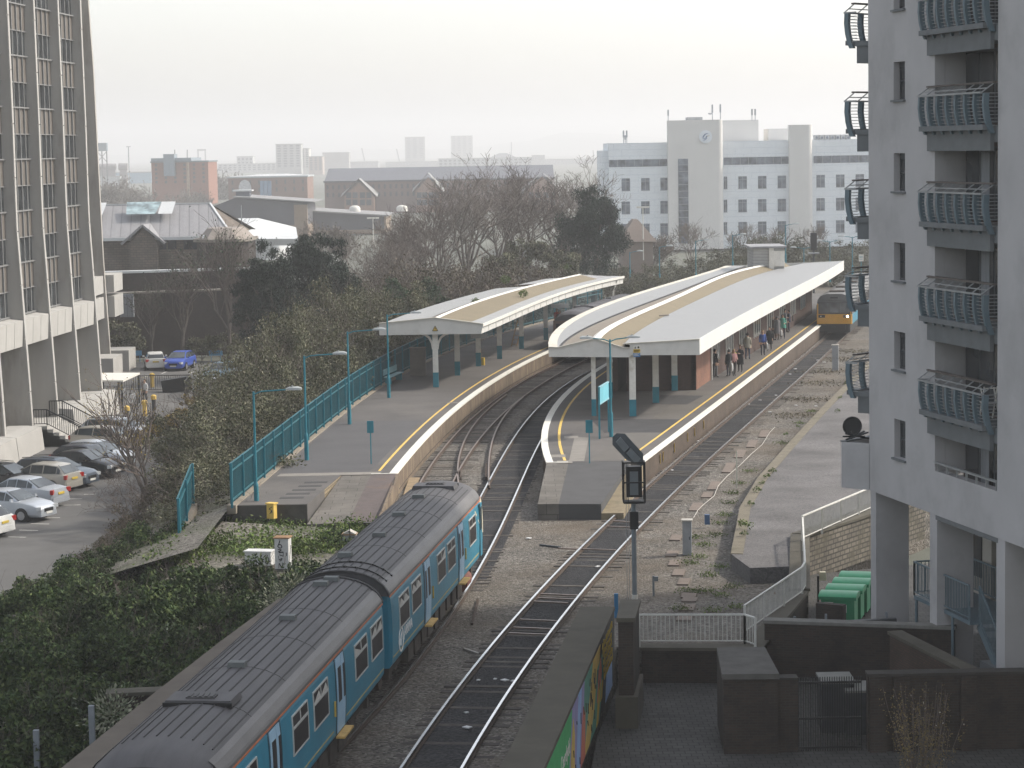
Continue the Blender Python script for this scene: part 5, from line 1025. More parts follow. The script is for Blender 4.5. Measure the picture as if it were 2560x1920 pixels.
# ============================================================= white office building behind the station
OY = 410.0
m_ow = brick('white_wall_panels', (.74, .77, .79), (.72, .75, .775), (.58, .62, .66), 1, 2.74, 1.05, .6, .12, gap=.035); m_or = mat('warm_grey_render', (.62, .605, .58), .85, .05, .2); m_og = glass('office_glass', (.10, .115, .14), .15); m_of = mat('office_frame', (.33, .35, .38), .5)
ob = thing('office_building', 'white panelled office building with grey stair towers and a round letter sign', 'office building', (40, OY, GZ))
def rect(px0, px1, py0, py1, Y, dy=0): a, b2 = D(px0, py1, Y), D(px1, py0, Y); return a.x, b2.x, b2.z if b2.z < a.z else a.z, max(a.z, b2.z)
def zc(px, py, Y): return D(px, py, Y).z
Xl = D(1521, 400, OY).x; Xr = 75.0
ztop = zc(1600, 357, OY)
k = MB(); k.bx(Xl, Xr, OY, OY + 22, GZ, ztop); part('wall', k, m_ow, ob, world=True)
k = MB(); k.bx(Xl - 1.2, Xl - .02, OY + 1.5, OY + 20, GZ, ztop - 1.2); part('side_wall', k, m_ow, ob, world=True)
def owin(px0, px1, py0, py1, cross=True):
    x0, x1 = D(px0, (py0 + py1) / 2, OY).x, D(px1, (py0 + py1) / 2, OY).x; z1 = zc((px0 + px1) / 2, py0, OY); z0 = zc((px0 + px1) / 2, py1, OY)
    k = MB(); k.bx(x0, x1, OY - .03, OY + .1, z0, z1); o = part('window', k, m_og, ob, world=True)
    if cross:
        k = MB(); xm = (x0 + x1) / 2; k.bx(xm - .03, xm + .03, OY - .06, OY - .028, z0, z1); k.bx(x0, x1, OY - .062, OY - .03, z1 - .55, z1 - .49); k.bx(x0 - .05, x1 + .05, OY - .08, OY - .031, z0 - .06, z0 + .02); part('frame', k, m_of, o, world=True)
cols_ = [(1554, 1575), (1603, 1624), (1651, 1669.5), (1809.5, 1818), (1846, 1867), (1895, 1916), (1944, 1965), (2041, 2062), (2090, 2111), (2139, 2160), (2188, 2209)]
for i, (a, b2) in enumerate(cols_):
    for r0 in (446, 504, 560):
        sh_ = -(a - 1554) * .0178; owin(a, b2, r0 + sh_, r0 + 31 + sh_)
for a, b2, y0, y1 in ((1522.5, 1669.5, 400, 418), (1809.5, 1974, 394, 412.5), (2034, 2215, 390, 408)):
    x0, x1 = D(a, y0, OY).x, D(b2, y0, OY).x; z0, z1 = zc(a, y1, OY), zc(a, y0, OY); k = MB(); k.bx(x0, x1, OY - .04, OY + .1, z0, z1); o = part('ribbon_window', k, m_og, ob, world=True)
    k = MB(); n = int((x1 - x0) / 1.37)
    for j in range(n + 1): k.bx(x0 + (x1 - x0) * j / n - .03, x0 + (x1 - x0) * j / n + .03, OY - .07, OY - .038, z0, z1)
    part('frame', k, m_of, o, world=True)
# stair tower with the strip window, rounded at its right edge
x0, x1 = D(1670, 400, OY - 2).x, D(1808, 400, OY - 2).x; zt = zc(1740, 300, OY - 2); k = MB()
pl = [(x0, OY + .2), (x0, OY - 2)] + [(x1 - .9 + .9 * math.sin(a), OY - 1.1 - .9 * math.cos(a)) for a in np.linspace(0, math.pi / 2, 7)] + [(x1, OY + .2)]; k.prism(pl, GZ, zt); part('stair_tower', k, m_or, ob, world=True)
xa, xb = D(1696, 500, OY - 2).x, D(1721, 500, OY - 2).x; k = MB(); k.bx(xa, xb, OY - 2.06, OY - 1.9, GZ + 1, zc(1708, 397, OY - 2)); o = part('strip_window', k, m_og, ob, world=True)
k = MB(); z = GZ + 1
while z < zc(1708, 400, OY): k.bx(xa, xb, OY - 2.08, OY - 2.055, z, z + .07); z += 1.1
part('frame', k, m_of, o, world=True)
c_ = D(1764, 342, OY - 2.1); rr_ = 16.2 * OY / CAM_F
k = MB(); k.smooth = True; k.ring([[(c_.x + rr_ * math.cos(a), y, c_.z + rr_ * math.sin(a)) for a in np.linspace(0, 2 * math.pi, 33)[:-1]] for y in (OY - 2.02, OY - 2.22)][::-1]); dc = part('round_sign', k, mat('white_sign_face', (.68, .71, .74), .4, .03, 1), ob, world=True)
def stroke(pts, wds, m, y): # tapered brush stroke in the sign's plane
    k = MB(); L_, R_ = [], []
    for i, p in enumerate(pts):
        d = Vector(pts[min(i + 1, len(pts) - 1)]) - Vector(pts[max(0, i - 1)]); n = Vector((-d.y, d.x)).normalized() * wds[i] / 2; L_.append(Vector(p) + n); R_.append(Vector(p) - n)
    k.ring([[(c_.x + a.x * rr_, y, c_.z + a.y * rr_), (c_.x + b2.x * rr_, y, c_.z + b2.y * rr_), (c_.x + b2.x * rr_, y - .04, c_.z + b2.y * rr_), (c_.x + a.x * rr_, y - .04, c_.z + a.y * rr_)] for a, b2 in zip(L_, R_)]); part('letter_stroke', k, m, dc, world=True)
m_lb = mat('letter_blue', (.10, .16, .30), .5); m_lo = mat('letter_gold', (.42, .36, .22), .5)
stroke([(.42, .42), (.2, .5), (-.1, .38), (-.36, .05), (-.42, -.2), (-.25, -.3), (.0, -.12), (.16, .12), (.02, .1), (.18, .14), (.1, -.25), (-.2, -.5), (-.45, -.5)], [.04, .1, .16, .18, .12, .08, .07, .07, .06, .09, .12, .1, .03], m_lb, OY - 2.24)
stroke([(.2, .02), (.4, .12), (.62, .2)], [.05, .09, .03], m_lo, OY - 2.24)
# other roof volumes
for nm, a, b2, y0, Y in (('rear_block', 1800, 1896, 301, OY + 6), ('rear_block', 1921, 1976, 322, OY + 6)):
    q0, q1 = D(a, y0, Y).x, D(b2, y0, Y).x; k = MB(); k.bx(q0, q1, Y, Y + 8, GZ, zc(a, y0, Y)); part(nm, k, m_or, ob, world=True)
q0, q1 = D(1973, 400, OY - 1).x, D(2032, 400, OY - 1).x; k = MB(); rad = (q1 - q0) / 2; k.smooth = True
k.prism([(q0, OY + .9), (q0, OY - 1.1)] + [(q1 - .9 + .9 * math.sin(a), OY - .2 - .9 * math.cos(a)) for a in np.linspace(0, math.pi / 2, 7)] + [(q1, OY + .9)], GZ, zc(2000, 312, OY)); part('round_tower', k, m_or, ob, world=True)
for i in range(7):
    a = 2036 + i * 13.3; q0, q1 = D(a, 345, OY + 3).x, D(a + 11, 345, OY + 3).x; k = MB(); k.bx(q0, q1, OY + 3, OY + 4.5, zc(a, 352, OY + 3), zc(a, 337.5 - i * .2, OY + 3)); o = part('roof_unit', k, mat('roof_unit_grey', (.36, .37, .38)), ob, world=True)
    k = MB(); k.tube([((q0 + q1) / 2, OY + 2.95, zc(a, 344, OY + 3)), ((q0 + q1) / 2, OY + 3.0, zc(a, 344, OY + 3))], .22, 10); part('fan', k, m_og, o, world=True)
k = MB(); 
q0, q1 = D(1716, 298, OY + 2).x, D(1755, 298, OY + 2).x; k.bx(q0, q1, OY + 1, OY + 4, zt, zc(1735, 293, OY + 2)); part('roof_unit', k, mat('roof_unit_grey', (.36, .37, .38)), ob, world=True)
for px, y0, y1 in ((1670.5, 301, 274), (1781, 298, 261), (1801, 298, 260), (1880, 300, 272), (1888, 300, 272), (1559, 357, 326), (1563, 357, 338), (1567, 357, 326)):
    a, b2 = D(px, y0 + 2, OY + 1), D(px, y1, OY + 1); k = MB(); k.tube([a, b2], .07, 5); k.box((a.x, OY + 1, a.z + (b2.z - a.z) * .72), (.26, .2, (b2.z - a.z) * .5)); part('antenna', k, m_of, ob, world=True)
k = MB(); k.smooth = True; q0 = D(1776, 287, OY + 1); k.lathe([(.02, 0), (.35, .1), (.4, .3)], (q0.x, OY + 1, q0.z), 10); part('roof_dish', k, m_of, ob, world=True)

# ============================================================= old stone building, walls and sheds left of centre
m_zinc = ribbed('grey_standing_seam', (.215, .21, .215), 1.05, (1, .12, 0), .6, .1, .5); m_stn = brick('brown_rubble_stone', (.16, .125, .10), (.12, .098, .08), (.08, .07, .06), 1, .6, .26, gap=.03); m_dk = brick('old_dark_brick', (.058, .046, .039), (.048, .039, .034), (.042, .036, .032), 1, .3, .1, stain=(.034, .028, .025)); m_met = mat('pale_metal_roof', (.50, .51, .51), .5, .1, .5)
pb_ = thing('stone_building', 'long brown stone building with grey seamed metal roof and small gable', 'building', (-50, 262, GZ))
e0, e1 = D(225, 595, 258), D(580, 577, 258); r0, r1 = D(225, 514, 268), D(525, 506, 268)
k = MB(); k.add([(e0.x, 258, e0.z), (e1.x, 258, e0.z), (r1.x, 268, r0.z), (r0.x, 268, r0.z), (e1.x + .5, 278, e0.z), (e0.x, 278, e0.z)], [(0, 1, 2, 3), (3, 2, 4, 5)]); part('roof', k, m_zinc, pb_, world=True)
k = MB(); k.beam((r0.x, 268, r0.z + .05), (r1.x, 268, r0.z + .05), .25, .14); k.beam((r1.x, 268, r0.z + .05), (e1.x, 258, e0.z + .05), .22, .12); k.bx(e0.x, e1.x, 257.5, 258.0, e0.z - .35, e0.z - .02); part('flashing', k, m_met, pb_, world=True)
k = MB(); k.bx(e0.x, e1.x - .6, 258.6, 277.5, GZ, e0.z - .1); k.add([(e1.x - .1, 258.2, e0.z - .05), (e1.x - .1, 277.8, e0.z - .05), (r1.x - .1, 268, r0.z - .05)], [(0, 1, 2)]); part('wall', k, m_stn, pb_, world=True)
g0, g1 = D(325, 600, 256.8), D(392, 600, 256.8); gz = D(358, 568, 256.8).z
k = MB(); k.add([(g0.x, 256.8, GZ), (g1.x, 256.8, GZ), (g1.x, 256.8, gz - 1.5), ((g0.x + g1.x) / 2, 256.8, gz), (g0.x, 256.8, gz - 1.5), (g0.x, 259, GZ), (g1.x, 259, GZ), (g1.x, 259, gz - 1.5), ((g0.x + g1.x) / 2, 259, gz), (g0.x, 259, gz - 1.5)], [(0, 1, 2, 3, 4), (0, 5, 6, 1), (1, 6, 7, 2), (0, 4, 9, 5)]); part('gable', k, m_stn, pb_, world=True)
k = MB()
for s, q in ((-1, g0.x), (1, g1.x)): mid_ = (g0.x + g1.x) / 2; k.add([(mid_, 256.4, gz + .25), (q + s * .9, 256.4, gz - 1.7), (q + s * .9, 262, gz - 1.7), (mid_, 264, gz + .25)], [(0, 1, 2, 3)]); k.beam((mid_, 256.4, gz + .2), (q + s * .9, 256.4, gz - 1.75), .2, .22)
part('gable_roof', k, m_zinc, pb_, world=True)
s0, s1 = D(318, 509, 266), D(405, 507, 266); k = MB(); k.add([(s0.x, 265.8, r0.z + .35), (s1.x, 265.8, r0.z + .35), (s1.x - .3, 262.6, r0.z - .9), (s0.x + .4, 262.6, r0.z - .9)], [(0, 3, 2, 1)]); part('skylight', k, glass('skylight_glass', (.22, .29, .30), .2), pb_, world=True)
for px0, px1 in ((405, 440), (240, 268)): q0, q1 = D(px0, 510, 266), D(px1, 510, 266); k = MB(); k.add([(q0.x, 265.8, r0.z + .34), (q1.x, 265.8, r0.z + .34), (q1.x, 262.6, r0.z - .9), (q0.x, 262.6, r0.z - .9)], [(0, 3, 2, 1)]); part('roof_patch', k, m_met, pb_, world=True)
for px in (405, 430, 470, 487): q0 = D(px, 612, 258.5); k = MB(); k.bx(q0.x - .45, q0.x + .45, 258.45, 258.62, q0.z - .5, q0.z + .5); part('window', k, GLASS, pb_, world=True)
# polygonal brick block in front
hx = thing('brick_block', 'low brown polygonal brick block with a flat stepped roof', 'building', (-31, 246, GZ))
q = [D(490, 660, 246), D(620, 660, 246)]; zt = D(540, 605, 246).z; pl = [(q[0].x, 247), (q[0].x + 1.2, 244.8), (q[1].x - 1.0, 244.8), (q[1].x, 247), (q[1].x, 254), (q[0].x, 254)]
k = MB(); k.prism(pl, GZ, zt); part('wall', k, m_dk, hx, world=True)
k = MB(); k.prism([(x * 1.0 + (-.3 if x < -31 else .3), y - .3) for x, y in pl], zt + .002, zt + .3); part('parapet', k, mat('stone_coping', (.20, .18, .155), .9, .15, 1), hx, world=True)
k = MB(); mx = sum(x for x, y in pl) / 6; k.ring([[(mx + (x - mx) * s, 249 + (y - 249) * s, z) for x, y in pl] for s, z in ((.94, zt + .302), (.62, zt + 1.35))]); part('roof', k, mat('stone_slate', (.23, .20, .175), .85, .15, 1.2), hx, world=True)
q0 = D(515, 593, 245.5); k = MB(); k.box((q0.x, 246.4, q0.z), (.9, .6, .12), rx=.5); part('roof_light', k, m_met, hx, world=True)
# long dark walls
def wl2(label, pts, z1, cop=.25, m=None, cm=None, name='boundary_wall', z0=None):
    t = thing(name, label, 'wall', (pts[0][0], pts[0][1], GZ)); k = MB(); c = MB(); 
    for a, b2 in zip(pts, pts[1:]): k.prism([a, b2, (b2[0], b2[1] + .8), (a[0], a[1] + .8)], z0 if z0 is not None else GZ - .1, z1); c.prism([(a[0], a[1] - .15), (b2[0], b2[1] - .15), (b2[0], b2[1] + .95), (a[0], a[1] + .95)], z1 + .002, z1 + cop)
    part('brickwork', k, m or m_dk, t, world=True); part('coping', c, cm or mat('stone_coping', (.20, .18, .155)), t, world=True); return t
a, b2 = D(225, 686, 222), D(700, 668, 226)
wl2('tall dark brick wall with a bright metal edged roof behind the car park', [(a.x, 222), (b2.x, 226)], a.z, .22, cm=m_met)
a, b2, c3 = D(262, 736, 207), D(330, 738, 208), D(700, 722, 214)
wl2('lower dark brick wall with a thin coping behind the parked cars', [(a.x + .0, 208), (c3.x, 213)], a.z - .1, .15)
k = MB(); q0, q1 = D(300, 793, 206.6), D(333, 735, 206.6); k.bx(q0.x, q1.x, 206.6, 206.9, q0.z, q1.z); single('metal_gate', k, ribbed('grey_gate_sheet', (.26, .28, .31), .4, (1, 0, 0), .6, .1, .3), 'pale grey ribbed metal door in the dark wall beside the tower', 'gate')
# dark roofed sheds further back
m_shed = mat('dark_grey_cladding', (.085, .085, .095), .7, .1, .3); m_tanw = mat('tan_brick_far', (.24, .18, .13), .85, .1, .3); m_shroof = mat('dull_grey_roof', (.22, .215, .215), .7, .1, .3)
s1_ = thing('shed', 'dark clad shed with a sloping roof and boxy rooftop vent', 'shed', (-40, 500.0, GZ))
p0, p1, p2, p3 = D(532, 516, 500.0), D(590, 494, 500.0), D(640, 497, 500.0), D(785, 505, 500.0); zb = D(600, 565, 500.0).z
k = MB(); k.ring([[(p0.x, y, zb), (p3.x - 1.5, y, zb), (p3.x - 1.5, y, p3.z - .3), (p1.x, y, p1.z), (p0.x, y, p0.z)] for y in (500.0, 522.0)][::-1]); part('cladding', k, m_shed, s1_, world=True)
k = MB(); k.bx(p0.x, p3.x - 1.4, 500.1, 521.0, GZ, zb); part('lower_wall', k, m_tanw, s1_, world=True); k = MB(); k.bx(D(735, 520, 500.0).x, p3.x - 1.45, 499.85, 501.0, GZ, p3.z - .5); part('tan_corner', k, m_tanw, s1_, world=True)
k = MB(); k.ring([[(p1.x - .5, y, p1.z + .05), (p3.x, y, p3.z - .1), (p3.x, y, p3.z + .1), (p1.x - .5, y, p1.z + .3)] for y in (499.2, 523.0)][::-1]); part('roof', k, m_shroof, s1_, world=True)
k = MB(); v0, v1 = D(590, 500, 504.0), D(624, 478, 504.0); k.bx(v0.x, v1.x, 504.0, 507.0, v0.z - 1, v1.z); part('vent_shaft', k, mat('blue_grey_cladding', (.11, .12, .14)), s1_, world=True); k = MB(); k.bx(v0.x - .6, v1.x + .5, 503.5, 507.5, v1.z, v1.z + .3); part('vent_cap', k, m_met, s1_, world=True)
s2_ = thing('shed', 'low dark clad shed with white roof domes right of the vented shed', 'shed', (-22, 522.0, GZ))
p0, p1, p2 = D(785, 527, 515.0), D(960, 543, 515.0), D(1030, 530, 535.0); zb = D(850, 575, 515.0).z; zr = D(785, 527, 515.0).z
k = MB(); k.ring([[(p0.x - 3, y, GZ), (p1.x, y, GZ), (p1.x, y, D(960, 541, 515.0).z), (p0.x - 3, y, zr)] for y in (515.0, 538.0)][::-1]); part('cladding', k, m_shed, s2_, world=True)
k = MB(); k.bx(p0.x - 3, p1.x + .02, 514.8, 515.5, GZ, zb); part('lower_wall', k, m_tanw, s2_, world=True)
k = MB(); k.bx(p1.x, p1.x + .4, 515.2, 538.0, GZ, zr - 1.2); part('end_wall', k, m_tanw, s2_, world=True)
k = MB(); k.ring([[(p0.x - 3.5, y, zr + .02), (p1.x + 1, y, D(960, 541, 515.0).z + .02), (p1.x + 1, y, D(960, 541, 515.0).z + .28), (p0.x - 3.5, y, zr + .28)] for y in (514.2, 539.0)][::-1]); part('roof', k, m_shroof, s2_, world=True)
for px, py in ((887, 520), (1005, 519)): q0 = D(px, py, 528.0); k = MB(); k.smooth = True; k.lathe([(1.2, -.8), (1.2, .0), (1.0, .3), (.6, .5), (.05, .55)], (q0.x, 528.0, q0.z), 14); part('roof_dome', k, WHITE, s2_, world=True)
# pale roof and lamp between them
k = MB(); a, b2, c3, d3 = D(570, 546, 300), D(645, 545, 300), D(760, 575, 292), D(600, 590, 285); k.add([a, b2, D(740, 568, 300), D(745, 597, 285), D(600, 597, 285)] , [(0, 4, 3, 2, 1)]); k.add([v + Vector((0, .4, -2.5)) for v in (a, b2, D(740, 568, 300), D(745, 597, 285), D(600, 597, 285))], [(0, 1, 2, 3, 4)])
k.add([D(600, 597, 285), D(745, 597, 285), D(745, 597, 285) + Vector((0, .2, -.8)), D(600, 597, 285) + Vector((0, .2, -.8))], [(0, 3, 2, 1)]); single('white_roofed_hall', k, m_met, 'low hall with a bright white metal roof beside the stone building', 'building')
# house ends between the pine and the office
hs = thing('house', 'brown brick house end with hipped roof left of the white office', 'house', (24, 300, GZ)); q0, q1 = D(1556, 620, 300), D(1632, 620, 300); zt = D(1600, 604, 300).z
k = MB(); k.bx(q0.x, q1.x, 300, 312, GZ, zt); part('wall', k, mat('dull_brown_brick_far', (.20, .16, .135), .85, .1, .4), hs, world=True); k = MB(); k.ring([[(q0.x - .5, 299.5, zt), (q1.x + .5, 299.5, zt), (q1.x + .5, 312, zt), (q0.x - .5, 312, zt)], [(q0.x + 1.6, 304, zt + 2.6), (q0.x + 2.2, 304, zt + 2.6), (q0.x + 2.2, 308, zt + 2.6), (q0.x + 1.6, 308, zt + 2.6)]]); part('roof', k, mat('brown_tile_roof', (.13, .105, .09), .85, .1, .5), hs, world=True)

# ============================================================= far town fading into the haze
def block(label, name, px0, px1, py0, Y, c, dep=14, rows=0, colsn=0, roof=None, winc=(.07, .075, .085), wf=.5, cat='building', shape=None, side=None, wd=.5):
    p0, p1 = D(px0, py0, Y), D(px1, py0, Y); zt = (p0.z + p1.z) / 2; t = thing(name, label, cat, ((p0.x + p1.x) / 2, Y, GZ))
    k = MB(); k.bx(p0.x, p1.x, Y, Y + dep, GZ - .2, zt); part('wall', k, mat('far_wall_%02d%02d%02d' % tuple(int(v * 99) for v in c), c, .85, .06, .1), t, world=True)
    k = MB(); k.bx(p0.x - .3, p1.x + .3, Y - .3, Y + dep + .3, zt + .002, zt + .5); part('roof', k, mat('far_roof_%s' % name if roof else 'far_roof_plain', roof or mul(c, .8), .8, .06, .1), t, world=True)
    if rows:
        W, H = p1.x - p0.x, zt - GZ; 
        for r_ in range(rows):
            k = MB()
            for q_ in range(colsn):
                xc = p0.x + W * (q_ + .5) / colsn; zc_ = zt - H * wf * (r_ + .6) / rows; k.bx(xc - W / colsn * wd / 2, xc + W / colsn * wd / 2, Y - .06, Y + .1, zc_ - H * wf / rows * .28, zc_ + H * wf / rows * .28)
            part('window_row', k, mat('far_window', winc, .3), t, world=True)
    return t, p0, p1, zt
rb_, p0, p1, zt = block('red brick block with a blue glazed stair tower left of centre', 'apartment_block', 378, 520, 406, 850.1, (.24, .11, .075), 26, 5, 6, (.16, .19, .21), wd=.25)
k = MB(); q0, q1 = D(378, 390, 849.2), D(478, 390, 849.2); k.bx(q0.x, q1.x, 848.3, 876.6, zt + .5, D(430, 395, 849.2).z); part('glazed_storey', k, mat('blue_grey_glazing', (.17, .22, .26), .3), rb_, world=True)
q0, q1 = D(409, 390, 848.3), D(436, 385, 848.3); k = MB(); k.bx(q0.x, q1.x, 847.4, 855.4, D(420, 440, 848.3).z, q1.z); part('stair_tower', k, mat('blue_grey_glazing', (.17, .22, .26)), rb_, world=True)
for px in (437, 468): q0 = D(px, 395, 850.1); k = MB(); k.tube([q0, D(px, 374, 850.1)], .12, 4); part('aerial', k, DARKSTEEL, rb_, world=True)
k = MB(); q0 = D(471, 470, 849.6); k.bx(q0.x - .4, q0.x + .4, 849.0, 850.1, GZ, zt); part('downpipe', k, mat('tan_stripe', (.34, .25, .17)), rb_, world=True)
mb_, p0, p1, zt = block('brown brick block with a white hipped roof and blue centre windows', 'office_block', 570, 768, 444, 779.8, (.20, .125, .10), 24, 2, 9, (.40, .42, .43), wd=.2)
k = MB(); q0, q1 = D(598, 444, 782.7), D(745, 434, 799.3); k.ring([[(q0.x, 782.7, zt + .4), (q1.x, 782.7, zt + .4), (q1.x, 818.8, zt + .4), (q0.x, 818.8, zt + .4)], [(q0.x + 4, 799.3, q1.z), (q1.x - 4, 799.3, q1.z), (q1.x - 4, 805.1, q1.z), (q0.x + 4, 805.1, q1.z)]]); part('hip_roof', k, mat('pale_far_roof', (.46, .47, .48)), mb_, world=True)
for i in range(3): q0, q1 = D(651 + i * 9.5, 492, 778.8), D(658.5 + i * 9.5, 452, 778.8); k = MB(); k.bx(q0.x, q1.x, 778.4, 780.2, q0.z, q1.z); part('tall_window', k, mat('blue_far_glass', (.16, .24, .34), .3), mb_, world=True)
k = MB(); q0 = D(612, 470, 778.8); k.smooth = True; k.ring([[(q0.x + 2.0 * math.cos(a), y, q0.z + 2.6 * math.sin(a)) for a in np.linspace(0, 2 * math.pi, 17)[:-1]] for y in (779.6, 778.8)]); part('oval_window', k, mat('pale_far_roof', (.46, .47, .48)), mb_, world=True)
lb_, p0, p1, zt = block('very long brown brick building with a dark roof and pale gables', 'long_building', 811, 1385, 452, 689.5, (.185, .125, .11), 30, 2, 40, (.11, .11, .125), wd=.35)
k = MB(); p0r, p1r = D(811, 428, 689.5), D(1385, 428, 689.5); k.ring([[(p0r.x, 688.8, zt + .4), (p0r.x, 706.0, p0r.z + .6), (p0r.x, 724.0, zt + .4)], [(p1r.x, 688.8, zt + .4), (p1r.x, 706.0, p0r.z + .6), (p1r.x, 724.0, zt + .4)]]); part('pitched_roof', k, mat('dark_slate_far', (.105, .11, .13), .8), lb_, world=True)
for cx, w_, y0, y1 in ((897, 46, 446, 482), (1070, 40, 432, 470), (1355, 50, 430, 470)):
    a, b2, c3 = D(cx - w_, y1, 682.6), D(cx + w_, y1, 682.6), D(cx, y0, 682.6); m_ = Vector((0, 8, 0))
    k = MB(); k.add([a + Vector((0, 0, -1.2)), b2 + Vector((0, 0, -1.2)), c3, a + m_, b2 + m_, c3 + m_], [(0, 3, 5, 2), (2, 5, 4, 1)]); part('gable_roof', k, mat('pale_gable_roof', (.26, .26, .255), .8), lb_, world=True)
    k = MB(); k.add([(a.x + 1, 683.3, GZ), (b2.x - 1, 683.3, GZ), (b2.x - 1, 683.3, b2.z - 1.0), (c3.x, 683.3, c3.z - 1.2), (a.x + 1, 683.3, a.z - 1.0), (a.x + 1, 689.5, GZ), (b2.x - 1, 689.5, GZ), (b2.x - 1, 689.5, b2.z - 1), (a.x + 1, 689.5, a.z - 1)], [(0, 1, 2, 3, 4), (1, 6, 7, 2), (0, 4, 8, 5)]); part('gable_wall', k, mat('warm_far_brick', (.27, .17, .13)), lb_, world=True)
    k = MB()
    for r_ in (488, 506):
        for q_ in (-.55, -.2, .2, .55): p = D(cx + q_ * w_, r_, 683.0); k.bx(p.x - .7, p.x + .7, 683.0, 683.4, p.z - .8, p.z + .8)
    part('gable_windows', k, mat('far_window', (.07, .075, .085)), lb_, world=True)
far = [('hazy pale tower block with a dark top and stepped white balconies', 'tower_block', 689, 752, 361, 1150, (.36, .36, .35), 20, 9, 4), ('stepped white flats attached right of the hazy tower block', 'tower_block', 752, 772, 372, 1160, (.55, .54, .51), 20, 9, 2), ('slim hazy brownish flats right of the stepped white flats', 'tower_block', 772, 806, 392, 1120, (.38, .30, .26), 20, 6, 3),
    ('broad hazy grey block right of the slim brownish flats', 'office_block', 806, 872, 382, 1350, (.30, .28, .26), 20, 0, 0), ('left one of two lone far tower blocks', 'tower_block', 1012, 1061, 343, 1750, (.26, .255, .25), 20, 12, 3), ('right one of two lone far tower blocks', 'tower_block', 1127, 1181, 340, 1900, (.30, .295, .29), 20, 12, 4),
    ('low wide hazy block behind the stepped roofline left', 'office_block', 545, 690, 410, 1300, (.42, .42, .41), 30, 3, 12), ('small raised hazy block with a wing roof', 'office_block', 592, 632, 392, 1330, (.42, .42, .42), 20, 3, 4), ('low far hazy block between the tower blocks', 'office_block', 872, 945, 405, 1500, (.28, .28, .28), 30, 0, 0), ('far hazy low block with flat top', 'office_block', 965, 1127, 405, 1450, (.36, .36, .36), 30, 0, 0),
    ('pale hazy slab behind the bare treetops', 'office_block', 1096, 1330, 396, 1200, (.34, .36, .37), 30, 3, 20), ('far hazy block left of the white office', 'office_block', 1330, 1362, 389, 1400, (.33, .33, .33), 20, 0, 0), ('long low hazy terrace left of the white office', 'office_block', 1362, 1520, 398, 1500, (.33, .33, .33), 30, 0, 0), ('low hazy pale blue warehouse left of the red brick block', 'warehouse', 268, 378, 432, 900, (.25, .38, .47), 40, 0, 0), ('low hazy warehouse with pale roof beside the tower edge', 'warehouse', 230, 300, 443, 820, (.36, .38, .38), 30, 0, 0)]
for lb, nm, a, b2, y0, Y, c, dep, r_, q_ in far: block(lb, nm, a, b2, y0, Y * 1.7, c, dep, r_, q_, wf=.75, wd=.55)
# dome hall, water tower, masts
dh = thing('domed_roof', 'hazy shallow domed roof above the bare treetops', 'building', (0, 2400, GZ)); a, b2 = D(1224, 394, 2400), D(1290, 394, 2400); c3 = D(1257, 383, 2400)
k = MB(); k.ring([[(a.x, 2399, a.z), (b2.x, 2399, a.z), (b2.x, 2430, a.z), (a.x, 2430, a.z)], [(c3.x - 4, 2410, c3.z), (c3.x + 4, 2410, c3.z), (c3.x + 4, 2418, c3.z), (c3.x - 4, 2418, c3.z)]]); part('roof', k, mat('dark_slate_far', (.105, .11, .13)), dh, world=True); k = MB(); k.bx(a.x + 1, b2.x - 1, 2400, 2428, GZ, a.z); part('wall', k, mat('far_wall_dome', (.3, .31, .33)), dh, world=True)
wt = thing('water_tower', 'hazy blue grey water tank on lattice legs beside the tower', 'water tower', (-120, 1300, GZ)); a, b2 = D(241, 378, 1300), D(266, 357, 1300)
k = MB(); k.bx(a.x, b2.x, 1300, 1304, a.z, b2.z); part('tank', k, mat('hazy_tank_blue', (.14, .19, .22)), wt, world=True)
k = MB()
for x in (a.x + .2, (a.x + b2.x) / 2, b2.x - .2): k.tube([(x, 1301, GZ), (x, 1301, a.z)], .3, 4)
k.beam((a.x, 1301, a.z - 6), (b2.x, 1301, a.z), .3, .3); k.beam((b2.x, 1301, a.z - 6), (a.x, 1301, a.z), .3, .3); part('legs', k, DARKSTEEL, wt, world=True)
for i, (x0, x1, y0, y1, lb) in enumerate(((243, 290, 409, 425, 'hazy horizontal storage cylinder below the water tank'), (297, 319, 408, 426, 'short hazy storage cylinder right of the longer one'))):
    a, b2 = D(x0, (y0 + y1) / 2, 1400), D(x1, (y0 + y1) / 2, 1400); k = MB(); k.smooth = True; k.tube([a, b2], (y1 - y0) / 2 * 1400 / CAM_F, 14); k.bx(a.x + .5, b2.x - .5, 1399, 1401, GZ, a.z - .3); single('storage_cylinder', k, mat('hazy_tank_grey', (.22, .20, .20)), lb, 'tank')
def mast(lb, px, y0, y1, Y, r_=.15, arms=True): a, b2 = D(px, y0, Y), D(px, y1, Y); k = MB(); k.tube([(a.x, Y, GZ), (a.x, Y, b2.z)], r_, 5); k.bx(a.x - 1.1 * arms, a.x + 1.1 * arms, Y - .2, Y + .2, b2.z - .3, b2.z) if arms else None; single('light_mast', k, GALV, lb, 'mast')
mast('tall hazy floodlight mast left of the red brick block', 323, 430, 366, 1200, .25); mast('thin hazy mast above the low far terrace', 1279, 395, 355, 2800, .5, False)
gn = thing('gantry_crane', 'very faint hazy gantry frame right of the red brick block', 'crane', (-330, 3000, GZ)); a, b2, c3 = D(496, 412, 3000), D(496, 375, 3000), D(513, 375, 3000); k = MB()
for x in (a.x, c3.x): k.beam((x, 3000, GZ), (x, 3000, b2.z), 1.6, 1.6)
k.beam((a.x - 1, 3000, b2.z), (c3.x + 1, 3000, b2.z), 1.6, 2.2); part('frame', k, DARKSTEEL, gn, world=True)
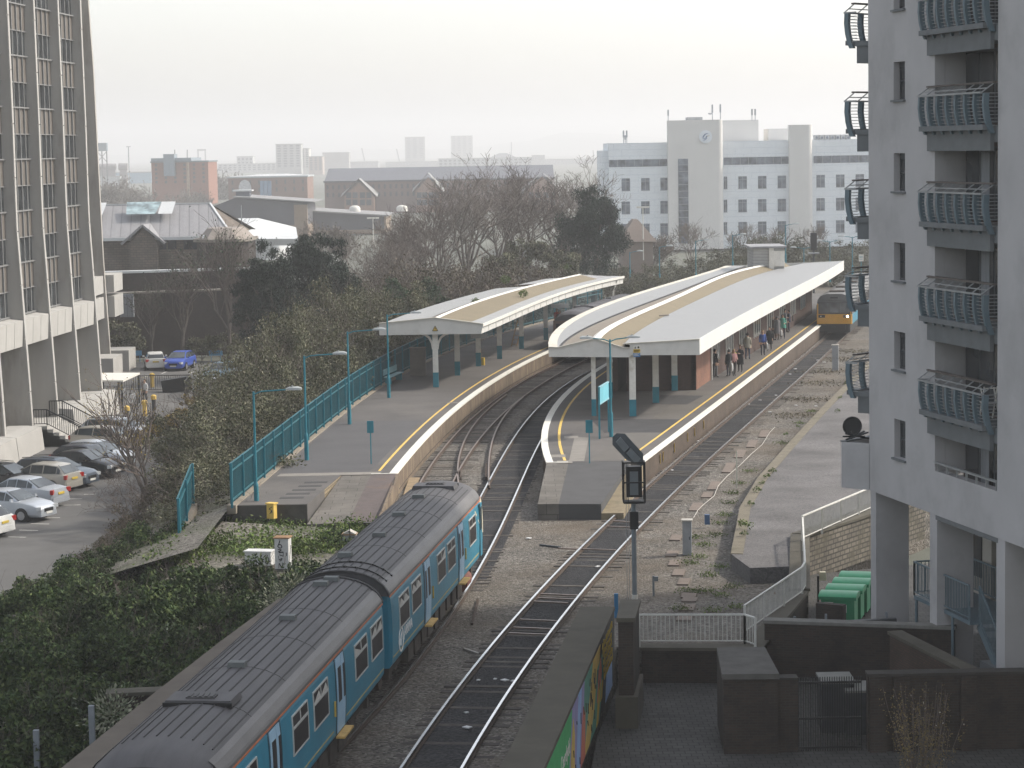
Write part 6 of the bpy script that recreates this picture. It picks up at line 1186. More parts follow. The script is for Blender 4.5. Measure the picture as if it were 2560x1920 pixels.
for px, x2, y0, y1 in ((905, 911, 403, 370), (992, 998, 404, 372)):
    a, b2 = D(px, y0, 3200), D(x2, y1, 3200); k = MB(); k.beam((b2.x, 3200, GZ), (b2.x, 3200, a.z), 1.3, 1.3); k.beam((b2.x, 3200, a.z), (a.x, 3200, b2.z), 1.3, 1.3); single('crane', k, DARKSTEEL, 'faint far crane jib just left of the %s tower block' % ('left' if px < 950 else 'right') if px > 0 else '', 'crane')
# distant rise closing the view
hl = MB(); xs = np.linspace(-2200, 2200, 61); pr = [(x, 12 + 9 * math.sin(x / 310 + 1) + 5 * math.sin(x / 97) + (10 if x > 100 else 0)) for x in xs]
hl.ring([[(x, 6300, GZ - .3) for x, h in pr], [(x, 6400, h * 1.1) for x, h in pr], [(x, 6600, h * 1.6) for x, h in pr]], cap=False, closed=False); struct('hills', hl, mat('far_hill', (.10, .11, .09), .9, .2, .01))
# ============================================================= plants
def leafmesh(name, C, S, mats, seed, asp=.55, flat=.0):
    g = np.random.default_rng(seed); n = len(C)
    a = g.normal(size=(n, 3)); a[:, 2] *= (1 - flat); a /= np.linalg.norm(a, axis=1)[:, None] + 1e-9
    b = np.cross(a, g.normal(size=(n, 3))); b /= np.linalg.norm(b, axis=1)[:, None] + 1e-9
    S = (S * g.uniform(.6, 1.3, n))[:, None]; a *= S; b *= S * asp
    V = np.empty((n, 4, 3)); V[:, 0] = C - a; V[:, 1] = C - b * .9 + a * .1; V[:, 2] = C + a; V[:, 3] = C + b * .9 + a * .1
    me = bpy.data.meshes.new(name); me.vertices.add(4 * n); me.vertices.foreach_set('co', V.ravel()); me.loops.add(4 * n); me.loops.foreach_set('vertex_index', np.arange(4 * n, dtype=np.int32))
    me.polygons.add(n); me.polygons.foreach_set('loop_start', np.arange(0, 4 * n, 4, dtype=np.int32)); me.polygons.foreach_set('loop_total', np.full(n, 4, dtype=np.int32)); me.update(calc_edges=True)
    for m in (mats if isinstance(mats, (list, tuple)) else [mats]): me.materials.append(m)
    return me
def crown_points(seed, n, rx, ry, z0, z1, clumps, cr, shell=.55, lean=0, cone=0):
    g = np.random.default_rng(seed); d = g.normal(size=(clumps, 3)); d[:, 2] = np.abs(d[:, 2]) * 1.0 - .35; d /= np.linalg.norm(d, axis=1)[:, None]
    r = g.uniform(shell, 1.0, clumps)[:, None]; c = d * r; k = (1 - cone * np.clip(c[:, 2:3], 0, 1)); c[:, :2] *= k
    h = (z1 - z0) * .5; c = c * np.array([rx, ry, h]) + np.array([0, 0, z0 + h * .8]); w = g.uniform(.5, 1.4, clumps); i = g.choice(clumps, n, p=w / w.sum())
    q = g.normal(size=(n, 3)); q /= np.linalg.norm(q, axis=1)[:, None]; q *= (g.uniform(0, 1, n) ** .5)[:, None] * (cr * w[i])[:, None]; q[:, 2] *= .75
    return c[i] + q
def branches(seed, h, spread, depth, r0, up=.55, kids=(2, 4), n0=5, trunk=.35, droop=0, minr=.006):
    """trunk mesh, twig mesh and the twig tips of one leafless tree"""
    g = random.Random(seed); T, W = MB(), MB(); tips = []
    def seg(mb, a, b, ra, rb, n): 
        d = (b - a).normalized(); u = d.cross(Vector((.31, .2, .93))).normalized(); v = d.cross(u); mb.ring([[a + (u * math.cos(2 * math.pi * k / n) + v * math.sin(2 * math.pi * k / n)) * ra for k in range(n)], [b + (u * math.cos(2 * math.pi * k / n) + v * math.sin(2 * math.pi * k / n)) * rb for k in range(n)]], cap=False)
    def grow(p, d, L, r, dep):
        mb = T if dep <= 1 else W; n = 6 if dep <= 1 else 3; st = 3 if dep < 3 else 2; pts = [p]
        for i in range(st):
            d = (d + Vector((g.gauss(0, .16), g.gauss(0, .16), g.gauss(0, .1) + .07 * up))).normalized(); q = pts[-1] + d * L / st; seg(mb, pts[-1], q, max(minr, r * (1 - .45 * i / st)), max(minr * .8, r * (1 - .45 * (i + 1) / st)), n); pts.append(q)
        if dep >= depth: tips.append(pts[-1]); return
        for i in range(g.randint(*kids) + (1 if dep < 2 else 0)):
            t = g.uniform(.35, 1.0) if i else 1.0; j = min(len(pts) - 2, int(t * st)); b = pts[j].lerp(pts[j + 1], t * st - j) if t < 1 else pts[-1]
            a = Vector((g.gauss(0, 1), g.gauss(0, 1), g.gauss(0, .5) - droop)).normalized(); nd = (d * (1 - spread) + a * spread + Vector((0, 0, up * .25))).normalized(); grow(b, nd, L * g.uniform(.52, .8), r * g.uniform(.42, .62), dep + 1)
    base = Vector((0, 0, 0)); 
    if trunk > 0:
        p = base; d = Vector((g.gauss(0, .05), g.gauss(0, .05), 1)).normalized()
        for i in range(4): q = p + d * h * trunk / 4; seg(T, p, q, r0 * (1.25 - .1 * i), r0 * (1.15 - .1 * i), 7); p = q
        base = p
    for i in range(n0):
        a = 2 * math.pi * (i + g.random() * .6) / n0; o = g.uniform(.25, .75) * spread * 1.6; d = Vector((math.cos(a) * o, math.sin(a) * o, 1)).normalized(); grow(base - Vector((0, 0, g.uniform(0, h * trunk * .35))), d, h * (1 - trunk) * g.uniform(.36, .5), r0 * g.uniform(.45, .7), 1)
    return T, W, tips
m_bark = mat('grey_bark', (.115, .098, .085), .9, .2, 4); m_twig = mat('brown_twigs', (.105, .085, .074), .9, .2, 1.2); m_twig2 = mat('pale_grey_twigs', (.155, .132, .115), .9, .2, 1.2)
m_dkleaf = leafy('dark_evergreen_leaf', [(.012, .022, .010), (.03, .052, .018), (.055, .085, .028), (.10, .125, .045)]); m_pine = leafy('pine_needles', [(.008, .014, .012), (.016, .028, .021), (.03, .046, .032)]); m_olive = leafy('dusty_olive_leaf', [(.05, .052, .032), (.10, .10, .06), (.15, .145, .09), (.06, .07, .035), (.24, .225, .16)])
m_brown = leafy('brown_scrub_leaf', [(.06, .048, .035), (.10, .08, .06), (.13, .105, .08), (.085, .08, .045)]); m_ivy = leafy('ivy_leaf', [(.012, .03, .015), (.03, .06, .028), (.07, .10, .05)]); m_varie = leafy('variegated_leaf', [(.10, .13, .08), (.22, .24, .16), (.32, .32, .24), (.06, .09, .05)]); m_weed = leafy('weed_leaf', [(.05, .085, .02), (.09, .14, .03), (.13, .17, .05), (.08, .08, .04)])
m_gold = leafy('yellow_spring_leaf', [(.22, .16, .04), (.30, .22, .06), (.16, .13, .05)]); m_bud = leafy('budding_leaf', [(.20, .145, .06), (.14, .11, .05), (.26, .19, .09)])
PROTO = {}
def plant(kind, key, loc, rz, s, label, cat, group, make=None):
    if key not in PROTO:
        t = thing(kind, label, cat, loc, rz, group); t.scale = (s, s, s) if not isinstance(s, tuple) else s
        for nm, me in make():
            if isinstance(me, tuple): part(nm, me[0], me[1], t)
            else: o = bpy.data.objects.new(nm, me); col.objects.link(o); o.parent = t
        PROTO[key] = t; return t
    return dup(PROTO[key], loc, rz, label, group, s)
def mk_shrub(seed, n, rx, h, size, m, clumps=34, cr=.55, twig=True, extra=None, z0=.1):
    def f():
        C = crown_points(seed, n, rx, rx * .9, z0, h, clumps, cr); out = [('foliage', leafmesh('foliage', C, np.full(n, size), m, seed))]
        if twig: T, W, tips = branches(seed, h * 1.02, .5, 4, .05, kids=(2, 3), n0=7, trunk=.04); T.add(W.v, W.f); out.append(('stems', (T, m_twig)))
        return out
    return f
def mk_bare(seed, h, spread, depth, r0, mtw, leaves=0, lm=None, lsize=.05, **kw):
    def f():
        T, W, tips = branches(seed, h, spread, depth, r0, **kw); out = [('trunk', (T, m_bark)), ('crown', (W, mtw))]
        if leaves:
            g = np.random.default_rng(seed); P_ = np.array([tuple(t) for t in tips]); C = P_[g.integers(0, len(P_), leaves)] + g.normal(0, .18, (leaves, 3)); out.append(('leaves', leafmesh('leaves', C, np.full(leaves, lsize), lm, seed)))
        return out
    return f
def mk_pine(seed, h, rx, n):
    def f():
        T, W, tips = branches(seed, h * .97, .62, 3, .22, up=.2, kids=(2, 4), n0=9, trunk=.5); g = np.random.default_rng(seed)
        C = crown_points(seed, n, rx, rx, h * .16, h * .99, 130, rx * .22, .55, cone=.3); C2 = crown_points(seed + 9, n // 5, rx * .9, rx * .9, h * .02, h * .75, 50, rx * .25, .3)
        me = leafmesh('needles', np.vstack([C, C2]), np.full(n + n // 5, .17), m_pine, seed, .22, flat=-.6); return [('trunk', (T, m_bark)), ('crown', me)]
    return f
g7 = random.Random(21)
# thicket along the left of the blue train
for i in range(26):
    Y = 56 + (i % 9) * 4.1 + g7.uniform(-1.2, 1.2); row = i // 9; X = (-10.7, -13.6, -16.6)[row] + (Y - 55) * .055 + g7.uniform(-.6, .6); zb = -2.0
    if row == 0 and Y < 63: X -= 1.2; zb = -3.4
    if row == 2 and Y > 80: X += 1.6
    plant('shrub', 'thick%d' % (i % 4), (X, Y, zb), g7.uniform(0, 6.3), g7.uniform(.85, 1.12) * (.62 if Y > 85 else 1), 'dense dark green shrub in the thicket left of the turquoise train', 'shrub', 'shrubs of the dark green thicket beside the train', mk_shrub(11 + i % 4, 14000, 2.2, 3.0, .078, m_dkleaf, 60, .46))
for i, (px, py, s) in enumerate([(300, 1450, .8), (225, 1490, .8), (150, 1525, .85), (70, 1560, .9), (395, 1420, .8), (480, 1400, .7), (560, 1405, .6), (610, 1440, .6)]):
    p = P(px, py, -1.2); plant('shrub', 'thick%d' % (i % 4), (p.x, p.y, -2.0 if i < 4 else -1.5), i * 1.9, s, 'mid sized dark green shrub on the bank between the car park and the thicket', 'shrub', 'green shrubs on the bank by the car park')
# olive scrub behind the teal fence
m_scr = [(-12.9, 101, 3.2), (-13.6, 106, 4.0), (-12.6, 110, 3.8), (-14.2, 115, 5.0), (-14.0, 119, 5.6), (-13.2, 122, 4.6), (-16.4, 124, 4.6), (-14.2, 128, 6.4), (-12.8, 131, 5.2), (-15.3, 134, 5.6), (-12.6, 138, 6.8), (-14.4, 142, 6.4), (-11.2, 144, 6.2), (-12.9, 149, 7.0), (-10.2, 152, 6.6), (-11.6, 158, 7.2), (-9.2, 161, 6.2), (-10.0, 168, 6.6), (-7.4, 172, 6.0)]
for i, (X, Y, h) in enumerate(m_scr):
    plant('shrub', 'scrub%d' % (i % 4), (X, Y, -2.0 + .02 * (Y - 100) * (X > -14)), g7.uniform(0, 6.3), (1.12, 1.12, h / 4.3), 'dusty olive leafed shrub in the scrub behind the teal fence', 'shrub', 'olive shrubs of the scrub behind the platform fence', mk_shrub(31 + i % 4, 11000, 2.5, 5.2, .062, m_olive, 60, .58))
for i, (px, py, h) in enumerate([(470, 1215, 3.0), (425, 1285, 2.6), (345, 1345, 2.2), (505, 1310, 1.5), (430, 1350, 1.8), (290, 1390, 1.6), (380, 1395, 1.6), (220, 1440, 1.5)]):
    p = P(px, py, -1.6); plant('shrub', 'brush%d' % (i % 2), (p.x, p.y, -1.9), i * 1.3, h / 3, 'low reddish brown twiggy bush at the car park edge', 'shrub', 'brown twiggy bushes at the car park edge', mk_shrub(61 + i % 2, 3200, 1.7, 3.0, .075, m_brown, 30, .5))
for px, py in ((352, 1105), (395, 1075), (445, 1050), (490, 1010), (420, 1085)):
    p = P(px, py, -1.5); plant('shrub', 'gold', (p.x, p.y, -2.1), px, .9, 'yellow leafed shrub along the back edge of the car park', 'shrub', 'yellow shrubs along the car park', mk_shrub(71, 1500, 1.1, 1.8, .09, m_gold, 20, .35))
p = P(365, 1300, -2.0); plant('bare_tree', 'young', (p.x, p.y, -2.1), 1.0, 1.0, 'slender leafless young tree with yellowish buds in front of the parked cars', 'tree', None, mk_bare(5, 6.8, .36, 4, .15, m_twig, 500, m_gold, .05, kids=(2, 4), n0=6, trunk=.2, minr=.02))
p = P(330, 1330, -2.0); plant('bare_tree', 'young2', (p.x, p.y, -2.1), 2.6, .62, 'small leafless spreading tree at the corner of the car park', 'tree', None, mk_bare(8, 6.0, .6, 5, .07, m_twig, kids=(2, 3), n0=7, trunk=.06, minr=.012))
# trees against the dark wall
for i, (px, py, h, lb) in enumerate([(455, 903, 9.5, 'bare tree left of the blue car against the dark wall'), (575, 903, 11.5, 'tall ivy stemmed bare tree right of the blue car against the dark wall'), (380, 903, 7, 'thin bare tree behind the white car against the dark wall'), (650, 900, 9, 'bare tree in the shade just below the twin pines')]):
    p = P(px, py, GZ); plant('bare_tree', 'wallt%d' % (i % 2), (p.x, p.y, GZ), i * 2.1, h / 10, lb, 'tree', None, mk_bare(14 + i % 2, 10, .36, 5, .16, m_twig, 700, m_ivy, .09, kids=(2, 4), n0=7, trunk=.3, minr=.014))
for i, (px, py, s, m, k) in enumerate([(285, 900, 1.3, m_olive, 'wb'), (320, 902, .9, m_olive, 'wb'), (505, 902, .8, m_olive, 'wb'), (560, 902, .9, m_olive, 'wb')]):
    p = P(px, py, GZ); plant('shrub', k, (p.x, p.y, GZ), i, s, 'dull olive bush at the foot of the dark car park wall', 'shrub', 'bushes at the foot of the dark wall', mk_shrub(81, 2600, 2.0, 3.2, .12, m, 30, .5))
p = P(470, 872, GZ); plant('shrub', 'gold', (p.x, p.y + 1, GZ), 2, .8, 'small bright yellow flowering bush behind the blue car', 'shrub', None, None)
# pines
for i, (px, py, Y, h, r_, lb) in enumerate([(660, 563, 186, 12.0, 2.5, 'shorter left one of the twin dark pines left of centre'), (792, 524, 190, 13.4, 3.5, 'taller right one of the twin dark pines left of centre'), (1480, 437, 236, 12.4, 3.6, 'lone dark pine standing left of the white office building')]):
    q = D(px, py, Y); plant('pine_tree', 'pine%d' % i, (q.x, Y, q.z - h), 0, 1, lb, 'tree', None, mk_pine(41 + i, h, r_ * 1.02, 30000 if i else 20000))
# bare woodland behind the left platform
big = [(1150, 397, 238, 13.5, 'tallest bare tree in the wood behind the left platform'), (1290, 428, 244, 12.8, 'broad bare tree right of the tallest one in the wood'), (1040, 520, 226, 10.5, 'bare tree at the left end of the tall wood group'), (1395, 402, 262, 13.5, 'pale bare tree half hidden behind the lone pine'), (1085, 470, 250, 11.5, 'thin bare tree between the two left wood trees'), (1225, 440, 256, 12.0, 'bare tree standing between the two tallest wood trees'), (930, 572, 214, 8.5, 'low pale bare tree right of the twin pines'), (985, 565, 220, 9, 'low bare tree with bird nests left of the wood')]
for i, (px, py, Y, h, lb) in enumerate(big):
    q = D(px, py, Y); plant('bare_tree', 'big%d' % (i % 3), (q.x + .6, Y, q.z - h), i * 1.7, (h / 12 * 1.0, h / 12, h / 12), lb, 'tree', None, mk_bare(24 + i % 3, 12, .5, 6, .24, (m_twig2, m_twig, m_twig)[i % 3], kids=(2, 4), n0=6, trunk=.2, minr=.016))
for i in range(22):
    px = 800 + (i % 11) * 57 + g7.uniform(-22, 22); Y = 196 + (i // 11) * 22 + g7.uniform(-5, 5) + (px - 800) * .03; py = 612 + (i // 11) * 0 + g7.uniform(-14, 26) + (px < 900) * 40 + (px > 1300) * 15
    q = D(px, py, Y); h = q.z + 2; 
    if h > 1.5: plant('shrub', 'wood%d' % (i % 3), (q.x, Y, -2.2), g7.uniform(0, 6), (max(.8, h / 6), max(.8, h / 6), h / 5), 'leafless brown thicket bush in the wood behind the left canopy', 'shrub', 'brown bushes of the wood behind the left canopy', mk_shrub(91 + i % 3, 3200, 2.4, 5.0, .075, m_brown, 40, .7))
for i, (px, py, Y, h, s, lb) in enumerate([(1068, 690, 176, 5.5, .9, 'dark ivy covered bush behind the left canopy'), (985, 690, 180, 5, .8, 'smaller dark ivy bush left of the ivy covered one'), (1320, 560, 225, 7, 1.25, 'greenish bush below the lone pine on its left'), (1400, 590, 222, 6, 1.2, 'greenish bush below the lone pine at the canopy end'), (1250, 600, 222, 6, 1.1, 'dull green bush under the broad bare tree')]):
    q = D(px, py, Y); plant('ivy_bush', 'ivy%d' % (i > 1), (q.x, Y, q.z - 4.2 * s), i, s, lb, 'bush', None, mk_shrub(101 + (i > 1), 5200, 1.7, 4.2, .11, m_ivy if i < 2 else m_olive, 36, .5))
for i, (px, py, s) in enumerate([(1265, 705, .5), (1420, 666, .35), (1190, 752, .3), (1308, 737, .4)]):
    q = D(px, py, 181 if i < 1 else 190 if i == 1 else 168); q = P(px, py + 6, 4.85); plant('weed_tuft', 'roofw', (q.x, q.y, 4.72), i, s * 1.4, 'green weed growing on the left canopy roof', 'weed', 'weeds on the left canopy roof', mk_shrub(111, 400, .7, 1.4, .09, m_weed, 12, .3, False, z0=0))
# hedge and shrubs beyond the island platform
hg = [(1500, 640, 262), (1560, 650, 258), (1620, 652, 255), (1680, 640, 262), (1740, 632, 262), (1790, 612, 268), (1840, 590, 275), (1890, 572, 280), (1945, 570, 284), (2000, 580, 282), (2050, 588, 280), (2110, 590, 280), (2165, 592, 284), (1860, 620, 262), (1930, 612, 262), (2000, 620, 262), (2070, 625, 262), (2140, 628, 262), (1700, 660, 250), (1620, 672, 248), (1540, 676, 246)]
for i, (px, py, Y) in enumerate(hg):
    q = D(px, py, Y); h = q.z + 1.5; plant('shrub', 'hedge%d' % (i % 3), (q.x, Y, -1.5), g7.uniform(0, 6), (1.15, 1.15, h / 5), 'green brown shrub in the belt before the white office building', 'shrub', 'shrubs of the belt before the white office building', mk_shrub(121 + i % 3, 3600, 2.6, 5.0, .10, leafy('hedge_leaf', [(.05, .05, .03), (.085, .085, .05), (.11, .10, .065), (.06, .075, .035)]), 40, .65))
for i, (px, py, Y, h, lb) in enumerate([(1727, 548, 285, 7, 'thin bare tree in front of the strip window of the white office'), (1855, 552, 290, 6, 'pale bare tree above the shrub belt right of the strip window'), (2040, 556, 290, 5.5, 'pale blossoming bare tree under the round stair tower'), (1935, 560, 292, 6, 'faint bare tree between the office stair towers')]):
    q = D(px, py, Y); plant('bare_tree', 'far%d' % (i % 2), (q.x, Y, q.z - h), i, h / 7, lb, 'tree', None, mk_bare(51 + i % 2, 7, .42, 5, .1, m_twig2, kids=(2, 4), n0=6, trunk=.25, minr=.02))
# hazy trees in the distance
for i, (px, py, Y, s) in enumerate([(255, 452, 420, 1.6), (290, 458, 430, 1.5), (330, 470, 440, 1.4), (365, 476, 430, 1.3), (540, 430, 560, 2.0), (565, 436, 560, 1.9), (610, 470, 480, 1.2), (450, 480, 460, 1.3), (500, 478, 470, 1.2), (790, 560, 330, 1.0), (850, 565, 320, .9), (1580, 575, 320, .9), (1640, 585, 315, .9), (1000, 540, 350, 1.3), (940, 520, 420, 1.3), (1450, 470, 420, 1.8), (1350, 470, 420, 1.7), (1200, 480, 420, 1.7), (1100, 500, 420, 1.5)]):
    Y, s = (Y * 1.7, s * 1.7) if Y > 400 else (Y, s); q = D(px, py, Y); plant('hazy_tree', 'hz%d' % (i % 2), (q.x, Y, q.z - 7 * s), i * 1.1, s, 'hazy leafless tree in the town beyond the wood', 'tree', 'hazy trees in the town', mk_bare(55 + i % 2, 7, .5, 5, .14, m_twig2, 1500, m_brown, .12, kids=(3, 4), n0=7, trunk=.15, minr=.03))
# weeds and ground cover
def cover(name, m, pts, n, size, seed, h=.25, spread=.5, label=None):
    g = np.random.default_rng(seed); A = np.array([tuple(p) for p in pts]); i = g.integers(0, len(A), n); C = A[i] + np.stack([g.normal(0, spread, n), g.normal(0, spread, n), np.abs(g.normal(0, h * .5, n)) + .02], 1)
    o = bpy.data.objects.new(name, leafmesh(name, C, np.full(n, size), m, seed)); col.objects.link(o); o['kind'] = 'stuff'; return o
cover('ground_cover', m_weed, [P(x, y, -.2) for x, y in [(1740,1345),(1760,1365),(1790,1340),(1800,1310),(1815,1290),(1825,1260),(1835,1235),(1850,1210),(1875,1180),(1745,1395),(1725,1410),(1800,1420),(1770,1440),(1760,1480),(1800,1490),(1720,1480),(1830,1470),(1700,1525),(1840,1520),(1780,1530),(1960,1110),(2000,1060),(2030,1030)]], 4200, .035, 3, .14, .2)
cover('ground_cover', m_weed, [P(x, y, .0) for x, y in [(480,1385),(500,1370),(520,1360),(455,1400),(540,1365),(560,1380),(590,1310),(620,1320),(600,1345),(650,1335),(690,1325),(640,1360),(560,1350),(520,1345),(545,1380),(735,1385),(750,1370),(700,1360),(660,1385),(880,1320),(900,1325),(855,1340),(840,1365)]], 17000, .075, 5, .34, .7)
cover('ground_cover', m_dkleaf, [P(x, y, -.2) for x, y in [(840,1380),(850,1360),(785,1440),(800,1450),(770,1450),(740,1470)]], 3500, .09, 6, .45, .4)
cover('ground_cover', leafy('dry_leaf_litter', [(.12, .10, .07), (.16, .14, .10), (.10, .09, .06)]), [P(x, y, -.2) for x, y in [(2050,960),(2010,1000),(2100,900),(2130,880),(2060,930),(1990,1040)]], 2500, .06, 7, .12, .9)
for i, (px, py, s) in enumerate([(1931, 1185, .8), (1918, 1197, .7), (1905, 1213, .6), (1893, 1232, .8), (1877, 1266, .7), (1862, 1325, 1.2), (1860, 1342, .7), (1965, 1090, .6), (2100, 998, .6), (2094, 1032, .7), (2117, 965, .9), (1995, 1070, .5), (2085, 905, .6)]):
    p = P(px, py, .35); plant('weed_tuft', 'tuft', (p.x, p.y, .34), i, s * .6, 'small green weed tuft on the edge of the disused platform slab', 'weed', 'weed tufts on the disused platform slab', mk_shrub(112, 160, .4, .7, .07, m_weed, 9, .18, False, z0=0))
# climbing plant on the low wall, twigs in the lower right corner
p = P(345, 1690, -1.0); g = np.random.default_rng(9); n = 2600; C = np.stack([g.normal(0, .75, n), g.normal(0, .5, n), g.normal(0, .42, n)], 1); C[:, 2] += -.35 * C[:, 0] * -1 * .3; cl = thing('variegated_climber', 'cream and green variegated climber spilling over the low dark wall', 'climber', tuple(p)); o = bpy.data.objects.new('foliage', leafmesh('foliage', C, np.full(n, .06), m_varie, 4)); col.objects.link(o); o.parent = cl
for px, py, n in ((735, 1478, 900), (690, 1505, 600), (285, 1790, 900)):
    p = P(px, py, .4); C = np.random.default_rng(px).normal(0, .33, (n, 3)); t = thing('variegated_climber', {735: 'variegated climber beside the car gap on the parapet', 690: 'pale leafed climber strip along the left parapet', 285: 'ivy strand hanging at the left end of the low dark wall'}[px], 'climber', tuple(p)); o = bpy.data.objects.new('foliage', leafmesh('foliage', C, np.full(n, .06), m_varie, px)); col.objects.link(o); o.parent = t
gq = random.Random(3); T = MB(); tips = []; base = D(2310, 1990, 60.5)
for i in range(46):
    a = gq.uniform(0, 6.28); q = Vector((gq.uniform(-.35, .35), gq.uniform(-.3, .3), 0)); d = Vector((math.cos(a) * gq.uniform(.05, .48), math.sin(a) * .3, 1)).normalized(); pts = [q]; L = gq.uniform(1.6, 3.1)
    for j in range(5): d = (d + Vector((gq.gauss(0, .06), gq.gauss(0, .06), .12))).normalized(); pts.append(pts[-1] + d * L / 5); tips += [tuple(pts[-1] + Vector((gq.gauss(0, .03), gq.gauss(0, .03), -gq.uniform(0, L / 5)))) for _ in range(14)]
    T.tube(pts, [.018, .016, .013, .01, .008, .006], 4)
tb = thing('flowering_bush', 'upright twiggy bush with yellow brown buds and a few white blossoms in the lower right', 'bush', tuple(base)); part('stems', T, m_twig, tb); C = np.array(tips) + np.random.default_rng(2).normal(0, .035, (len(tips), 3))
for nm, m, sl_, sz in (('buds', m_bud, slice(0, None, 1), .032), ('blossom', WHITE, slice(0, None, 38), .03)): o = bpy.data.objects.new(nm, leafmesh(nm, C[sl_], np.full(len(C[sl_]), sz), m, 8)); col.objects.link(o); o.parent = tb
# ============================================================= fence, lamps, signs on the station
m_tealw = mat('teal_worn', (.014, .10, .125), .5, .2, 3, stain=(.03, .09, .10)); m_lampg = mat('lamp_head_grey', (.34, .36, .36), .5, .1, 4)
def palisade(label, fx, y0, y1, h=1.75, z=PZ, sp=.17):
    zf = z if callable(z) else (lambda q: z); t = thing('fence', label, 'fence', (fx(y0), y0, zf(y0)), 0, 'teal palisade fences'); y = y0; ys = []
    while y < y1: ys.append(y); y += 2.75
    ys.append(y1)
    for a, b2 in zip(ys, ys[1:]):
        k = MB(); n = int((b2 - a) / sp)
        for j in range(n): q = a + (b2 - a) * (j + .5) / n; k.box((fx(q), q, zf(q) + h / 2 + .05), (.03, .06, h - .1))
        for dz in (.25, h - .3): k.beam((fx(a) + .04, a, zf(a) + dz), (fx(b2) + .04, b2, zf(b2) + dz), .05, .06)
        k.beam((fx(a), a, zf(a) + h), (fx(b2), b2, zf(b2) + h), .05, .05); part('pale_panel', k, m_tealw, t, world=True)
    for a in ys: k = MB(); k.box((fx(a) + .07, a, zf(a) + h / 2), (.09, .09, h + .1)); part('post', k, TEAL, t, world=True)
    k = MB(); k.ring([[(fx(q) - .15, q, zf(q) - .3), (fx(q) + .22, q, zf(q) - .3), (fx(q) + .22, q, zf(q) + .06), (fx(q) - .15, q, zf(q) + .06)] for q in ys]); part('kerb', k, mat('fence_kerb', (.22, .19, .15), .9, .2, 2), t, world=True); return t
palisade('long teal barred fence along the back of the left platform', XLB, 97.5, 214)
f0_, f1_ = P(480, 1262, .6), P(445, 1355, -.1)
palisade('short teal fence end running down the bank beside the car park', lambda y: f1_.x + (f0_.x - f1_.x) * (y - f1_.y) / (f0_.y - f1_.y), f1_.y, f0_.y, 1.7, lambda y: -.1 + .7 * (y - f1_.y) / (f0_.y - f1_.y))
def lamp(label, x, y, z, h, arms=(1,), reach=1.95, group='teal platform lamps', rz=0, base=True):
    t = thing('platform_lamp', label, 'lamp', (x, y, z), rz, group); k = MB(); k.tube([(0, 0, 1.2), (0, 0, h)], [.055, .045], 8)
    part('pole', k, TEAL, t); k = MB(); k.lathe([(.1, 0), (.1, 1.15), (.07, 1.25), (.05, 1.32)], n=10); k.box((0, -.1, .6), (.1, .02, .5)); part('base', k, TEAL, t)
    for s in arms:
        k = MB(); k.tube([(0, 0, h - .12), (s * .3, 0, h), (s * (reach - .6), 0, h + .06)], .032, 6); a = part('arm', k, TEAL, t)
        k = MB(); k.smooth = True; k.ring([[(s * (reach - .62 + u), w_, h + .06 + v) for w_, v in ((-wd, -.02), (wd, -.02), (wd * .8, .07 * f), (0, .12 * f), (-wd * .8, .07 * f))] for u, wd, f in ((0, .05, .5), (.15, .1, 1), (.5, .13, 1.1), (.66, .08, .7))]); k.tube([(s * (reach - .35), 0, h + .15), (s * (reach - .35), 0, h + .23)], .04, 6); part('lamp_head', k, m_lampg, a)
    return t
names = ['teal platform lamp nearest the viewer at the raised block end', 'second teal platform lamp from the raised block end', 'teal platform lamp between the second one and the bench', 'teal platform lamp in the scrub edge next to the bench']
for (px, py, ty), lb in zip([(642, 1282, 979), (766.8, 1150.6, 889.5), (873.9, 1061, 828.8), (972.2, 994.4, 786.4)], names):
    p = P(px, py, PZ if py < 1200 else .4); top_ = D(px - 4, ty, p.y).z; lamp(lb, p.x, p.y, p.z, top_ - p.z)
p = P(1528, 1092, PZ); lamp('double armed teal lamp at the front of the island canopy', p.x, p.y, PZ, D(1524, 848, p.y).z - PZ, (-1, 1), 1.45)
for i, (px, py, ty, Y, arms, lb) in enumerate([(1649, 690, 617, 250, (1,), 'distant single lamp left of the strip window'), (1740, 690, 602, 248, (1,), 'distant single lamp before the strip window'), (1832, 660, 588, 246, (1,), 'distant single lamp right of the strip window'), (1964, 640, 562, 250, (1,), 'tall distant lamp above the clad roof box'), (2131, 670, 592, 235, (-1, 1), 'distant double lamp near the lower balconies'), (2075, 680, 603, 238, (-1, 1), 'distant double lamp right of the dark signal'), (2010, 690, 620, 246, (-1, 1), 'faint distant double lamp behind the white canopy'), (1575, 680, 630, 255, (1,), 'distant single lamp beside the lone pine')]):
    q = D(px, py, Y); lamp(lb, q.x, Y, q.z - 1, D(px, ty, Y).z - q.z + 1, arms, 1.35, 'distant station lamps')
for px, py, ty, Y, lb in ((1608, 590, 518, 300, 'white street lamp in front of the office windows'), (933, 580, 545, 330, 'distant white twin street lamp before the dark shed'), (605, 596, 513, 275, 'thin white flagpole beside the white roofed hall')):
    q = D(px, py, Y); k = MB(); k.tube([(q.x, Y, q.z - 3), (q.x, Y, D(px, ty, Y).z)], .07, 6); z = D(px, ty, Y).z
    if 'lamp' in lb: k.box((q.x, Y, z), (1.6, .4, .22))
    single('street_lamp' if 'lamp' in lb else 'flagpole', k, WHITE if 'lamp' in lb else GALV, lb, 'lamp' if 'lamp' in lb else 'pole')
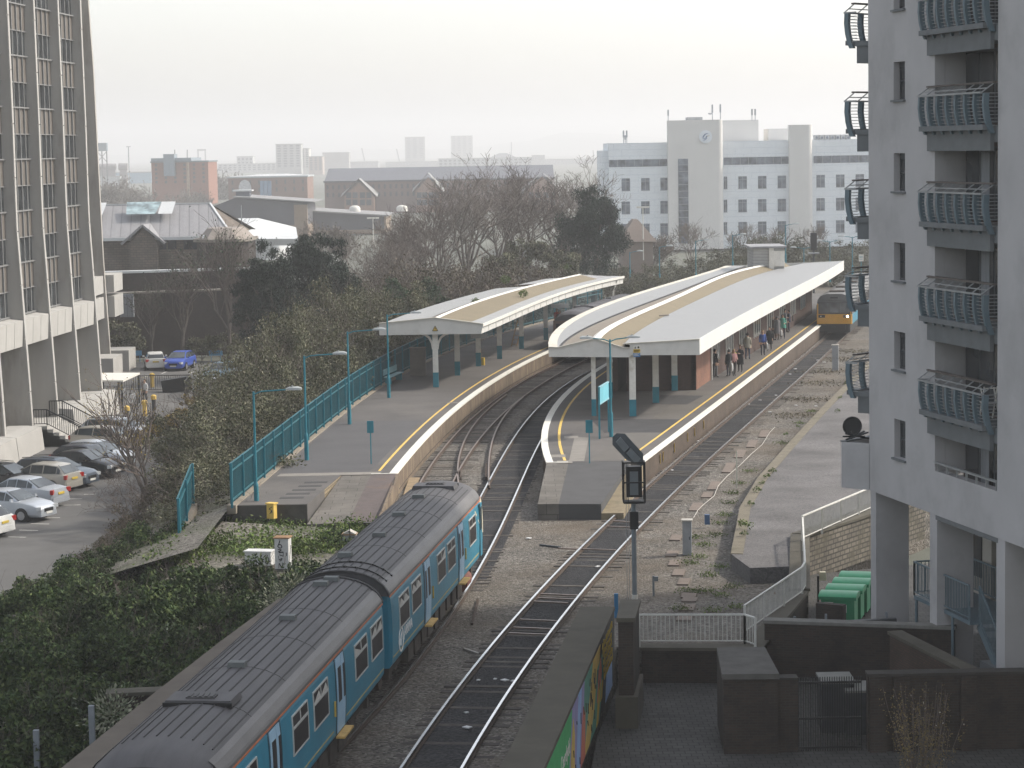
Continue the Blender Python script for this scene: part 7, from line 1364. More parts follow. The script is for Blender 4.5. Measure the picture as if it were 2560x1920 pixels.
def boardsign(label, px, py, ty, w_, h_):
    p = P(px, py, PZ); zt = D(px, ty, p.y).z; t = thing('stop_board', label, 'sign', (p.x, p.y, PZ), 0, None); k = MB(); k.tube([(0, 0, 0), (0, 0, zt - PZ)], .03, 6); part('post', k, TEAL, t)
    k = MB(); k.box((0, -.05, zt - PZ - h_ / 2), (w_, .05, h_)); part('board', k, TEAL, t)
boardsign('small plain teal board on a post on the left platform', 928, 1160, 1052, .30, .55); boardsign('small plain teal board on a post at the island platform end', 1474, 1158, 1050, .32, .58)
nb = thing('notice_board', 'large light teal station board on two posts at the island end', 'sign', tuple(P(1508, 1088, PZ))); a, b2 = P(1499, 1097, PZ), P(1522, 1080, PZ); zt = D(1499, 968, a.y).z; k = MB()
for p in (a, b2): k.box((p.x, p.y, (PZ + zt) / 2), (.09, .09, zt - PZ))
part('posts', k, TEAL, nb, world=True); k = MB(); k.beam(a + Vector((0, 0, zt - PZ - .42)), b2 + Vector((0, 0, zt - PZ - .42)), .06, .8); part('board', k, mat('light_teal_board', (.14, .42, .50), .5, .08, 2), nb, world=True)
k = MB()
for dz in (-.02, -.84): k.beam(a + Vector((0, 0, zt - PZ + dz)), b2 + Vector((0, 0, zt - PZ + dz)), .1, .07)
part('frame', k, mat('pale_teal', (.22, .42, .47), .5), nb, world=True)
# furniture under the left canopy
p = P(1045, 940, PZ); k = MB(); k.bx(p.x - .5, p.x + .5, p.y, p.y + .8, PZ, PZ + 1.75); k.bx(p.x - .53, p.x + .53, p.y - .03, p.y + .83, PZ + 1.752, PZ + 1.8); single('equipment_cabinet', k, mat('brown_grey_cabinet', (.16, .14, .12), .7, .1, 3), 'brown grey cabinet standing under the left canopy', 'cabinet')
p = P(990, 958, PZ); t = thing('bench', 'pale teal bench with back against the platform fence', 'bench', tuple(p)); k = MB(); k.beam(p + Vector((-.5, -1.0, .45)), p + Vector((.15, 2.6, .45)), .4, .05); part('seat', k, mat('pale_teal', (.22, .42, .47)), t, world=True); k = MB(); k.beam(p + Vector((-.72, -1.0, .75)), p + Vector((-.07, 2.6, .75)), .05, .35); part('backrest', k, mat('pale_teal', (.22, .42, .47)), t, world=True)
for s in (0.1, .9): k = MB(); q = p + Vector((-.5 + .65 * s, -1 + 3.6 * s, 0)); k.bx(q.x - .2, q.x + .2, q.y - .04, q.y + .04, PZ, PZ + .43); part('leg', k, TEAL, t, world=True)
p = P(1200, 913, PZ); k = MB(); k.tube([(p.x, p.y, PZ), (p.x, p.y, PZ + 1.1)], .08, 8); k.tube([(p.x + .2, p.y, PZ), (p.x + .2, p.y, PZ + .5)], .13, 8); single('yellow_post', k, mat('warning_yellow', (.60, .40, .05)), 'bright orange yellow post beside a left canopy column', 'post')
t = thing('ladder', 'wooden stepladder leaning at a left canopy column', 'ladder', tuple(P(1285, 866, PZ))); p = P(1285, 866, PZ); k = MB()
for dx in (-.2, .2): k.beam(p + Vector((dx, 0, 0)), p + Vector((dx + .5, .4, 1.9)), .05, .07)
part('rails', k, mat('ladder_wood', (.26, .16, .07), .7), t, world=True); k = MB()
for j in range(6): q = Vector((.5, .4, 1.9)) * (j + .5) / 6; k.beam(p + q + Vector((-.2, 0, 0)), p + q + Vector((.2, 0, 0)), .04, .04)
part('rungs', k, mat('ladder_wood', (.26, .16, .07)), t, world=True)
q = D(1198, 840, 149.5); k = MB(); k.box((q.x, q.y, q.z), (1.05, .12, .28)); k.tube([(q.x - .4, q.y, q.z + .1), (q.x - .4, q.y, 4.2)], .02, 5); k.tube([(q.x + .4, q.y, q.z + .1), (q.x + .4, q.y, 4.2)], .02, 5); single('hanging_sign', k, mat('pale_grey_paint', (.32, .32, .31)), 'pale platform sign hanging under the left canopy', 'sign')
q = D(1430, 764, 176); k = MB(); k.box((q.x - .9, q.y, q.z), (1.3, .12, .3)); k.tube([(q.x - .9, q.y, q.z), (q.x - .9, q.y, 4.2)], .02, 5); single('hanging_sign', k, mat('pale_grey_paint', (.32, .32, .31)), 'farther hanging sign under the left canopy near the dim train', 'sign')
q = D(2153, 645, 215); t = thing('station_sign', 'small white sign with dark lines on a post beyond the white canopy', 'sign', (q.x, q.y, PZ)); k = MB(); k.box((q.x, q.y, q.z), (.42, .05, .6)); part('board', k, WHITE, t, world=True); k = MB(); k.tube([(q.x, q.y + .05, PZ), (q.x, q.y + .05, q.z)], .04, 6); part('post', k, TEAL, t, world=True); k = MB()
for dz in (.15, .05, -.1): k.box((q.x - .02, q.y - .03, q.z + dz), (.3, .005, .04))
part('lines', k, TEAL, t, world=True)
# ============================================================= signals and lineside equipment
m_sg = mat('signal_grey', (.085, .098, .108), .6, .12, 3); m_sgl = mat('signal_panel_grey', (.16, .18, .19), .6, .12, 3)
Ys = 81.0; S = lambda px, py, dy=0.0: D(px, py, Ys + dy); sg = thing('railway_signal', 'tall rail signal seen from behind with slanted indicator and caged ladder', 'signal', tuple(S(1588, 1512)))
b_ = S(1587, 1513); k = MB(); k.tube([(b_.x, Ys, -.3), (b_.x, Ys, S(1587, 1250).z)], .085, 10); part('post', k, mat('signal_post_grey', (.20, .225, .24), .5, .12, 3, metal=.2), sg, world=True)
k = MB(); q = S(1586, 1300); k.bx(q.x - .15, q.x + .13, Ys - .13, Ys + .13, S(1586, 1322).z, S(1586, 1278).z); part('junction_box', k, BLACK, sg, world=True)
k = MB(); k.bx(S(1566, 1240).x, S(1605, 1240).x, Ys - .1, Ys + .25, S(1586, 1242).z, S(1586, 1166).z); hd = part('signal_head', k, BLACK, sg, world=True)
k = MB(); k.bx(S(1574, 1200).x, S(1595, 1200).x, Ys - .16, Ys - .1, S(1586, 1236).z, S(1586, 1178).z); part('rear_panel', k, m_sgl, hd, world=True)
ol = [(1531, 1093), (1541, 1083), (1562, 1084), (1608, 1134), (1608, 1160), (1604, 1166), (1585, 1157), (1566, 1150), (1531, 1112)]
k = MB(); k.ring([[S(x, y, .06) for x, y in ol], [S(x, y, -.02) for x, y in ol]]); ib_ = part('indicator_board', k, m_sg, sg, world=True)
for (xa_, ya_), (xb_, yb_) in (((1545, 1098), (1566, 1123)), ((1570, 1125), (1595, 1152))):
    d = (S(xb_, yb_) - S(xa_, ya_)); k = MB(); k.ring([[S(xa_, ya_) + Vector((ox, oy, oz)) for ox, oy, oz in ((-.08, -.2, -.08), (.08, -.2, .08), (.08, -.03, .08), (-.08, -.03, -.08))], [S(xb_, yb_) + Vector((ox, oy, oz)) for ox, oy, oz in ((-.08, -.2, -.08), (.08, -.2, .08), (.08, -.03, .08), (-.08, -.03, -.08))]]); part('lamp_housing', k, m_sgl, ib_, world=True)
k = MB(); x0, x1, z0, z1 = S(1557, 1200).x, S(1610, 1200).x, S(1580, 1250).z, S(1580, 1152).z
for x in (x0, x1):
    for y in (-.55, .05): k.beam((x, Ys + y, z0), (x, Ys + y, z1), .05, .05)
for z in (z0, (z0 + z1) / 2, z1):
    for a, b2 in (((x0, -.55), (x1, -.55)), ((x0, -.55), (x0, .05)), ((x1, -.55), (x1, .05))): k.beam((a[0], Ys + a[1], z), (b2[0], Ys + b2[1], z), .045, .045)
for i in range(1, 4): k.beam((x0 + .05 * i, Ys - .55, z0), (x0 + .05 * i, Ys - .55, z1), .02, .02)
k.bx(x0, x1, Ys - .55, Ys + .1, z0 - .05, z0); part('cage', k, BLACK, sg, world=True)
k = MB(); q = S(1571, 1400)
for dx in (-.06, .02): k.tube([(q.x + dx, Ys - .2, -.2), (q.x + dx, Ys - .2, z0)], .008, 4)
part('ladder_wire', k, GALV, sg, world=True); k = MB(); k.lathe([(.1, 0), (.1, .3)], (b_.x, Ys, S(1587, 1508).z), 10); part('white_band', k, WHITE, sg, world=True)
q = D(2034, 625, 238); t = thing('railway_signal', 'distant dark rail signal beyond the white canopy', 'signal', (q.x, q.y, 0)); k = MB(); k.tube([(q.x, 238, 0), (q.x, 238, q.z)], .12, 6); part('post', k, DARKSTEEL, t, world=True); k = MB(); z0, z1 = q.z, D(2034, 582, 238).z; k.bx(q.x - .3, q.x + .3, 237.8, 238.2, z0, z1); part('signal_head', k, BLACK, t, world=True); k = MB(); k.bx(q.x - .5, q.x + .5, 237.4, 238.4, z0 - .35, z0 - .25); part('platform', k, GALV, t, world=True)
def cab(nm, label, px, py, w_, d_, h_, m, rz=0, mtop=None, z=-.2, lean=0, cat='cabinet'):
    p = P(px, py, z); t = thing(nm, label, cat, tuple(p), rz); k = MB(); k.box((0, d_ / 2, h_ / 2), (w_, d_, h_)); part('housing', k, m, t); k = MB(); k.box((0, d_ / 2, h_ + .02), (w_ + .08, d_ + .1, .045)); part('lid', k, mtop or m, t); k = MB(); k.box((w_ / 2 - .08, -.008, h_ * .5), (.03, .02, .12)); part('handle', k, DARKSTEEL, t); return t
m_cabw = mat('cabinet_white', (.50, .50, .49), .6, .1, 3, stain=(.34, .33, .31), stainpos=(.6, .8)); m_cabg = mat('cabinet_grey', (.27, .28, .29), .6, .1, 3, stain=(.2, .2, .2)); m_rusttop = mat('rust_brown_lid', (.24, .14, .07), .8, .2, 3)
def scrawl(t, pts, y, wd=.03): k = MB(); [k.beam((a[0], y, a[1]), (b2[0], y, b2[1]), .012, wd) for ln in pts for a, b2 in zip(ln, ln[1:])]; part('graffiti', k, BLACK, t)
t = cab('lineside_cabinet', 'tall white lineside cabinet with black graffiti', 705, 1424, .52, .45, 1.15, m_cabw, R(-9), m_rusttop, z=.0)
scrawl(t, [[(-.05, 1.08), (-.09, .95), (-.14, .86), (-.05, .79), (.03, .84), (-.02, .93), (-.1, .92)], [(-.14, .76), (.0, .73), (-.12, .66), (.06, .64)], [(-.1, .62), (.07, .66), (.06, .5), (-.08, .55)], [(-.12, .52), (-.1, .36), (.02, .42), (.0, .36), (-.08, .31)], [(-.12, .05), (-.1, .24), (.0, .06), (.05, .25)]], -.01)
k = MB(); k.bx(-.27, .275, -.02, .03, 0, .02); part('plinth', k, BLACK, t); k = MB(); [k.beam((.267, .1 + i * .06, .3 + i * .14), (.267, .16 + i * .05, .5 + i * .12), .02, .012) for i in range(4)]; part('graffiti', k, BLACK, t)
t = cab('lineside_cabinet', 'low white lineside box with a black scrawl beside the tall one', 645, 1414, 1.0, .5, .5, m_cabw, R(-12), z=.0); scrawl(t, [[(.38, .4), (.33, .22), (.28, .12), (.36, .06), (.42, .13), (.34, .18)], [(.42, .16), (.49, .17)]], -.01); scrawl(t, [[(-.2, .25), (-.1, .3)], [(.0, .2), (.1, .26)]], -.01, .02)
t = cab('yellow_box', 'yellow lineside box on thin legs beside the platform end', 676, 1297, .33, .26, .6, m_yel, R(-25), z=.40, cat='box'); k = MB(); k.box((-.1, .1, -.22), (.03, .03, .44)); k.box((.12, .1, -.22), (.03, .03, .44)); part('leg', k, GALV, t); scrawl(t, [[(.1, .5), (-.05, .4), (.08, .34), (-.02, .2)]], -.01, .025)
t = cab('lineside_cabinet', 'grey lineside cabinet with pitched lid close to the train roof', 873, 1376, .5, .4, .6, m_cabg, R(-5), m_rusttop); k = MB(); k.ring([[(x, -.02, z) for x, z in ((-.3, .62), (.3, .62), (0, .78))], [(x, .45, z) for x, z in ((-.3, .62), (.3, .62), (0, .78))]]); part('pitched_lid', k, CONC, t); k = MB(); k.box((.05, -.05, .5), (.03, .03, 1.0)); part('stake', k, BLACK, t)
cab('lineside_cabinet', 'slim grey lineside cabinet leaning at the right of the signal post', 1718, 1388, .34, .38, 1.3, m_cabg, R(-6), CONC); cab('lineside_cabinet', 'distant grey lineside cabinet before the incoming railcar', 2088, 928, .42, .4, 1.75, m_cabg, R(-10), CONC)
p = P(1768, 1318, -.2); k = MB(); k.box((p.x, p.y, .12), (.2, .2, .4)); single('blue_box', k, mat('small_box_blue', (.06, .11, .20), .6), 'small dark blue box on the ballast behind the slim cabinet', 'box')
for x, y0, y1, lb in ((1842, 1221, 1128, 'thin white marker post on the ballast beside the cable covers'),): p = P(x, y0, -.2); k = MB(); k.box((p.x, p.y, (D(x, y1, p.y).z - .2) / 2), (.06, .06, D(x, y1, p.y).z + .2)); single('marker_post', k, mat('cream_post', (.52, .50, .42), .6), lb, 'post')
k = MB(); p = P(1634, 1490, -.2); k.box((p.x, p.y, .15), (.07, .07, .7)); k.box((p.x + .09, p.y, .4), (.14, .1, .16)); single('stake', k, m_sgl, 'short grey stake with a small box behind the straight railing', 'post')
p = P(1541, 1544, -.2); k = MB(); k.box((p.x, p.y, .2), (.13, .13, .8)); single('blue_post', k, mat('bright_blue', (.04, .17, .33), .6), 'short bright blue post behind the mural parapet end', 'post')
k = MB()                                   # troughing lids along the line
for x, y, w_, L in [(1690,1345,.42,1.3),(1680,1385,.42,1.2),(1687,1408,.42,1.2),(1697,1432,.42,1.3),(1710,1455,.4,1.2),(1722,1490,.5,.8),(1724,1500,.5,.7),(1718,1520,.5,1.0),(1712,1545,.5,1.0),(1740,1268,.45,2.2),(1768,1238,.45,1.6),(1785,1215,.45,2.6),(1822,1170,.45,3.4),(1850,1135,.45,3),(1880,1110,.45,3),(1910,1085,.45,3)]: p = P(x, y, -.2); k.box((p.x, p.y, -.195), (w_, L, .06), rz=-.16)
part('cable_troughing', k, mat('brown_trough_lid', (.155, .125, .105), .9, .15, 2))['kind'] = 'structure'
ww = [(1733,1295),(1745,1275),(1758,1262),(1785,1240),(1795,1215),(1818,1190),(1850,1163),(1878,1135),(1905,1112),(1925,1080),(1937,1068)]; k = MB(); k.tube([P(x, y, -.15) for x, y in ww], .02, 5); single('cable', k, CONC, 'pale cable wandering over the ballast past the marker post', 'cable')
for i, (x0, y0, x1, y1, m, lb) in enumerate([(1180, 1560, 1195, 1500, m_rust, 'loose rusty rail length lying beside the far carriage'), (1350, 1362, 1400, 1368, DARKSTEEL, 'dark iron bar lying in the ballast left of the right track'), (1160, 1622, 1195, 1634, CONC, 'pale bent stick lying on the ballast near the train')]): k = MB(); k.beam(P(x0, y0, -.18), P(x1, y1, -.18), .08, .06); single('loose_bar', k, m, lb, 'bar')
gl = random.Random(4); LT = MB()
for x, y in [(1196,1700),(1238,1697),(1262,1700),(1284,1702),(1166,1781),(1168,1818),(1494,1416),(1322,1345),(799,1364),(1020,1610),(1985,902),(1988,922),(2060,905),(2044,900),(1990,1013),(1940,988),(1902,968),(1880,995),(2055,958),(1975,935),(1900,1000),(2040,1015),(1680,1175),(1746,1102),(1820,1010),(1870,1010),(1925,1030),(2110,1020)]: p = P(x, y, -.17); LT.box((p.x, p.y, p.z), (gl.uniform(.08, .22), gl.uniform(.08, .2), .03), rz=gl.uniform(0, 3))
struct('litter', LT, mat('litter_white', (.6, .6, .6), .7), 'stuff')
k = MB(); q = P(800, 1366, -.1); k.box((0, 0, 0), (.55, .3, .06), rz=.4, rx=.2); k.v = [(a + q.x, b + q.y, c + q.z) for a, b, c in k.v]; single('panel', k, m_cream, 'pale cream panel lying on the gravel near the train', 'panel')
# left parapet beside the train, low wall and posts
lwp = thing('bridge_parapet', 'plain left bridge parapet with a wide brown coping beside the train', 'parapet', (-9, 64, -2)); pts = [P(10, 1990, 1.1), P(159, 1920, 1.1), P(400, 1725, 1.1), P(560, 1600, 1.1), P(700, 1497, 1.1)]
k = MB(); k.ring([[(p.x, p.y, -3), (p.x + .95, p.y, -3), (p.x + .95, p.y, .98), (p.x, p.y, .98)] for p in pts]); part('brickwork', k, m_dbrick, lwp, world=True); k = MB(); k.ring([[(p.x - .06, p.y, .982), (p.x + 1.05, p.y, .982), (p.x + 1.05, p.y, 1.1), (p.x - .06, p.y, 1.1)] for p in pts]); part('coping', k, mat('brown_parapet_coping', (.115, .098, .08), .92, .16, 1.2, stain=(.08, .07, .055)), lwp, world=True)
a, b2 = P(268, 1735, .8), P(392, 1727, .8); lwall('low_wall', (a.x, a.y, 0), (b2.x + .3, a.y + .2, 0), -2.5, .72, .5, m_dbrick, 'low dark brick wall end left of the train under the climber', m_cop)
for px, y0, lb in ((90, 1825, 'grey steel post in the lower left corner of the thicket'), (228, 1764, 'grey steel post in the thicket beside the low dark wall')): q = D(px, y0, 60); k = MB(); k.box((q.x, 60, q.z - 1.6), (.14, .14, 3.2)); single('steel_post', k, mat('grey_post', (.19, .21, .23)), lb, 'post')
# ============================================================= car park: shelter, railings, bollards, bicycles
sh_ = thing('cycle_shelter', 'cycle shelter with a white sloping roof and black posts', 'shelter', tuple(P(300, 1015, GZ))); a = P(352, 1018, GZ); zt = D(348, 878, a.y).z; k = MB(); c4 = [D(225, 955, a.y - 3), D(308, 955, a.y - 3), D(350, 936, a.y + 3), D(250, 936, a.y + 3)]; k.ring([[p for p in c4], [p + Vector((0, 0, .12)) for p in c4]]); part('roof', k, WHITE, sh_, world=True)
k = MB()
for x, y in ((308, -2.9), (350, 2.8), (262, -2.9), (300, 2.8)): q = D(x, 955 if y < 0 else 936, a.y + y); k.tube([(q.x - .1, q.y, GZ), (q.x - .1, q.y, q.z)], .05, 6)
part('post', k, BLACK, sh_, world=True)
r0_, r1_ = P(262, 1000, GZ), P(466, 985, GZ); r2__ = P(470, 966, GZ); t = thing('railing', 'black barred railing round the cycle parking', 'railing', tuple(r1_)); k = MB(); barrail(k, [(r0_.x, r0_.y + 6, GZ), (r1_.x, r0_.y + 6, GZ), (r1_.x + .2, r0_.y + 1, GZ)], 1.15, .16, .014, .03); part('bars', k, BLACK, t, world=True)
k = MB(); q = P(425, 990, GZ); k.box((q.x, q.y + 3, GZ + .5), (1.9, .9, 1.0), ry=-.15); single('black_bin', k, BLACK, 'black sloping box by the cycle railing', 'box')
for i, (px, py) in enumerate([(381, 968), (509, 988), (495, 993), (318, 1055), (362, 1040), (385, 1026)]):
    p = P(px, py, GZ); t = thing('bollard', 'yellow topped bollard at the edge of the car park', 'bollard', tuple(p), 0, 'yellow topped bollards'); k = MB(); k.lathe([(.14, 0), (.14, .75)], n=8); part('shaft', k, DARKSTEEL if i % 2 else m_yel, t); k = MB(); k.lathe([(.19, .75), (.2, 1.0), (.1, 1.08)], n=8); part('cap', k, m_yel, t)
for i, px in enumerate((338, 640 * 0 + 540)):
    q = P(px, 905, GZ); k = MB(); k.box((q.x, q.y, GZ + .75), (1.15, .06, .42)); k.tube([(q.x - .4, q.y + .05, GZ), (q.x - .4, q.y + .05, GZ + .9)], .03, 5); k.tube([(q.x + .4, q.y + .05, GZ), (q.x + .4, q.y + .05, GZ + .9)], .03, 5); single('low_sign', k, mat('sign_sky_blue', (.10, .28, .46), .5), ('low pale blue sign left of the white car', 'low pale blue sign right of the blue car')[i], 'sign')
def bicycle(label, x, y, rz):
    t = thing('bicycle', label, 'bicycle', (x, y, GZ), rz, 'bicycles at the cycle shelter'); k = MB(); F = [(-.5, .34), (-.1, .3), (-.25, .85), (.35, .85), (.5, .34)]
    for a, b2 in ((0, 1), (0, 2), (1, 2), (1, 3), (2, 3), (3, 4)): k.tube([(F[a][0], 0, F[a][1]), (F[b2][0], 0, F[b2][1])], .022, 5)
    k.tube([(.33, 0, .85), (.3, 0, 1.02)], .02, 5); k.tube([(.3, -.25, 1.02), (.3, .25, 1.02)], .018, 5); part('frame', k, GALV, t); k = MB(); k.box((-.28, 0, .92), (.24, .12, .05)); part('saddle', k, BLACK, t)
    for x_ in (-.5, .5):
        k = MB(); c = [(x_ + .33 * math.cos(a_), 0, .34 + .33 * math.sin(a_)) for a_ in np.linspace(0, 2 * math.pi, 19)]; k.tube(c, .022, 4, cap=False); [k.tube([(x_, 0, .34), c[j]], .005, 3) for j in range(0, 18, 3)]; part('wheel', k, RUBBER, t)
for i, (px, py, lb) in enumerate([(332, 1016, 'bicycle with a pale wheel standing outermost at the shelter'), (310, 1003, 'second bicycle in from the shelter edge'), (286, 1000, 'third bicycle under the white shelter roof'), (268, 998, 'innermost bicycle nearest the tower')]): p = P(px, py, GZ); bicycle(lb, p.x, p.y, 1.2 + .3 * i)
# ============================================================= parked cars
m_cg = glass('car_glass', (.035, .042, .045), .05); m_chrome = mat('headlamp_clear', (.55, .57, .58), .15, .1, 6, spec=.7); m_tail = mat('tail_lamp_red', (.35, .02, .015), .3, .1, 6); m_alloy = mat('alloy_wheel', (.36, .36, .37), .35, .1, 8, metal=.6); m_plate = mat('white_plate', (.6, .6, .57), .5); m_plater = mat('yellow_plate', (.55, .40, .06), .5)
def paint(nm, c, metal=.35): return mat('car_paint_' + nm, c, .28, .05, 2, metal=metal, spec=.6)
# stations: x, half width, belt height, roof height (0 = none), roof half width
SHAPES = {
 'sedan': (4.7, [(-2.35,.70,.72,0),(-2.28,.80,.92,0),(-1.75,.87,1.0,0),(-1.55,.88,1.0,1.02),(-.85,.89,.98,1.40),(-.2,.89,.96,1.46),(.35,.89,.95,1.43),(1.15,.88,.96,1.0),(1.35,.88,.95,0),(1.95,.85,.85,0),(2.25,.76,.72,0),(2.35,.62,.58,0)]),
 'hatch': (4.1, [(-2.05,.72,.75,0),(-2.0,.82,.95,0),(-1.92,.85,.98,1.0),(-1.45,.86,.97,1.42),(-.6,.87,.96,1.48),(.2,.87,.95,1.46),(1.1,.86,.96,1.0),(1.25,.86,.95,0),(1.75,.82,.84,0),(1.98,.74,.7,0),(2.05,.6,.56,0)]),
 'estate': (4.65, [(-2.32,.74,.75,0),(-2.27,.84,.95,0),(-2.2,.86,1.0,1.02),(-1.75,.87,.99,1.42),(-.7,.88,.97,1.49),(.3,.88,.95,1.45),(1.15,.87,.96,1.0),(1.32,.87,.95,0),(1.92,.84,.86,0),(2.24,.76,.73,0),(2.32,.6,.58,0)]),
 'mini': (3.65, [(-1.82,.70,.72,0),(-1.78,.80,.92,0),(-1.7,.82,.96,.98),(-1.45,.82,.96,1.36),(-.5,.83,.95,1.42),(.35,.83,.94,1.39),(.85,.82,.94,.98),(1.0,.82,.93,0),(1.55,.8,.84,0),(1.77,.72,.72,0),(1.82,.58,.58,0)])}
def car(label, x, y, rz, shape, c, rails=False, lights=True):
    L, S_ = SHAPES[shape]; t = thing('parked_car', label, 'car', (x, y, GZ), rz, 'cars parked beside the office tower'); k = MB(); k.smooth = True
    def low(s): X, w_, b, r = s; return [(X, -w_ * .86, .24), (X, -w_ * .99, .36), (X, -w_, .6), (X, -w_ * .97, b - .04), (X, -w_ * .9, b)]
    def ring(s): a = low(s); X, w_, b, r = s; return a + [(X, -w_ * .45, b + .035), (X, w_ * .45, b + .035)] + [(p[0], -p[1], p[2]) for p in reversed(a)]
    k.ring([ring(s) for s in S_]); part('body', k, c, t)
    cab_ = [s for s in S_ if s[3]]; rw = lambda s: s[1] * (.9 - .22 * (s[3] - s[2]) / .5)
    k = MB(); k.smooth = True; k.ring([[(X, -w_ * .9, b - .02), (X, -rw((X, w_, b, r)), r - .04), (X, -rw((X, w_, b, r)) * .8, r), (X, rw((X, w_, b, r)) * .8, r), (X, rw((X, w_, b, r)), r - .04), (X, w_ * .9, b - .02)] for X, w_, b, r in cab_]); part('roof', k, c, t)
    def q_(f, u, v, sd, o=.012):           # point on the side glass: station u, height v
        X, w_, b, r = f; y_ = (w_ * .9 + (rw(f) - w_ * .9) * v) + o; return (X, sd * y_, b + (r - .05 - b) * v)
    n = len(cab_); mid_ = cab_[1:-1]
    for sd in (-1, 1):
        a, z_ = cab_[0], cab_[-1]; f0 = tuple(cab_[0][i] * .45 + cab_[1][i] * .55 for i in range(4)); f9 = tuple(cab_[-1][i] * .62 + cab_[-2][i] * .38 for i in range(4)); seq = [f0] + mid_ + [f9]
        for i, (fa, fb) in enumerate(zip(seq, seq[1:])):
            g = .04; fa2 = tuple(fa[j] + (fb[j] - fa[j]) * g for j in range(4)); fb2 = tuple(fb[j] + (fa[j] - fb[j]) * g for j in range(4)); k = MB(); k.add([q_(fa2, 0, .06, sd), q_(fb2, 0, .06, sd), q_(fb2, 0, .93, sd), q_(fa2, 0, .93, sd)], [(0, 1, 2, 3) if sd < 0 else (3, 2, 1, 0)]); part('side_window', k, m_cg, t)
        k = MB(); s9 = cab_[-1]; k.box((s9[0] - .25, sd * (s9[1] + .1), s9[2] + .08), (.12, .18, .13), top=.8); part('wing_mirror', k, c, t)
    for fa, fb, nm in ((cab_[-1], cab_[-2], 'windscreen'), (cab_[0], cab_[1], 'rear_window')):
        k = MB(); sg_ = 1 if nm == 'windscreen' else -1; d = lambda f, v, s, o: (f[0], s * rw(f) * .92 if v else s * f[1] * .82, f[3] - .02 if v else f[3]); pts = [d(fa, 0, -1, 0), d(fa, 0, 1, 0), d(fb, 1, 1, 0), d(fb, 1, -1, 0)]; pts = [(p[0] + sg_ * .02 - (sg_ * .03 if i > 1 else 0), p[1], p[2] + .022) for i, p in enumerate(pts)]; k.add(pts, [(0, 1, 2, 3) if sg_ > 0 else (3, 2, 1, 0)]); part(nm, k, m_cg, t)
    F_, R_ = S_[-1], S_[0]
    for sd in (-1, 1):
        k = MB(); k.box((F_[0] - .12, sd * F_[1] * 1.0, .66), (.22, .34, .16), rz=-sd * .45); part('headlamp', k, m_chrome, t); k = MB(); k.box((R_[0] + .06, sd * R_[1] * .98, .82), (.16, .26, .22), rz=sd * .35); part('tail_lamp', k, m_tail, t)
    k = MB(); k.box((F_[0] + .0, 0, .55), (.05, .7, .16)); part('grille', k, BLACK, t); k = MB(); k.box((F_[0] + .02, 0, .42), (.04, .5, .11)); part('number_plate', k, m_plate, t); k = MB(); k.box((R_[0] - .015, 0, .72), (.04, .5, .11)); part('number_plate', k, m_plater, t)
    k = MB(); k.box((F_[0] - .1, 0, .36), (.24, F_[1] * 2.1, .2), top=.95); k.box((R_[0] + .1, 0, .4), (.24, R_[1] * 2.1, .26), top=.95); part('bumper', k, c, t)
    for wx_ in (L * .29, -L * .29):
        for sd in (-1, 1):
            k = MB(); k.tube([(wx_, sd * .60, .31), (wx_, sd * (.885), .31)], .375, 18); part('wheel_arch', k, BLACK, t)
            k = MB(); k.smooth = True; k.tube([(wx_, sd * .66, .305), (wx_, sd * .895, .305)], .31, 18); w_ = part('wheel', k, RUBBER, t); k = MB(); k.tube([(wx_, sd * .87, .305), (wx_, sd * .905, .305)], .21, 14); part('rim', k, m_alloy, w_)
            
    if rails:
        k = MB(); b_ = cab_[1:-1]
        for sd in (-1, 1): k.tube([(s[0], sd * rw(s) * .82, s[3] + .06) for s in b_], .02, 5)
        part('roof_rail', k, BLACK, t)
    return t
silver = paint('silver', (.42, .45, .49)); beige = paint('champagne', (.40, .38, .34)); blk = paint('black', (.015, .016, .02), .2); slate = paint('slate_blue', (.085, .105, .135)); white_ = paint('white', (.62, .62, .60), 0); blue_ = paint('vivid_blue', (.035, .085, .42), .2); ltblue = paint('pale_blue', (.22, .33, .40)); navy = paint('navy', (.03, .035, .05), .2)
h_ = R(-24)
for lb, px, py, rz, sh, c, rr in [('silver saloon nearest the viewer with its nose towards the bays', 55, 1302, h_, 'sedan', silver, 0), ('white car mostly cut off by the left edge, rear plate showing', -45, 1345, h_ + math.pi, 'hatch', white_, 0),
    ('silver saloon parked tail out beside the nearest one', 90, 1268, h_ + math.pi, 'sedan', silver, 0), ('dark estate tucked at the left behind the tail out silver saloon', 45, 1232, h_, 'estate', blk, 1), ('champagne hatchback with red tail lamps towards the bays', 140, 1230, h_ + math.pi, 'hatch', beige, 0),
    ('slate blue estate with roof rails and clear headlamps', 175, 1218, h_, 'estate', slate, 1), ('black saloon parked nose out beyond the slate blue estate', 218, 1195, h_, 'sedan', blk, 0), ('dark navy hatchback between the black saloon and silver hatchback', 236, 1182, h_ - .05, 'hatch', navy, 0),
    ('silver hatchback at the foot of the entrance railings', 262, 1170, h_, 'hatch', silver, 0), ('champagne estate beside the end of the entrance steps', 290, 1132, h_, 'estate', beige, 0), ('silver estate with roof rails farthest along the tower row', 312, 1108, h_, 'estate', silver, 1),
    ('small white hatchback seen from behind by the dark wall', 385, 924, R(100), 'mini', white_, 0), ('bright blue hatchback facing the viewer by the dark wall', 447, 925, R(-98), 'hatch', blue_, 0), ('pale blue car facing the viewer beside the olive scrub', 552, 955, R(-110), 'hatch', ltblue, 0), ('pale car half hidden in the olive scrub below the blue one', 530, 1000, R(-60), 'hatch', silver, 0)]:
    p = P(px - (42 if py > 1200 else 20 if py > 1050 else 0), py, GZ); car(lb, p.x, p.y + .8, rz, sh, c, rr)
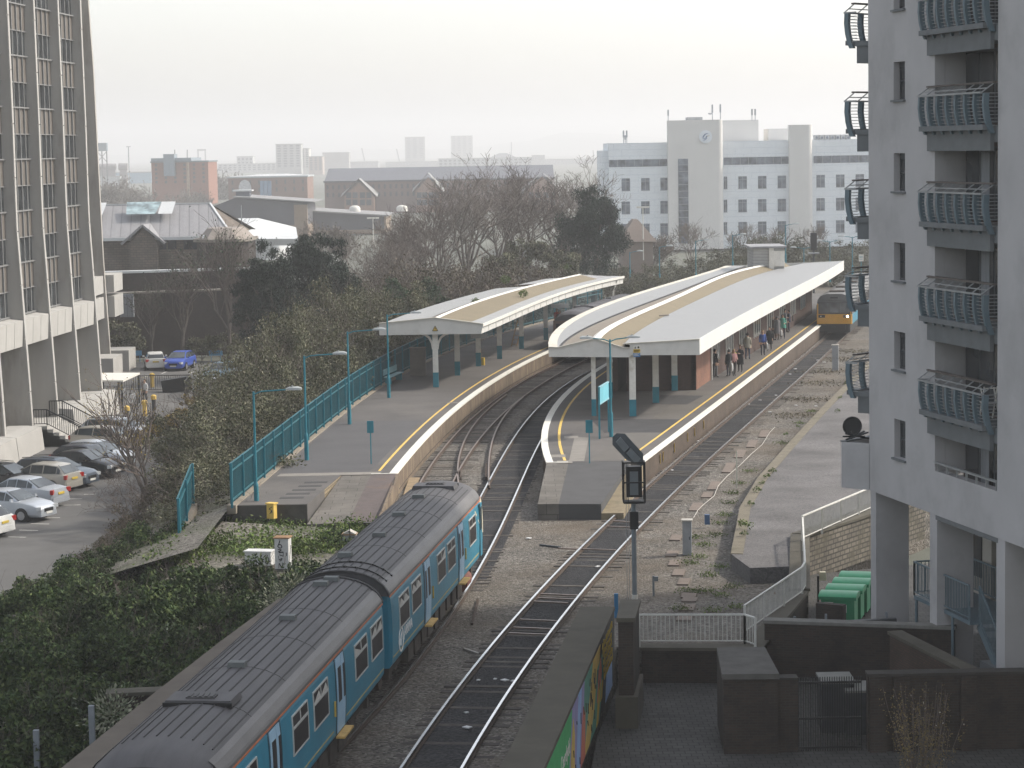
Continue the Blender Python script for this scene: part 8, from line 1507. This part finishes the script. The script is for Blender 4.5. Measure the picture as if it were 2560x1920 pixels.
# ============================================================= people
m_skin = mat('skin', (.42, .26, .19), .6, .06, 8); HAIR = {n: mat('hair_' + n, c, .7, .15, 9) for n, c in dict(dark=(.02, .015, .012), brown=(.07, .04, .025), fair=(.25, .17, .08), grey=(.22, .21, .20)).items()}
def figure(pose, coat):
    """one continuous clothed body from a skinned skeleton; slots: 0 skin, 1 top, 2 legs, 3 shoes"""
    V, E_, Rr = [], [], []
    def v(p, r, par=None): V.append(p); Rr.append(r); (E_.append((par, len(V) - 1)) if par is not None else None); return len(V) - 1
    pel = v((0, 0, .95), .145); ab = v((0, .0, 1.12), .135, pel); chs = v((0, -.01, 1.32), .155, ab); nk = v((0, 0, 1.47), .062, chs); jaw = v((0, .025, 1.56), .072, nk); hd = v((0, .01, 1.645), .088, jaw); v((0, .0, 1.715), .062, hd); v((0, .1, 1.615), .018, hd)
    for s in (-1, 1):
        st = pose['step'] * s; h = v((s * .095, 0, .88), .095, pel); kn = v((s * .105, st * .5 + .02, .5), .062 if not coat else .06, h); an = v((s * .11, st, .09), .042, kn); v((s * .12, st + .15, .035), .036, an)
        sh = v((s * .175, -.01, 1.405), .062, chs); e = pose['el' if s < 0 else 'er']; w_ = pose['wl' if s < 0 else 'wr']; el = v((s * e[0], e[1], e[2]), .046, sh); wr_i = v((s * w_[0], w_[1], w_[2]), .03, el); d = (Vector((s * w_[0], w_[1], w_[2])) - Vector((s * e[0], e[1], e[2]))).normalized(); b = Vector((s * w_[0], w_[1], w_[2])); pm = v(tuple(b + d * .08), .032, wr_i); fw = Vector((0, 1, 0)) if abs(d.y) < .7 else Vector((0, 0, -1))
        for i, (o, ln) in enumerate(((-.03, .065), (-.01, .078), (.011, .074), (.03, .058))): q = b + d * .1 + fw * o; f = v(tuple(q), .011, pm); g = v(tuple(q + d * ln * .6), .0095, f); v(tuple(q + d * ln + Vector((-s * .018, 0, 0))), .008, g)
        q = b + d * .05 + fw * .035; f = v(tuple(q), .012, pm); v(tuple(q + d * .05 + fw * .02), .009, f)
    me = bpy.data.meshes.new('body'); me.from_pydata(V, E_, []); ob_ = bpy.data.objects.new('tmp', me); col.objects.link(ob_); m = ob_.modifiers.new('s', 'SKIN'); m.use_smooth_shade = True
    for i, sv in enumerate(me.skin_vertices[0].data): sv.radius = (Rr[i] * (1.18 if i in (1, 2) else 1), Rr[i]); sv.use_root = i == 0
    sb_ = ob_.modifiers.new('d', 'SUBSURF'); sb_.levels = sb_.render_levels = 1
    dg = bpy.context.evaluated_depsgraph_get(); out = bpy.data.meshes.new_from_object(ob_.evaluated_get(dg)); bpy.data.objects.remove(ob_)
    for nm in range(4): out.materials.append(m_skin)
    for p in out.polygons:
        z = p.center.z; x = abs(p.center.x); c = Vector((p.center.x, p.center.y, z))
        arm = x > .2 and z > .6; hand = False
        for s in ('l', 'r'):
            w_ = pose['w' + s]; sx = -1 if s == 'l' else 1
            if (c - Vector((sx * w_[0], w_[1], w_[2]))).length < .2 and (c - Vector((sx * w_[0], w_[1], w_[2]))).dot(Vector((sx * w_[0], w_[1], w_[2])) - Vector((sx * pose['e' + s][0], pose['e' + s][1], pose['e' + s][2]))) > 0: hand = True
        p.material_index = 0 if z > 1.46 or hand else 3 if z < .1 else 1 if z > .93 or arm else 2
    out.name = 'body'; return out
def coatmesh(z0):
    k = MB(); k.smooth = True
    k.ring([[(a * math.cos(t), b * math.sin(t) - .0, z) for t in np.linspace(0, 2 * math.pi, 15)[:-1]] for z, a, b in ((z0, .25, .185), (z0 + .2, .23, .17), (1.0, .2, .16), (1.15, .185, .15), (1.35, .2, .15), (1.43, .15, .11), (1.49, .085, .075))]); return _mesh('coat', k, m_skin)
def hairmesh(lng):
    k = MB(); k.smooth = True; prof = [(1.755, .02), (1.74, .06), (1.70, .093), (1.655, .104), (1.61, .1)] + ([(1.54, .096), (1.46, .1), (1.4, .085)] if lng else [(1.575, .08)])
    k.ring([[(r_ * math.cos(t), -.015 + r_ * 1.08 * math.sin(t) * (1 if math.sin(t) < 0 or z > 1.66 else .35), z) for t in np.linspace(0, 2 * math.pi, 13)[:-1]] for z, r_ in prof]); return _mesh('hair', k, m_skin)
def facemesh():
    k = MB()
    for s in (-1, 1): k.box((s * .032, .088, 1.642), (.022, .012, .009))
    k.box((0, .09, 1.575), (.045, .012, .008)); return _mesh('face_features', k, BLACK)
POSES = [dict(step=.04, el=(.235, -.02, 1.15), er=(.235, -.02, 1.15), wl=(.235, .05, .9), wr=(.235, .05, .9)), dict(step=.12, el=(.25, -.05, 1.16), er=(.24, .02, 1.16), wl=(.17, .2, 1.12), wr=(.24, .06, .92)), dict(step=.0, el=(.24, .0, 1.16), er=(.25, .0, 1.18), wl=(.08, .22, 1.22), wr=(.13, .2, 1.38))]
BODY = [figure(p, False) for p in POSES]; COATS = {.5: coatmesh(.5), .78: coatmesh(.78)}; HM = [hairmesh(0), hairmesh(1)]; FM = facemesh()
m_shoe = mat('dark_shoes', (.02, .018, .016), .6); CL = {n: mat('cloth_' + n, c, .9, .12, 7) for n, c in dict(black=(.018, .018, .02), navy=(.025, .03, .05), cream=(.36, .33, .27), grey=(.13, .13, .135), white=(.58, .58, .57), jade=(.07, .27, .21), royal=(.035, .075, .25), denim=(.05, .065, .10), brown=(.09, .065, .045), red=(.32, .045, .035), pink=(.40, .22, .21), olive=(.13, .10, .04), teal=(.02, .13, .14), mid=(.06, .075, .10)).items()}
def person(label, x, y, z, rz, top_c, leg_c, hair='dark', pose=0, coat=0, lng=0, bag=None, hgt=1.0, group='people waiting on the island platform'):
    t = thing('person', label, 'person', (x, y, z), rz, group); t.scale = (hgt,) * 3
    def add(nm, me, ms):
        o = bpy.data.objects.new(nm, me); col.objects.link(o); o.parent = t
        for i, m in enumerate(ms): o.material_slots[i].link = 'OBJECT'; o.material_slots[i].material = m
        return o
    add('body', BODY[pose], [m_skin, CL[top_c], CL[leg_c], m_shoe]); add('hair', HM[lng], [HAIR[hair]]); add('face_features', FM, [BLACK])
    if coat: add('coat', COATS[coat], [CL[top_c]])
    if bag:
        bx_, by_, bz_, w_, h2, bc, kind = bag; b = thing('bag' if kind != 'ball' else 'ball', '%s %s held by the %s' % (bc[1], 'ball' if kind == 'ball' else 'bag', label.split(' standing')[0]), 'bag' if kind != 'ball' else 'ball', (x, y, z), rz); k = MB(); k.smooth = True
        if kind == 'ball': k.lathe([(.02, -.17)] + [(.17 * math.cos(a), .17 * math.sin(a)) for a in np.linspace(-1.3, 1.3, 8)] + [(.02, .17)], (bx_, by_, bz_), 14)
        else: k.ring([[(bx_ - .06 * f, by_ - w_ / 2 * f, bz_ - h2 / 2 + h2 * u), (bx_ + .06 * f, by_ - w_ / 2 * f, bz_ - h2 / 2 + h2 * u), (bx_ + .06 * f, by_ + w_ / 2 * f, bz_ - h2 / 2 + h2 * u), (bx_ - .06 * f, by_ + w_ / 2 * f, bz_ - h2 / 2 + h2 * u)] for u, f in ((0, .8), (.3, 1), (.8, .95), (1, .6))]); k.tube([(bx_, by_ - .08, bz_ + h2 / 2 - .02), (bx_, by_, bz_ + h2 / 2 + .16), (bx_, by_ + .08, bz_ + h2 / 2 - .02)], .01, 4)
        part('pouch' if kind != 'ball' else 'shell', k, bc[0], b)
    return t
Wb = (CL['white'], 'white'); Bb = (CL['black'], 'black')
for a in [('person in a pink top and white skirt standing front of the group', 1835, 940, 'pink', 'black', 'fair', 1, 0, 1, None, 200), ('person in black with a black and white backpack standing beside the pink top', 1822, 941, 'black', 'navy', 'dark', 0, .78, 0, (.0, -.26, .6, .32, .5, Wb, 'bag'), 30), ('person in a dark coat and red collar standing with a yellow ball', 1851, 930, 'black', 'black', 'brown', 2, .5, 1, (.3, .2, 1.1, .3, .3, (mat('ball_yellow', (.55, .60, .04), .5), 'yellow green'), 'ball'), 150),
          ('person in a cream jacket standing with back turned', 1869, 899, 'cream', 'denim', 'dark', 0, .78, 0, None, 340), ('person in a royal blue top standing at the yellow line with a white bag', 1907, 888, 'royal', 'navy', 'fair', 0, 0, 0, (-.3, .02, .62, .3, .42, Wb, 'bag'), 190), ('person in a long black coat standing with a black case', 1924, 877, 'black', 'black', 'dark', 0, .5, 1, (.32, .0, .4, .3, .55, Bb, 'bag'), 160),
          ('person in a jade green top standing with a large pale bag', 1957, 847, 'jade', 'navy', 'dark', 1, .78, 1, (.33, .05, .85, .36, .4, (CL['cream'], 'pale cream'), 'bag'), 170), ('person in a pale grey coat standing with a white carrier bag', 1943, 851, 'grey', 'brown', 'grey', 0, .5, 0, (.32, .0, .55, .26, .42, Wb, 'bag'), 20), ('person in navy standing at the far end of the crowd', 1972, 830, 'navy', 'navy', 'dark', 0, .78, 0, None, 90),
          ('tall person in a dark coat standing behind the pink top', 1815, 922, 'black', 'black', 'dark', 2, .5, 0, None, 60), ('person in a teal jacket standing close to the brick wall corner', 1797, 914, 'teal', 'black', 'brown', 0, .78, 1, None, 220), ('person in black standing by the white downpipe', 1788, 944, 'black', 'grey', 'dark', 0, 0, 0, None, 300), ('person in a navy coat standing between dark coat and red collar', 1839, 905, 'navy', 'denim', 'fair', 1, .78, 0, None, 250),
          ('person in a blue jacket standing behind the cream jacket', 1857, 884, 'royal', 'denim', 'brown', 1, 0, 0, None, 130), ('person in an olive yellow top standing behind the cream jacket', 1880, 872, 'olive', 'denim', 'fair', 0, 0, 1, None, 40), ('person in pale jeans standing right behind the olive top', 1889, 868, 'grey', 'mid', 'dark', 1, 0, 0, (.3, .1, .9, .26, .3, (CL['pink'], 'pink'), 'bag'), 100), ('person in brown standing near the second window', 1897, 852, 'brown', 'navy', 'brown', 0, .78, 0, None, 200),
          ('person in mid blue standing behind the royal blue top', 1913, 857, 'mid', 'black', 'dark', 2, 0, 1, None, 310), ('person in black standing between royal blue and black coat', 1920, 848, 'black', 'denim', 'dark', 0, .78, 0, None, 70), ('person in a brown coat standing left of the pale grey coat', 1933, 850, 'brown', 'black', 'grey', 0, .5, 0, None, 230), ('person in a red scarfed jacket standing deep in the crowd', 1926, 834, 'red', 'navy', 'brown', 0, 0, 0, None, 10), ('person in dark grey standing behind the jade green top', 1962, 832, 'grey', 'black', 'dark', 1, .78, 0, None, 280),
          ('person in teal standing deep under the canopy', 1905, 838, 'teal', 'black', 'dark', 0, 0, 0, None, 120), ('person in cream standing deep under the canopy', 1936, 826, 'cream', 'denim', 'fair', 1, 0, 1, None, 330), ('person in navy standing close to the third window', 1950, 822, 'navy', 'brown', 'dark', 0, .5, 1, None, 60), ('person in black standing at the last window', 1978, 818, 'black', 'navy', 'dark', 0, .5, 0, None, 45)]:
    lb, px, py, tc, lc_, hr, po, co, ln, bg_, rz = a; p = P(px, py, PZ); person(lb, p.x, p.y, PZ, R(rz), tc, lc_, hr, po, co, ln, bg_, rnd.uniform(.95, 1.05))
for a in [('person in a red jacket standing at the dim train', 1393, 826, 'red', 'black', 'dark', 1, 0, 0, None, 200), ('person carrying a white bag standing beside the dim train', 1400, 832, 'mid', 'mid', 'brown', 0, 0, 1, (.3, 0, .8, .25, .5, Wb, 'bag'), 160)]:
    lb, px, py, tc, lc_, hr, po, co, ln, bg_, rz = a; p = P(px, py, PZ); person(lb, p.x, p.y, PZ, R(rz), tc, lc_, hr, po, co, ln, bg_, 1, 'people on the left platform')
p = P(363, 1009, GZ); person('person in a white shirt and dark trousers by the cycle shelter', p.x, p.y, GZ, R(150), 'white', 'black', 'brown', 0, 0, 0, None, 1.0, None)
r9 = random.Random(12)
for i in range(16):
    y = r9.uniform(150, 186); x = XIR(y) - r9.uniform(2.6, 4.6); person('dark clothed person deep in the crowd under the island canopy', x, y, PZ, r9.uniform(0, 6.3), r9.choice(['black', 'navy', 'grey', 'brown', 'mid']), r9.choice(['black', 'navy', 'denim']), r9.choice(['dark', 'brown']), i % 3, (0, .78, .5)[i % 3], i % 2, None, r9.uniform(.95, 1.05), 'dark clothed people deep in the crowd')
